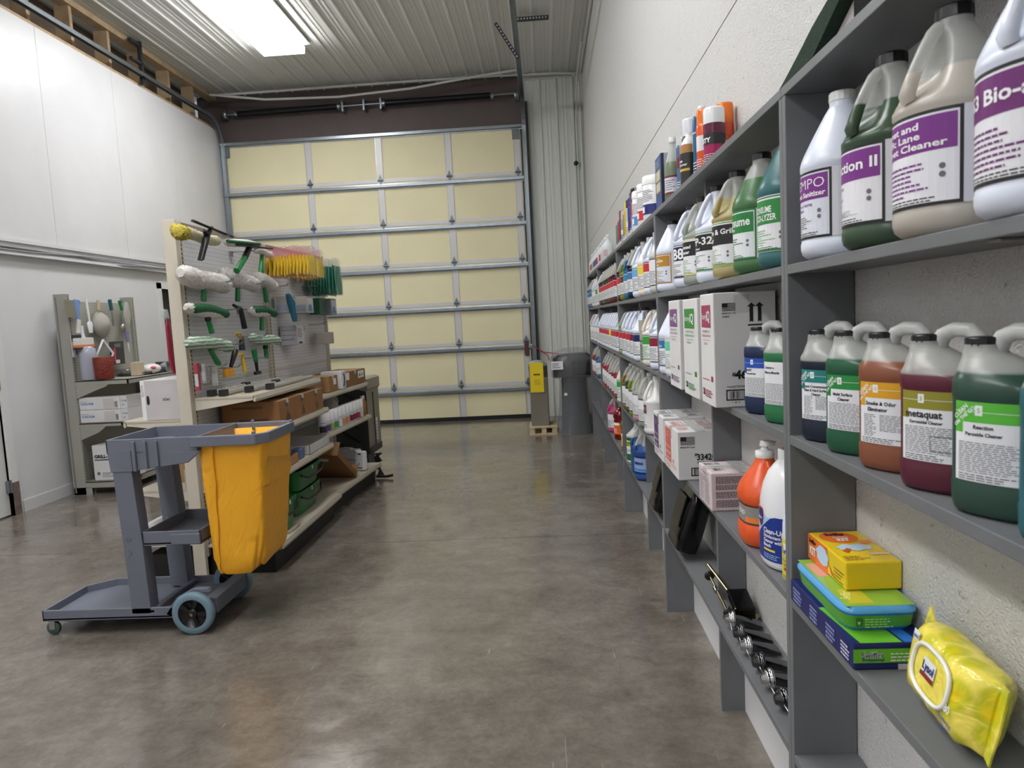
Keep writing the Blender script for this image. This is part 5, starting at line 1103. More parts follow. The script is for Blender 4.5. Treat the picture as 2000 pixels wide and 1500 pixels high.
def slotmat(name,c):
    m=bpy.data.materials.new(name);m.use_nodes=True;nt=m.node_tree;b=nt.nodes['Principled BSDF'];b.inputs['Roughness'].default_value=.45
    tc=nt.nodes.new('ShaderNodeTexCoord');sp=nt.nodes.new('ShaderNodeSeparateXYZ');nt.links.new(tc.outputs['Object'],sp.inputs[0])
    q=nt.nodes.new('ShaderNodeMath');q.operation='DIVIDE';q.inputs[1].default_value=.0254;nt.links.new(sp.outputs[2],q.inputs[0]);f=nt.nodes.new('ShaderNodeMath');f.operation='FRACT';nt.links.new(q.outputs[0],f.inputs[0]);g=nt.nodes.new('ShaderNodeMath');g.operation='GREATER_THAN';g.inputs[1].default_value=.42;nt.links.new(f.outputs[0],g.inputs[0])
    mx=nt.nodes.new('ShaderNodeMix');mx.data_type='RGBA';mx.inputs[6].default_value=lin(c);mx.inputs[7].default_value=lin('2E2D2A');nt.links.new(g.outputs[0],mx.inputs[0]);nt.links.new(mx.outputs[2],b.inputs['Base Color']);return m
PEG=pegmat('peg_panel','D6D6D8');SLOT=slotmat('slotted_strip','B9AF9C');PEGG=pegmat('peg_panel_grey','A5A49A','5A5A55');SLOTG=slotmat('slotted_strip_grey','9C9B92')
XS=-2.615
def gondola(root,L,H,right,left,endcap=True):
    """right/left: lists of (z, depth) shelves"""
    for yy in((0,L) if endcap else (L,)):
        m=MB();m.box(-.036,yy-.03 if yy==0 else yy-.03,.0,.036,yy+.0 if yy==0 else yy+.0,H,BG);p=m.build('column',root,bevel=.002)
    for yy in(.0,L-.064):
        m=MB();m.box(.030,yy,.12,.041,yy+.034,H-.005,BG).box(.041,yy+.012,.12,.0418,yy+.022,H-.02,SLOT);m.build('slotted_strip',root)
    m=MB();m.box(-.028,.03,.16,.028,L-.06,1.135,PEG);m.build('peg_panel',root)
    m=MB();m.box(-.028,.03,1.15,.028,L-.06,H-.03,PEG);m.build('peg_panel',root)
    m=MB();m.box(-.032,.0,1.135,.032,L-.03,1.15,BG);m.build('mid_rail',root)
    m=MB();m.box(-.034,.0,H-.03,.034,L-.03,H-.005,mat('brown_top_rail','8E8278',.5));m.build('top_rail',root)
    for sgn,lst in((1,right),(-1,left)):
        for k,(z,d) in enumerate(lst):
            m=MB();m.M=Matrix.Scale(sgn,4,(1,0,0))
            m.box(.042,.004,z-.012,.0+d,L-.034,z,BG2);m.prism([(d-.006,z-.034),(d+.006,z-.036),(d+.010,z-.022),(d+.004,z+.003),(d-.006,z+.001)],'y',.004,L-.034,BG2);sh=m.build('shelf',root)
            if k<len(lst)-1:
                for yy in(.006,L-.042):
                    m=MB();m.M=Matrix.Scale(sgn,4,(1,0,0));m.prism([(.036,z-.075),(.036,z-.013),(d-.010,z-.013),(d-.010,z-.026)],'y',yy,yy+.004,BG);m.build('bracket',sh)
        m=MB();m.M=Matrix.Scale(sgn,4,(1,0,0));d=lst[-1][1];m.box(.0,.03,.0,d-.06,L-.03,.135,KICK);m.build('kick_base',root)
gA=thing('pegboard_gondola',(XS,3.955,0),'beige double sided pegboard display with squeegees and sleeves, nearer section','display shelving')
gondola(gA,1.225,2.085,[(1.065,.395),(.845,.44),(.575,.46),(.185,.49)],[(.945,.39),(.53,.36),(.20,.40)])
gB=thing('pegboard_gondola',(XS-.004,5.185,0),'beige pegboard display section hung with yellow and green gloves, farther section','display shelving',rz=-math.radians(3.5))
gondola(gB,1.20,2.085,[(.925,.375),(.625,.39),(.175,.45)],[(.945,.39),(.53,.36),(.20,.40)],False)
# hooks ------------------------------------------------------------------
GR=mat('squeegee_green','1E7A40',.4);GRD=mat('sleeve_green','1F5C38',.8,bump=.3,bscale=200);KB=mat('handle_black','17181B',.4);YE=mat('tool_yellow','D8B52A',.4)
def fur(name,c,c2=None):
    if name in MC:return MC[name]
    m=mat(name,c,1,bump=1.0,bscale=190,noise=.12,nscale=60)
    if c2:
        nt=m.node_tree;b=nt.nodes['Principled BSDF'];tc=nt.nodes.new('ShaderNodeTexCoord');w_=nt.nodes.new('ShaderNodeTexWave');w_.bands_direction='Z';w_.inputs['Scale'].default_value=14;w_.inputs['Distortion'].default_value=3
        nt.links.new(tc.outputs['Object'],w_.inputs[0]);mx=nt.nodes.new('ShaderNodeMix');mx.data_type='RGBA';mx.inputs[6].default_value=lin(c);mx.inputs[7].default_value=lin(c2);nt.links.new(w_.outputs['Fac'],mx.inputs[0]);nt.links.new(mx.outputs[2],b.inputs['Base Color'])
    return m
FW=fur('white_fleece','E6E2DC');FS=fur('striped_fleece','E4E8E0','6E9E7A');FY=fur('yellow_fringe','E0CC5A');FC=fur('cream_fleece','D6CFAC')
XP=-2.50
def sleeve(mb,a,b,r,mt,seed=0,flat=1.0,n=22,fuzz=.10):
    a=Vector(a);b=Vector(b);rnd=random.Random(seed);rs=[];N=44;n=n+14;fuzz*=1.1
    for k in range(N+1):
        q=k/N;c=a.lerp(b,q)+Vector((0,0,.007*math.sin(q*6+seed)-.012*q));e=min(1,(math.sin(PI*min(max(q,.012),.988)))*4)**.45
        rs.append([c+Vector((math.cos(t)*r*e*flat*(1+rnd.uniform(-fuzz,fuzz)),0,math.sin(t)*r*e*(1+rnd.uniform(-fuzz,fuzz)))) for t in[2*PI*i/n for i in range(n)]])
    mb.loft(rs,mt)
def hook(mb,p,L=.16):
    p=Vector(p)
    for dy in(-.012,.012):mb.tube([(p.x-.0,p.y+dy,p.z),(p.x+L*.5,p.y+dy,p.z-.003),(p.x+L*.9,p.y+dy,p.z+.0),(p.x+L,p.y+dy,p.z+.018)],.0028,GALV,6)
    mb.box(p.x-.004,p.y-.022,p.z-.03,p.x,p.y+.022,p.z+.005,GALV)
def peg_hook(px,py,d,L=.16,X=-2.573):
    p=atX(px,py,X);t=thing('peg_hook',p,d,'hook','wire hooks on the pegboard');m=MB();hook(m,(0,0,0),L);m.build('wire',t);return t
def wash(a,b,ha,hb,mt,d,r=.036,hc=GR,X=XP,cover=None,collar=None,flat=1.0):
    """T-shaped washer: sleeve from pixel a to b, handle from ha to hb"""
    A,B,HA,HB_=[atX(*p,X) for p in(a,b,ha,hb)];o=(A+B)/2
    t=thing('window_washer',o,d,'window washer','window washers and squeegees on the pegboard')
    m=MB();sleeve(m,A-o,B-o,r,mt,hash(a)%97,flat);m.build('sleeve',t)
    if cover:
        m=MB();sleeve(m,(A-o)*.90+Vector((.012,0,.010)),(B-o)+Vector((.012,0,.006)),r*.92,cover,5,.95,fuzz=.03);m.build('cover',t)
    m=MB();m.tube([HA-o,(HA*.5+HB_*.5)-o,HB_-o],[.013,.015,.017],hc,10);h=m.build('handle',t)
    if collar:
        m=MB();e=HA.lerp(HB_,.28);m.tube([HA-o,e-o],[.016,.019],collar,10);m.build('collar',h)
    return t
t=wash((352,452),(428,468),(404,462),(393,505),FC,'cream washer with bright yellow fringe end, top left of the pegboard',.030,KB)
m=MB();A=atX(347,449,XP);o=Vector(t.location);sleeve(m,A-o+Vector((0,-.02,0)),atX(362,455,XP)-o,.036,FY,3,fuzz=.22);m.build('fringe_end',t)
def bar(a,b,r,mt,X=XP):return atX(*a,X),atX(*b,X)
A,B=atX(376,431,XP+.06),atX(454,463,XP+.06);o=(A+B)/2;t=thing('long_squeegee',o,'long black squeegee with Y shaped black handle at the top of the pegboard','squeegee')
m=MB();m.tube([A-o,B-o],.011,KB,6,flat=.7);m.build('blade_channel',t)
H0=atX(404,460,XP+.05)-o;H1=atX(392,508,XP+.04)-o
m=MB();m.tube([H0,H1],[.024,.022],KB,4,flat=.5);m.tube([H0,atX(414,444,XP+.06)-o],[.018,.010],KB,6);m.tube([H0,atX(398,450,XP+.06)-o],[.018,.008],KB,6);m.build('handle',t)
# green squeegee with pad
A,B=atX(440,470,XP+.05),atX(505,478,XP+.05);o=(A+B)/2;t=thing('scrub_squeegee',o,'green handled squeegee with white and green scrubber pad in the second row','squeegee')
m=MB();sleeve(m,A-o,B-o,.024,FW,4,1.2);m.build('scrubber_pad',t);m=MB();m.tube([atX(444,471,XP+.08)-o,atX(507,477,XP+.08)-o],.011,GRD,6);m.build('green_backing',t)
m=MB();m.tube([atX(462,478,XP+.08)-o,atX(532,486,XP+.08)-o],.007,KB,6);m.build('blade_channel',t)
m=MB();m.tube([atX(487,484,XP+.06)-o,atX(477,505,XP+.06)-o,atX(462,529,XP+.06)-o],[.016,.018,.020],GR,10);h=m.build('handle',t);m=MB();m.tube([atX(487,484,XP+.06)-o,atX(478,503,XP+.06)-o],[.019,.020],KB,10);m.build('collar',h)
wash((496,488),(530,494),(512,494),(509,534),FW,'green handled washer with small white head beside the second squeegee',.024)
wash((352,533),(444,556),(398,552),(398,588),FW,'large fluffy white sleeve with green handle, leftmost of the white sleeves',.054)
wash((434,534),(500,556),(464,558),(464,588),FW,'middle fluffy white sleeve with green handle',.050)
wash((498,541),(534,556),(516,562),(521,590),FW,'rightmost fluffy white sleeve with green handle',.046)
wash((362,603),(442,610),(404,616),(414,650),FW,'long dark green sleeve with white end and green handle on the left',.030,cover=GRD,collar=KB)
wash((486,606),(536,610),(511,614),(512,645),FW,'shorter dark green sleeve with white edge on the right',.030,cover=GRD)
wash((364,668),(452,672),(410,682),(427,711),FS,'long green and white striped fleece sleeve, lower left',.036)
wash((489,659),(545,664),(518,674),(521,699),FS,'shorter green and white striped fleece sleeve, lower right',.034,collar=KB)
def tool(name,d,pts,cat='scraper',X=XP,head=None):
    P=[atX(*p,X) for p in pts];o=P[0];t=thing(name,o,d,cat,'scrapers and squeegee handles on the pegboard');return t,[p-o for p in P]
t,P=tool('squeegee','plain black squeegee handle between the green sleeves',[(456,596),(470,604),(478,641)])
m=MB();m.tube([P[0],P[1]],[.010,.016],KB,8);m.build('head',t);m=MB();m.tube([P[1],P[2]],[.016,.019],KB,8);m.build('handle',t)
t,P=tool('glass_scraper','black scraper with gold wire head in the middle of the pegboard',[(464,650),(472,664),(473,684)])
m=MB();m.tube([P[0]+Vector((0,-.03,0)),P[0]+Vector((0,.04,-.005)),P[1],P[0]+Vector((0,-.03,0))],.006,YE,6);m.build('wire_head',t);m=MB();m.tube([P[1],P[2]],[.016,.022],KB,8);m.build('handle',t)
t,P=tool('floor_scraper','black handled scraper with orange blade guard hanging downwards',[(460,684),(451,716),(447,727)])
m=MB();m.tube([P[0],P[1]],[.020,.012],KB,8);m.build('handle',t);m=MB();m.rbox(-.014,-.055,-.03,.014,.055,.02,mat('orange_guard','DE9A1E',.4),.006);g=m.build('blade_guard',t,P[2]+Vector((0,0,.004)))
t,P=tool('glass_scraper','all yellow scraper with holes in its handle',[(470,692),(474,700),(478,726)])
m=MB();m.tube([P[0]+Vector((0,-.035,0)),P[0]+Vector((0,.035,0)),P[1]],.009,YE,6);m.build('head',t);m=MB();m.tube([P[1],P[2]],[.012,.014],YE,8);m.build('handle',t)
t,P=tool('floor_scraper','green handled scraper with black T head on the right',[(496,683),(500,706),(503,728)])
m=MB();m.tube([P[0],P[1]],[.020,.016],GR,8);m.build('handle',t);m=MB();m.tube([P[1],P[2]],[.013,.010],KB,8);m.rbox(P[2].x-.01,P[2].y-.045,P[2].z-.012,P[2].x+.01,P[2].y+.045,P[2].z+.010,KB,.004);m.build('head',t)
for a,d in(((398,463),'wire hook holding the long black squeegee'),((452,492),'wire hook under the scrub squeegee'),((402,552),'wire hook in front of the left white sleeve'),((468,556),'wire hook in front of the middle white sleeve'),((520,560),'wire hook in front of the right white sleeve'),((418,606),'wire hook in front of the left green sleeve'),((468,604),'wire hook holding the plain black handle'),((424,674),'wire hook in front of the left striped sleeve'),((474,658),'wire hook beside the gold scraper'),((476,700),'wire hook beside the yellow scraper'),((532,664),'wire hook in front of the right striped sleeve'),((390,716),'wire hook holding the red blade packs'),((418,719),'wire hook holding the silver blade packs'),((586,560),'wire hook under the yellow gloves'),((600,606),'wire hook below the teal glove'),((598,634),'wire hook holding the small coiled pack')):peg_hook(*a,d,.17)
# blister packs
def pack(px0,py0,px1,py1,c,d,X=-2.52,n=1,th=.012,name='blade_pack',grp='packs on the pegboard hooks'):
    A,B=atX(px0,py0,X),atX(px1,py1,X);t=thing(name,((A+B)/2),d,'pack',grp);y=abs(A.y-B.y)/2;z=abs(A.z-B.z)/2
    m=MB();m.rbox(-th,-y,-z,th,y,z,mat('pack_'+c,c,.3),min(.003,th*.5));m.build('body',t);m=MB();s=plane_surf((th+.0006,-y,-z),(0,1,0),(0,0,1),(1,0,0));s2=plane_surf((-th,-y-.0006,-z),(1,0,0),(0,0,1),(0,-1,0));put_rect(m,s2,.1*th,z*.3,1.9*th,z*1.2,col('C9C9CC'),.0006,1);put_lines(m,s,.004,2*z-.01,2*y-.004,.01,6,GRYP,.0006);m.build('label',t,fix=False);return t
pack(381,709,391,762,'B43A4C','red and silver scraper blade card, left of the lower hooks',th=.011)
pack(396,711,406,748,'A9A9AC','first narrow silver blade pack',th=.012);pack(417,713,428,752,'B5B5A8','second wider silver blade pack',th=.018)
# gloves bunches: each bag a thing
def bagmesh(c,w,h,key):
    def f():
        m=MB();mt=mat('glove_'+c,c,.3,bump=.6,bscale=60);rs=[]
        for k in range(9):
            q=k/8;e=(math.sin(PI*(.06+.88*q)))**.35;rs.append([(.0105*e*math.cos(t)*(1+.3*math.sin(3*t+k)),w/2*(.82+.18*q)*math.copysign(abs(math.sin(t))**.5,math.sin(t)),-h*q) for t in[2*PI*i/16 for i in range(16)]])
        m.loft(rs,mt);return m.mesh('glove_bundle')
    return cached(key,f)
def filmmesh(w,h,key,tint='E8D0D8'):
    def f():
        m=MB();mt=mat('clear_film_'+tint,tint,.1,alpha=.35,spec=.8)
        m.add([(.0,-w*.52,.05),(.0,w*.52,.05),(.002,w*.55,-h*.5),(-.001,w*.5,-h-.02),(.003,-w*.5,-h-.02),(-.002,-w*.55,-h*.5)],[(0,1,2,3,4,5)],mt);m.tube([(0,-w*.3,.045),(0,0,.06),(0,w*.3,.05)],.003,mt,4);return m.mesh('film_bag')
    return cached(key,f)
def bunch(px,py,X0,X1,n,c,w,h,lab,grp,tint='E8D0D8',tilt=0):
    P=atX(px,py,X0);r=random.Random(n)
    for k in range(n):
        x=X0+(X1-X0)*k/(n-1);t=thing('rubber_gloves',(x,P.y+r.uniform(-.012,.012),P.z+r.uniform(-.008,.008)),lab,'gloves',grp,rot=(r.uniform(-.05,.05)+tilt,r.uniform(-.015,.015),r.uniform(-.03,.03)))
        link(bagmesh(c,w,h,'gb'+c),'glove_bundle',t,(0,0,-.03));link(filmmesh(w,h,'fb'+c,tint),'film_bag',t,(.006,0,-.02))
bunch(528,494,-2.54,-2.24,13,'E6CB2A',.20,.145,'yellow rubber gloves in clear pink topped bag, in the left big bunch','yellow gloves in the left bunch','E6A0B8')
bunch(572,502,-2.53,-2.31,8,'E0C428',.19,.15,'yellow rubber gloves in clear bag, in the second bunch behind','yellow gloves in the right bunch','E6A0B8')
bunch(613,516,-2.47,-2.27,9,'1E7A62',.20,.24,'green rubber gloves in clear bag, in the large hanging green bunch','green gloves in the large bunch','C9D8D4')
bunch(598,512,-2.52,-2.46,3,'1A5A44',.16,.22,'dark green gloves in clear bag close to the pegboard','dark green gloves near the board','C9D8D4')
def pbox(px0,py0,px1,py1,X,dep,c,d,name='glove_box',prn=None):
    """box hanging or standing against board; pixel rect is its near face (-Y) spanning X..X+dep"""
    A=atX(px0,py1,X);B=atX(px0,py0,X);t=thing(name,(X,A.y,A.z),d,'box','small boxes on the pegboard hooks');h=B.z-A.z
    m=MB();m.rbox(0,0,0,dep,.16,h,mat('sb_'+c,c,.45),.003);m.build('body',t);m=MB();s=plane_surf((0,-.0006,0),(1,0,0),(0,0,1),(0,-1,0));s2=plane_surf((dep+.0006,0,0),(0,1,0),(0,0,1),(1,0,0))
    (prn or (lambda *a:None))(m,s,s2,dep,.16,h)
    if m.f:m.build('printing',t,fix=False)
    return t
def pb1(m,s,s2,W,D,H):put_rect(m,s,W*.1,H*.1,W*.9,H*.5,col('8E9AA8'),.0004,1);put_rect(m,s2,D*.1,H*.3,D*.9,H*.9,col('D8DCE0'),.0004,1);put_rect(m,s2,D*.2,H*.1,D*.7,H*.5,col('5A8AB8'),.0006,1)
def pb2(m,s,s2,W,D,H):
    for k in(.25,.5,.75):put_rect(m,s,W*.08,H*k,W*.95,H*(k+.02),col('4A4A50'),.0004,1)
    put_rect(m,s2,0,0,D,H,col('C9C9CC'),.0004,1);put_lines(m,s2,D*.1,H*.9,D*.8,H*.4,6,BLK,.0006);put_rect(m,s2,D*.2,H*.05,D*.7,H*.15,BLK,.0006,1)
pbox(537,580,0,612,-2.56,.11,'A9A8A4','grey glove box left of the teal glove',prn=pb1);pbox(577,580,0,612,-2.53,.10,'B5B2AC','pale glove box with blue picture right of the teal glove',prn=pb1)
pbox(605,583,0,615,-2.505,.09,'1F5A40','dark green glove packet box',prn=None);pbox(626,584,0,616,-2.49,.10,'9A9CA4','grey and navy glove box at the end of the pegboard',prn=pb1)
pbox(549,637,0,675,-2.56,.13,'9C9BA0','grey striped card box low on the farther pegboard',prn=pb2)
pbox(615,650,0,673,-2.49,.12,'A39C94','taupe box at the lower end of the farther pegboard',prn=None)
t,P=tool('teal_cloth_glove','loose teal rubber glove hanging between the glove boxes',[(562,574),(568,590),(576,628)],'glove',-2.42)
m=MB();m.tube(P,[.018,.032,.018],mat('teal_glove','2A6E8E',.4),10,flat=.45);m.tube([P[1],P[2]+Vector((0,.03,.02))],[.02,.012],mat('teal_glove','2A6E8E',.4),8,flat=.5);m.build('glove',t)
p=atX(588,640,-2.5);t=thing('coiled_mask_pack',p,'small dark rimmed clear pack above the striped card box','pack');m=MB();m.lathe([(.001,-.01),(.05,-.008),(.055,0),(.03,.02),(.001,.025)],mat('clear_grey','9C9C98',.2),n=20);q=m.build('shell',t);q.rotation_euler=(0,PI/2,0)
p=atX(583,548,-2.5);t=thing('silver_clip_pack',p,'small silver clip pack hanging under the yellow gloves','pack');m=MB();m.sphere((0,0,0),.035,mat('clear_grey','9C9C98',.2),12,(.8,1,.7));m.build('shell',t)
# goods on the right-hand shelves ------------------------------------------
def gbox(name,X0,Y0,X1,Y1,z,h,c,d,grp=None,prn=None,rz=0,tape=True):
    cx,cy=(X0+X1)/2,(Y0+Y1)/2;t=thing(name,(cx,cy,z+.001),d,'box',grp,rz=rz);a,b=abs(X1-X0)/2,abs(Y1-Y0)/2
    m=MB();m.rbox(-a,-b,0,a,b,h,mat('box_'+c,c,.65,noise=.04,nscale=9),min(.003,h/8));m.build('body',t)
    m=MB();
    if tape:m.box(-a-.0004,-.02,h-.03,a+.0004,.02,h+.0006,TAPE)
    sR=plane_surf((a,-b,0),(0,1,0),(0,0,1),(1,0,0));sN=plane_surf((-a,-b,0),(1,0,0),(0,0,1),(0,-1,0))
    if prn:prn(m,sR,sN,2*b,2*a,h)
    if m.f:m.build('printing',t,fix=False)
    return t
DKP=col('5E4630')
def bprn(m,sR,sN,W,D,H):
    m.add([sR(W*.5+W*.12*a,H*b,.0006) for a,b in((-1,.1),(1,.1),(1,.3),(.25,.42),(.25,.55),(-.25,.55),(-.25,.42),(-1,.3))],[tuple(range(8))],DKP);put_rect(m,sR,W*.35,H*.7,W*.5,H*.85,DKP,.0006,1)
    put_lines(m,sN,D*.2,H*.85,D*.9,H*.72,1,DKP,.0006,.7);put_rect(m,sN,D*.3,H*.1,D*.8,H*.3,DKP,.0006,1)
for a,b,d in((4.235,4.515,'brown carton with dark print, nearest of three on the second display shelf'),(4.52,4.80,'brown carton in the middle of three on the second display shelf'),(4.805,5.085,'brown carton farthest of three on the second display shelf')):
    gbox('bottle_carton',-2.555,a,-2.185,b,.845,.152,'94683F',d,'three brown cartons on the display',bprn)
# wrapped poles on top shelf
WRP=mat('plastic_wrap','B9B6AE',.12,alpha=.75,bump=.8,bscale=50,spec=.8)
for k,(x,y0,y1,d) in enumerate(((-2.50,4.0,5.05,'clear wrapped squeegee channel lying against the pegboard'),(-2.42,3.98,4.9,'wrapped silver channel with black end blocks, second from the board'),(-2.34,4.15,5.1,'wrapped channel third from the board'),(-2.27,4.3,5.12,'shiny wrapped channel at the front edge of the top shelf'))):
    t=thing('wrapped_channel',(x,y0,1.0665+.018),d,'squeegee channel','wrapped squeegee channels on the top display shelf');m=MB();L=y1-y0
    m.tube([(0,0.03,0),(.004,L*.3,.0),(-.003,L*.6,.0),(0,L,0)],[.016,.018,.0165,.012],WRP,8);m.build('wrap',t)
    m=MB();m.box(-.018,-.0,-.017,.018,.055,.02,KB);m.build('end_block',t)
    if k in(0,2):
        m=MB();m.box(-.02,L*.45,-.017,.02,L*.45+.06,.022,KB);m.build('end_block',t)
# third shelf: trays
def tray(X0,Y0,X1,Y1,z,h,c,d,stuff=None):
    t=thing('open_tray',((X0+X1)/2,(Y0+Y1)/2,z+.001),d,'tray');a,b=(X1-X0)/2,(Y1-Y0)/2;m=MB();mt=mat('box_'+c,c,.65,noise=.04,nscale=9)
    m.box(-a,-b,0,a,b,.004,mt).box(-a,-b,0,-a+.003,b,h,mt).box(a-.003,-b,0,a,b,h,mt).box(-a,-b,0,a,-b+.003,h,mt).box(-a,b-.003,0,a,b,h,mt);m.build('body',t);return t
tray(-2.50,4.00,-2.165,4.44,.575,.06,'A87E52','open brown tray with dark goods, behind the yellow bag');tray(-2.52,4.66,-2.165,5.10,.575,.065,'C9C8C6','open white and brown tray at the far end of the third display shelf')
for k in range(5):
    t=thing('black_pad_roll',(-2.33+.0*k,4.06+k*.08,.58+.03),'dark pad roll lying in the open brown tray','pad roll','dark rolls in the brown tray');m=MB();m.cyl((-.13,0,.0),(.13,0,.0),.026,mat('dark_pad','2A2420',.9,bump=.5,bscale=100),10);m.build('roll',t)
t=thing('striped_packet',(-2.2,4.53,.577),'small blue and white packet between the trays','packet');m=MB();m.rbox(-.03,-.04,0,.03,.04,.07,mat('pack_5A6E96','5A6E96',.4),.004);m.build('body',t)
t=thing('black_bag',(-2.40,4.55,.577),'crumpled black bag at the back between the trays','bag');m=MB();m.sphere((0,0,.05),.085,mat('black_bag_film','0E1210',.3,bump=.8,bscale=30),14,(1,1.0,.55));m.build('body',t)
# green buckets
GB=mat('bucket_green','1E6E36',.35)
def bucket(x,y,z,L,W,H,d,rz=0,tip=None):
    t=thing('squeegee_bucket',(x,y,z+.002),d,'bucket','green rectangular buckets on the bottom display shelf',rot=tip or (0,0,rz))
    m=MB();def_=[]
    def rg(zz,a,b):return ring(zz,a,b,0,0,6,36)
    m.loft([rg(0,W*.40,L*.42),rg(.006,W*.42,L*.44),rg(H*.8,W*.48,L*.49),rg(H*.82,W*.52,L*.525),rg(H,W*.53,L*.535),rg(H,W*.50,L*.505),rg(H*.82,W*.46,L*.47),rg(.012,W*.40,L*.42)],GB,True,False);m.build('body',t)
    m=MB();m.tube([(W*.53,-L*.45,H*.8),(W*.60,-L*.3,H*.62),(W*.62,0,H*.58),(W*.60,L*.3,H*.62),(W*.53,L*.45,H*.8)],.009,KB,6);m.build('handle',t)
    m=MB();s=plane_surf((W*.535,0,H*.88),(0,1,0),(0,0,1),(1,0,0));put_rect(m,s,-.012,-.01,.012,.016,WPR,.001,1);m.build('sticker',t,fix=False)
    return t
bucket(-2.33,4.72,.185,.46,.26,.165,'lower green bucket of the stacked pair on the bottom display shelf')
bucket(-2.32,4.70,.353,.48,.28,.145,'upper green bucket of the stacked pair with black handle below its rim')
bucket(-2.29,4.21,.185,.30,.25,.20,'single smaller green bucket behind the yellow cart bag')
# section B
bY=lambda f:5.185+f
gbox('parcel_box',-2.55,5.22,-2.27,5.38,.929,.13,'8A6A48','brown parcel box at the near end of the higher far shelf','parcels',None,rz=-.06)
gbox('parcel_box',-2.52,5.42,-2.23,5.62,.929,.125,'9A7448','second brown parcel box next to the white narrow box','parcels',lambda m,a,b,W,D,H:put_rect(m,a,W*.5,H*.4,W*.8,H*.8,WPR,.0006,1),rz=-.06)
def smile(m,a,b,W,D,H):
    put_lines(m,b,D*.2,H*.9,D*.6,H*.7,2,BLK,.0006)
    pts=[a(W*(.3+.28*math.sin(q*2.6)),H*(.15+.7*q),.001) for q in[i/8 for i in range(9)]];m.tube(pts,.006,BLK,5)
gbox('narrow_white_box',-2.38,5.665,-2.20,5.76,.929,.145,'D9D9DA','narrow white upright box with black curved mark on the far shelf',None,smile,rz=-.06,tape=False)
gbox('long_parcel_box',-2.46,5.80,-2.20,6.34,.929,.125,'8A6238','long brown parcel box with shipping label at the end of the far shelf',None,lambda m,a,b,W,D,H:(put_rect(m,a,W*.62,H*.4,W*.92,H*.9,WPR,.0006,1),put_rect(m,a,W*.04,H*.45,W*.2,H*.95,WPR,.0006,1),put_bars(m,a,W*.66,H*.5,W*.88,H*.7,BLK,.001,10)),rz=-.06)
cl=['2A2A2E','5A3A80','8AA83A','3A8A6A','D8D8D0','C9905A','D08A6A','6E1F3E','8A1F4A','A03A2A','C8C8CC']
for k in range(11):
    y=5.25+k*.089;t=thing('lidded_bottle',(-2.262+.0054*k,y,.6285),'white capped small bottle with %s on its label, %s in the far shelf row'%(['black','purple','lime','green','pale grey','tan','peach','plum','magenta','rust','silver'][k],['first','second','third','fourth','fifth','sixth','seventh','eighth','ninth','tenth','eleventh'][k]),'bottle','white capped bottles on the far shelf')
    if 'lb' not in MESHES:
        m=MB();m.lathe([(.030,0),(.033,.003),(.033,.105),(.031,.11)],mat('small_white_bottle','DCE0E4',.3),n=20);MESHES['lb']=m.mesh('body');m=MB();m.lathe([(.0335,.106),(.034,.112),(.033,.16),(.031,.163),(.0001,.164)],CAPW,n=20);MESHES['lbc']=m.mesh('cap')
    link(MESHES['lb'],'body',t);link(MESHES['lbc'],'cap',t);m=MB();sf=cyl_surf(.0332,-.7);put_rect(m,sf,-.04,.01,.04,.06,col(cl[k]),.0006,.006);put_rect(m,sf,-.04,.06,.04,.1,WHT,.0006,.006);put_lines(m,sf,-.03,.095,.03,.065,2,GRYP,.001);m.build('label',t,fix=False)
for k in range(2):
    t=thing('amber_bottle',(-2.205,6.225+k*.055,.6285),'slim amber bottle with white cap, %s at the end of the far shelf row'%('left one' if k==0 else 'right one'),'bottle','amber bottles');m=MB();m.lathe([(.02,0),(.023,.003),(.023,.12),(.012,.145),(.011,.15)],mat('amber','A8722E',.2),n=18);m.build('body',t);m=MB();m.lathe([(.013,.148),(.013,.178),(.0001,.179)],CAPW,n=14);m.build('cap',t)
t=thing('handled_jug',(-2.42,6.0,.6285),'white handled jug standing behind the small bottles','jug');m=MB();m.lathe([(.06,0),(.065,.004),(.065,.16),(.04,.2),(.02,.22),(.02,.24)],HD_C,n=20);m.build('body',t);m=MB();m.tube([(.03,0,.215),(.055,0,.20),(.066,0,.16)],.008,HD_C,8);m.build('handle',t)
# tilted carton with green packets, first aid kits
t=thing('tilted_carton',(-2.33,5.55,.358),'open brown carton tipped on its side holding green and white packets','box',rot=(-.62,0,-.1));m=MB();mt=mat('box_8A6238','8A6238',.65);a,b,h=.17,.22,.10
m.box(-a,-b,-.06,a,b,-.055,mt).box(-a,-b,-.06,-a+.004,b,.05,mt).box(-a,-b,-.06,a,-b+.004,.06,mt).box(-a,b-.004,-.06,a,b,.06,mt).box(a-.004,-b,-.06,a,b,-.01,mt);m.build('body',t)
for k in range(6):
    q=thing('green_refill_pack',(-2.26+.04*(k%2)-.05,5.43+.05*k,.365-.022*k+.06),'white and green refill pack inside the tipped carton','pack','refill packs in the tipped carton',rot=(.5,.2*k,.3*k));m=MB();m.rbox(-.035,-.06,-.02,.035,.06,.02,mat('pack_5FA85A' if k%2 else 'pack_C9D0CC','5FA85A' if k%2 else 'C9D0CC',.25),.012);m.build('body',q)
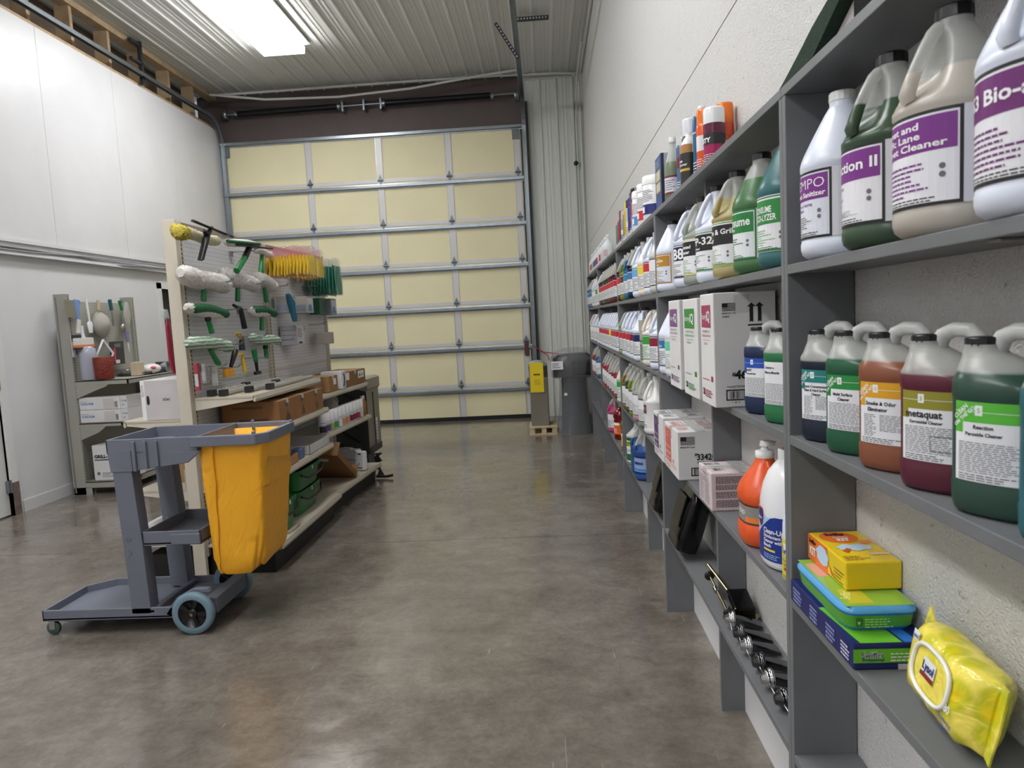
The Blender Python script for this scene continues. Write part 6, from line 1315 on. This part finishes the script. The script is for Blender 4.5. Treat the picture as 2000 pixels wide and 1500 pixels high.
for k,(x,y,d) in enumerate(((-2.33,6.14,'white first aid kit case standing behind the other one'),(-2.25,6.02,'white first aid kit case with blue stripe, front one'))):
    t=thing('first_aid_kit',(x,y,.180),d,'first aid kit','first aid kits',rot=(0,0,-.45));m=MB();m.rbox(-.125,-.028,0,.125,.028,.17,mat('case_white','D8D8DA',.35),.012);m.box(-.05,-.034,.166,.05,.0,.18,mat('case_white','D8D8DA',.35));m.build('case',t)
    m=MB();s=plane_surf((-.125,-.0288,0),(1,0,0),(0,0,1),(0,-1,0));put_rect(m,s,.02,.02,.23,.03,col('24306E'),.0006,1);put_text(m,s,'First Aid Kit',.04,.085,.018,col('6A6A70'),off=.001,step=0);put_text(m,s,'+',.19,.045,.03,GRYP,off=.001,step=0);put_rect(m,s,.19,.14,.225,.155,col('4A4A50'),.0006,1);put_rect(m,s,.04,.04,.07,.065,col('3A4A7E'),.0006,1);m.build('label',t,fix=False)
# left side of the gondola, seen past its end
def prn20(m,sR,sN,W,D,H):
    put_text(m,sN,'3420',D*.72,H*.54,.016,col('3A3A3E'),off=.001,step=0,rot=PI);put_rect(m,sN,0,0,D*.10,H,col('E6E6E8'),.0005,1);put_lines(m,sN,D*.02,H*.9,D*.09,H*.6,8,BLK,.001)
    m.add([sN(D*.17+.009*math.cos(a),H*.5+.028*math.copysign(abs(math.sin(a))**.6,math.sin(a)),.0012) for a in[2*PI*i/16 for i in range(16)]],[tuple(range(16))],BLK)
gbox('storage_carton',-2.90,3.975,-2.66,4.36,.945,.235,'C2BEBE','pale grey carton marked 3420 with dark hand hole on the left display shelf',None,prn20,tape=False)
gbox('brown_flat_carton',-2.90,4.15,-2.72,4.75,.53,.175,'A8835C','brown carton on the lower left display shelf seen through the cart',None,None)
gbox('small_grey_box',-2.70,4.0,-2.655,4.2,.53,.11,'A9A8A8','small grey box beside the brown carton, seen through the cart',None,None,tape=False)
gbox('white_parts_box',-3.00,4.02,-2.82,4.45,.204,.10,'CFCFD0','white box with black print on the bottom left display shelf',None,lambda m,a,b,W,D,H:put_text(m,b,'33',D*.5,H*.3,.04,BLK,off=.001,step=0),tape=False)
gbox('white_parts_box',-2.80,4.00,-2.66,4.3,.204,.09,'C9C9CA','smaller white box behind the cart posts on the bottom left display shelf',None,None,tape=False)
t=thing('red_bristle_pack',(-2.72,4.02,1.20),'long dark red packet hanging on the left side of the display post','packet');m=MB();m.tube([(0,0,.34),(.0,0,.28),(.006,0,.1),(.02,0,.01)],[.012,.03,.038,.03],mat('dark_red_pack','8E1F34',.3,noise=.2,nscale=40),10,flat=.4);m.build('body',t);m=MB();m.tube([(0,0,.33),(-.015,-.0,.38),(-.03,0,.385)],[.012,.02,.01],mat('clear_film_C9D8D4','C9D8D4',.1,alpha=.5),6);m.build('film_top',t)
# ---------------------------------------------------------------- wall display against the left wall
UG=mat('unit_grey','9C9B92',.45,noise=.03,nscale=6)
u=thing('kitchen_tool_display',(-4.93,6.22,0),'grey pegboard wall unit with kitchen tools, standing against the left wall','display shelving')
def wcol(y):
    m=MB();m.box(-.045,y,0,.075,y+.05,1.865,UG).box(-.03,y-.004,.02,-.015,y,1.84,mat('unit_dark','77766F',.5)).box(.07,y+.012,.1,.0765,y+.04,1.86,UG);m.build('column',u,bevel=.002)
    m=MB();m.box(.0765,y+.02,.1,.0775,y+.03,1.85,SLOTG);m.build('slotted_strip',u)
wcol(0);wcol(1.01)
m=MB();m.box(.03,.05,.12,.045,1.01,1.80,PEGG);m.build('peg_panel',u)
m=MB();m.box(.0,1.06,0.1,.03,1.6,1.04,UG);m.build('back_panel',u)
for z,d,th in((1.068,.585,.045),(.672,.49,.035),(.125,.44,.06)):
    m=MB();m.box(.075,.0,z-.012,d,1.62,z,UG);m.box(d-.02,.0,z-th,d,1.62,z+.002,UG);m.box(.075,.0,z-th,d,.006,z,UG);sh=m.build('shelf',u,bevel=.002)
    if z>.2:
        m=MB();m.prism([(.078,z-th),(d*.66,z-th),(d*.62,z-th-.018),(.25,z-th-.055),(.078,z-th-.12)],'y',.001,.006,UG);m.build('bracket',sh)
m=MB();m.box(.075,.01,.0,.13,.06,.07,UG);m.box(-.045,.0,0,.13,.03,.07,UG);m.build('base_foot',u)
XQ=-4.82
def hang(name,d,pts,cat,r=.012,mt=None,parts=None):
    P=[atX(*p,XQ) for p in pts];o=P[0];t=thing(name,o,d,cat,'kitchen tools hanging on the grey pegboard');return t,[p-o for p in P]
LGR=mat('light_handle','D9D6CC',.4);STE=mat('brushed_steel','9E9C94',.3,.7);TEAL=mat('teal_handle','1F5A60',.4);BLU=mat('blue_handle','6F94CC',.4);WH=mat('white_tool','E4E4E8',.35)
t,P=hang('grill_scraper','steel faced scraper with cream handle at the left of the grey pegboard',[(133,586),(138,620),(153,650)],'scraper')
m=MB();m.loft([[(0,-.06,.0),(0,.07,0),(.004,.07,0),(.004,-.06,0)],[(P[1].x,P[1].y-.07,P[1].z),(P[1].x,P[1].y+.08,P[1].z),(P[1].x+.012,P[1].y+.08,P[1].z),(P[1].x+.012,P[1].y-.07,P[1].z)]],STE,True,False);m.build('blade',t);m=MB();m.tube([P[1]+Vector((.02,.08,-.02)),P[2]],[.018,.022],LGR,8);m.build('handle',t)
t,P=hang('spatula','blue turner hanging second from the left',[(150,586),(150,600),(153,636)],'spatula');m=MB();m.tube([P[0],P[1],P[2]],[.045,.04,.022],BLU,8,flat=.3);m.build('blade',t)
t,P=hang('pastry_brush','small white brush below the blue turner',[(159,636),(161,652),(163,664)],'brush');m=MB();m.tube(P,[.02,.018,.03],WH,8,flat=.6);m.build('body',t)
t,P=hang('spatula','white rubber spatula with long handle on the grey pegboard',[(168,584),(175,628),(178,650)],'spatula');m=MB();m.tube([P[0],P[1]],[.016,.014],WH,8,flat=.5);m.build('handle',t);m=MB();m.tube([P[1],P[1].lerp(P[2],.2),P[2]],[.03,.045,.03],WH,8,flat=.25);m.build('blade',t)
t,P=hang('strainer','round mesh strainer with tan handle in the middle of the grey pegboard',[(192,587),(192,606),(198,634)],'strainer');m=MB();m.tube([P[0],P[1]],[.014,.016],mat('tan_handle','B9A78A',.4),8);m.build('handle',t)
m=MB();c=P[2];m.lathe([(.0001,-.075),(.06,-.06),(.10,-.03),(.125,0),(.122,.006)],mat('mesh_grey','B4B0A6',.5,.3,bump=.6,bscale=500),n=24);q=m.build('mesh_bowl',t,c);q.rotation_euler=(0,-PI/2,0)
m=MB();m.tube([(c.x,c.y+.125*math.cos(a),c.z+.125*math.sin(a)) for a in[2*PI*i/24 for i in range(25)]],.006,STE,6,False);m.build('rim',t)
t,P=hang('tongs','teal handled steel tongs right of the strainer',[(214,585),(218,606),(222,637)],'tongs');m=MB();m.tube([P[0],P[1]],[.024,.022],TEAL,8,flat=.6);m.build('handle',t);m=MB();m.tube([P[1],P[1].lerp(P[2],.7),P[2]],[.012,.02,.012],STE,8,flat=.4);m.build('tines',t)
t,P=hang('ladle','green handled steel ladle near the right column',[(233,587),(238,606),(241,640)],'ladle');m=MB();m.tube([P[0],P[1]],[.016,.014],GR,8);m.build('handle',t);m=MB();m.tube([P[1],P[2]],.008,STE,6);m.sphere(P[2],.042,STE,14,(.6,1,1));m.build('bowl',t)
t,P=hang('tool_in_bag','steel scoop in a clear bag at the upper right of the grey pegboard',[(246,590),(247,612),(250,635)],'scoop');m=MB();m.tube(P,[.03,.075,.04],WRP,8,flat=.4);m.build('film_bag',t)
t,P=hang('knife','violet handled small knife below the bagged scoop',[(247,647),(250,668),(253,687)],'knife');m=MB();m.tube([P[0],P[1]],[.028,.02],mat('violet_handle','7A7EA8',.4),8,flat=.5);m.build('handle',t);m=MB();m.tube([P[1],P[2]],[.014,.004],WH,6,flat=.3);m.build('blade',t)
def card(x0,y0,x1,y1,c,d,name='blister_card',extra=None):
    A=atX(x0,y1,XQ);B=atX(x1,y0,XQ);y=abs(B.y-A.y)/2;h=B.z-A.z;t=thing(name,(XQ,(A.y+B.y)/2,A.z),d,'pack','carded packs on the grey pegboard')
    m=MB();m.rbox(-.004,-y,0,.004,y,h,mat('card_'+c,c,.35),.002);m.build('card',t);m=MB();s=plane_surf((.0048,-y,0),(0,1,0),(0,0,1),(1,0,0));extra(m,s,2*y,h);m.build('printing',t,fix=False);return t
card(142,654,157,698,'C9C9C8','narrow card with black header and red stripe',extra=lambda m,s,W,H:(put_rect(m,s,0,H*.80,W,H,col('222838'),.0006,1),put_rect(m,s,0,H*.70,W,H*.77,col('C23A3A'),.0006,1),put_rect(m,s,W*.3,H*.1,W*.45,H*.6,GRYP,.0006,1),put_rect(m,s,W*.6,H*.15,W*.85,H*.65,GRYP,.0006,1)))
card(218,666,240,713,'34353A','dark card with pink marker tool beside the hoop',extra=lambda m,s,W,H:(put_rect(m,s,W*.3,H*.75,W*.75,H*.9,GRYP,.0006,1),put_rect(m,s,W*.2,H*.15,W*.35,H*.7,col('B83A54'),.0008,1),put_rect(m,s,W*.3,H*.05,W*.6,H*.2,col('E0C9CC'),.001,1)))
t=thing('squeeze_bottle_pack',(-4.74,atX(172,700,-4.74).y,1.0712),'clear plastic sleeve of bottles with orange and white header card on the display shelf','pack');h=atX(174,658,-4.72).z-1.0695
m=MB();m.lathe([(.06,0),(.072,.01),(.072,h*.6),(.068,h*.72),(.04,h*.78)],mat('clear_lilac','B9BCCB',.15,alpha=.75),n=16);m.build('sleeve',t);m=MB();m.rbox(-.05,-.11,h*.74,.0,.11,h*.98,mat('header_card','DAD8D4',.4),.004);m.box(-.052,-.112,h*.76,.002,.112,h*.82,col('D87A4A'));m.box(-.0525,-.1125,h*.72,.0025,.1125,h*.76,col('26262A'));m.build('header_card',t)
# hexagonal frame with red basket
P=[atX(*p,XQ+.02) for p in((201,664),(188,694),(198,708),(206,708),(215,706),(221,690),(201,664))];o=P[0];t=thing('white_wire_hoop',o,'white bent wire frame above the dark red basket','wire frame');m=MB();m.tube([p-o for p in P],.011,WH,8);m.build('frame',t)
t=thing('red_basket',(-4.60,atX(205,735,-4.60).y,1.0712),'dark red woven cylindrical basket on the display shelf','basket')
m=MB();m.lathe([(.072,0),(.080,.01),(.082,.10),(.086,.20),(.083,.205),(.078,.19),(.070,.03),(.0001,.03)],mat('red_weave','7A2A1A',.6,bump=1,bscale=60,noise=.3,nscale=25),n=24);m.build('body',t)
# steel pans and tools on top shelf
for (x,y,r,h,d) in((-4.60,6.75,.17,.03,'wide shallow steel pan beside the red basket'),(-4.56,7.02,.13,.035,'second steel pan on the display shelf'),(-4.5,7.30,.11,.025,'third steel pan near the black tray')):
    t=thing('steel_pan',(x,y,1.0712),d,'pan','steel pans on the display shelf');m=MB();m.lathe([(.0001,.002),(r*.85,0),(r*.9,.004),(r,h),(r*1.04,h),(r*.98,h-.004),(r*.86,.006),(.0001,.006)],CHR,n=32,cap=False);m.build('bowl',t)
t=thing('steel_box_pan',(-4.78,6.98,1.0712),'brown grey long steel pan at the back of the shelf','pan');m=MB();m.box(-.06,-.17,0,.06,.17,.05,STE).box(-.065,-.175,.048,.065,.175,.054,CHR);m.build('body',t)
t=thing('tan_block',(-4.5,atX(268,715,-4.5).y,1.0712),'tan upright block beside the black tray','block');m=MB();m.rbox(-.035,-.06,0,.035,.06,.13,mat('tan_block','C2B49A',.6),.004);m.build('body',t)
t=thing('black_tray',(-4.72,atX(292,710,-4.72).y,1.112),'black plastic tray with yellow strip on the far end of the wall unit','tray');m=MB();m.rbox(-.10,-.10,-.04,.12,.16,.02,mat('tray_black','1C1C1E',.4),.01);m.build('body',t);m=MB();m.box(-.09,-.105,-.03,.11,-.1,-.02,YE);m.build('yellow_strip',t)
t=thing('plastic_bag',(-4.48,atX(296,722,-4.48).y,1.0712),'white plastic bag with red print beside the steel container','bag');m=MB();m.sphere((0,0,.05),.10,mat('bag_white','E6E4E4',.4,bump=.6,bscale=30),14,(.8,1.2,.5));m.build('body',t);m=MB();m.sphere((.05,-.06,.06),.035,col('D8485A'),10,(.8,1,.5));m.build('red_print',t)
t=thing('steel_container',(-4.55,atX(322,722,-4.46).y,1.0712),'square steel container with rim behind the grey carton','container');m=MB();m.rbox(.02,-.05,0,.14,.07,.11,CHR,.008);m.build('body',t)
# boxes
def film(z,d,n):
    t=thing('film_carton',(-4.63,6.24,z+.001),d,'box','stacked white film cartons');m=MB();m.rbox(-.22,0,0,.17,.12,.115,CWH,.003);m.rbox(.172,.0,0,.235,.35,.117,CWH,.003);m.build('body',t)
    m=MB();s=plane_surf((-.22,-.0008,0),(1,0,0),(0,0,1),(0,-1,0));put_text(m,s,'CLING FILM',.015,.045,.022,col('5A86C0'),w=.12,off=.001,step=0,bold=.03);put_lines(m,s,.015,.085,.10,.075,1,GRYP,.001);put_rect(m,s,.23,.01,.33,.10,col('C9C4C0'),.0006,1);put_bars(m,s,.335,.015,.365,.07,GRYP,.001,8);put_text(m,s,'PW',.405,.03,.012,col('5A5A60'),off=.001,step=0);put_text(m,s,'FILM',.405,.065,.018,col('7AA0C8'),off=.001,step=0);m.build('printing',t,fix=False)
film(.6745,'lower white cling film carton of the stacked pair on the wall unit',0);film(.7925,'upper white cling film carton of the stacked pair on the wall unit',1)
t=thing('grill_carton',(-4.66,6.24,.1295),'white carton with black GRILL lettering on the lowest shelf of the wall unit','box');m=MB();m.rbox(-.115,0,0,.20,.30,.33,CWH,.004);m.build('body',t)
m=MB();s=plane_surf((-.115,-.0008,0),(1,0,0),(0,0,1),(0,-1,0));put_text(m,s,'GRILL-',.018,.21,.03,BLK,w=.125,off=.001,step=0,bold=.05);put_rect(m,s,.018,.188,.16,.197,BLK,.001,1);m.add([s(.045+.016*math.cos(a),.065+.016*math.sin(a),.001) for a in[2*PI*i/16 for i in range(16)]],[tuple(range(16))],GRYP);put_lines(m,s,.08,.08,.20,.03,4,GRYP,.001);m.build('printing',t,fix=False)
# small wall outlet plates on left wall
# ---------------------------------------------------------------- back of the room
SST=mat('tan_stainless','8F8A7C',.3,.55,noise=.08,nscale=4);DKP2=mat('dark_side_panel','2E2F30',.45)
c=thing('water_cooler_cabinet',(-2.23,6.50,.22),'tan metal cabinet with dark wrapped side standing behind the far display section','cabinet',rz=-.04)
m=MB();m.box(-.60,.0,.0,-.004,.40,.70,DKP2).box(-.004,.0,.0,.0,.40,.70,SST);m.build('body',c,bevel=.003)
m=MB();m.prism([(-.004,.60),(.012,.62),(.012,.715),(-.03,.73),(-.3,.70),(-.3,.69)],'y',-.002,.42,SST);m.build('top_cover',c)
m=MB();m.box(.0,.01,-.0,.008,.395,.06,DKP2);m.box(.0005,.20,.02,.006,.206,.58,DKP2);m.build('front_trim',c)
m=MB();s=plane_surf((.0012,.0,0),(0,1,0),(0,0,1),(1,0,0));put_rect(m,s,.13,.66,.17,.69,BLK,.001,1);put_rect(m,s,.24,.10,.30,.32,WPR,.001,1);put_lines(m,s,.25,.3,.29,.12,6,GRYP,.0016);m.build('label',c,fix=False)
m=MB()
for k in range(5):
    z=.10+.13*k;s=plane_surf((-.58,-.001,0),(1,0,0),(0,0,1),(0,-1,0));m.add([s(.10+.0*k,z+.12,.0004),s(.115,z+.13,.0004),s(.50,z-.11,.0004),s(.485,z-.12,.0004)],[(0,1,2,3)],mat('tape_black','0E0E10',.3))
m.build('side_stripe',c,fix=False)
m=MB();m.box(-.40,.08,-.219,-.05,.30,.0,DKP2);m.build('pedestal',c)
t=thing('black_hose_bundle',(-2.17,6.44,.0),'tangled black hoses and fittings under the tan cabinet','hose');m=MB();r=random.Random(3)
for k in range(4):
    m.tube([(.0+.02*k,.0,.24),(.05-.02*k,.01,.17+.01*k),(-.04+.02*k,.0,.12),(.03,.02,.08),(.01+.02*k,.0,.014)],.011,KB,6)
m.tube([(-.0,.0,.02),(.1,-.02,.02),(.16,-.02,.03)],.014,KB,6);m.build('hoses',t)
# fountain on a pallet
WD=mat('pallet_wood','C9B691',.75,noise=.12,nscale=14)
p=thing('wooden_pallet',(-.60,8.72,0),'small light wooden pallet under the tan metal fountain near the door','pallet')
for y in(-.22,0,.20):
    for x in(-.16,-.02,.11):
        m=MB();m.box(x,y,.02,x+.06,y+.06,.085,WD);m.build('block',p)
for y in(-.22,0,.20):
    m=MB();m.box(-.165,y-.005,.0,.175,y+.065,.019,WD);m.build('bottom_board',p)
for k in range(5):
    m=MB();m.box(-.165,-.23+.10*k,.086,.175,-.15+.10*k,.102,WD);m.build('top_board',p)
f=thing('drinking_fountain',(-.62,8.76,.1035),'tan metal drinking fountain with a yellow tag standing on the small pallet','fountain')
m=MB();m.box(-.12,-.19,0,.10,.19,.56,SST).box(.10,-.19,0,.106,.19,.74,DKP2);m.build('body',f,bevel=.003)
m=MB();m.prism([(-.13,.56),(-.12,.60),(-.13,.74),(.10,.76),(.10,.56)],'y',-.21,.18,SST);m.box(-.0,-.213,.60,.10,-.21,.74,mat('dark_steel','3A3B3C',.5,.5));m.build('head',f,bevel=.003)
m=MB();m.box(-.11,-.222,.42,.055,-.216,.78,mat('yellow_tag','EDD21A',.4));s=plane_surf((-.11,-.2225,.42),(1,0,0),(0,0,1),(0,-1,0));put_lines(m,s,.045,.235,.125,.21,1,BLK,.001,.7,rag=.1);put_lines(m,s,.05,.17,.13,.10,3,col('B09A2A'),.001);m.build('tag',f)
m=MB();m.sphere((-.03,0,.76),.09,WRP,12,(1.2,1,.5));m.build('film_lump',f)
# wrapped dark bin
w_=thing('wrapped_pedestal_fountain',(-.195,8.62,0),'dark grey fountain wrapped in smoky plastic film beside the ribbed wall','wrapped fixture')
DG2=mat('dark_grey_plastic','34353A',.5);SM=mat('smoky_film','A4A8AC',.12,alpha=.28,spec=.9,bump=.8,bscale=14)
m=MB();m.loft([ring(0,.17,.15,0,0,3),ring(.02,.18,.16,0,0,3),ring(.35,.16,.15,0,0,3),ring(.72,.15,.14,0,0,3)],DG2);m.build('column',w_)
m=MB();m.prism([(-.25,.70),(-.25,.93),(-.18,.97),(.18,.98),(.25,.90),(.25,.74),(.18,.69)],'y',-.16,.18,DG2);m.rbox(-.02,-.175,.72,.235,-.15,.90,mat('black_grille','17171A',.5),.02);m.build('head',w_,bevel=.012)
m=MB();rs=[]
for z,a,b in((.0,.24,.22),(.02,.23,.21),(.3,.19,.18),(.66,.17,.17),(.70,.27,.19),(.93,.275,.20),(1.02,.22,.14),(1.05,.08,.05)):rs.append([(x*(1+.03*math.sin(k*2.1+z*20)),y*(1+.04*math.sin(k*1.7+z*14)),z_) for k,(x,y,z_) in enumerate(ring(z,a,b,0,0,2.6,28))])
m.loft(rs,SM);m.build('film',w_)
m=MB();s=plane_surf((-.27,-.215,.80),(1,0,0),(0,0,1),(0,-1,0));put_rect(m,s,0,0,.14,.10,WPR,.001,1);put_lines(m,s,.01,.09,.12,.02,3,BLK,.002);s=plane_surf((-.13,-.19,.48),(1,0,0),(0,0,1),(0,-1,0));put_rect(m,s,0,0,.035,.03,WPR,.001,1);m.build('label',w_,fix=False)
p=thing('wooden_pallet',(.03,9.42,0),'dark worn pallet edge in the corner behind the wrapped fountain','pallet');WD2=mat('pallet_wood_dark','7E6C54',.8,noise=.15,nscale=12)
for x in(-.18,.0,.10):
    m=MB();m.box(x,-.2,.03,x+.05,.2,.12,WD2);m.build('block',p)
m=MB();m.box(-.2,-.22,.121,.1,.2,.14,WD2);m.build('top_board',p)
m=MB();m.box(-.2,-.22,0,.1,.2,.029,WD2);m.build('bottom_board',p)
t=thing('grey_panel_box',(.02,9.4,.1415),'pale grey tall box standing on the dark pallet in the corner','box');m=MB();m.rbox(-.16,-.12,0,.06,.1,.55,mat('pale_grey_box','A9AAA8',.45),.01);m.build('body',t)
t=thing('red_rope',(-.70,YD-.09,.92),'thin red pull rope tied beside the garage door','rope');m=MB();m.tube([(0,-.03,.12),(.15,-.05,.02),(.45,-.12,-.02),(.62,-.2,-.04)],.008,mat('red_rope','A8303C',.6),6);m.tube([(.1,-.05,.04),(.2,-.07,-.02),(.22,-.07,-.10)],.007,mat('red_rope','A8303C',.6),6);m.build('rope',t)
t=thing('door_sensor_box',(DXR-.06,YD-.09,1.0),'small dark red control plate on the right edge of the garage door','plate');m=MB();m.rbox(-.03,-.02,-.09,.03,.02,.10,mat('maroon_box','4E2A28',.5),.004);m.build('plate',t)
# floor specks: anchor bolt, paint fleck
t=thing('floor_anchor',(.05,2.05,.0005),'small dark anchor bolt hole in the floor near the shelving','bolt');m=MB();m.lathe([(.012,0),(.013,.003),(.008,.005),(.0001,.004)],STE,n=12);m.build('bolt',t)
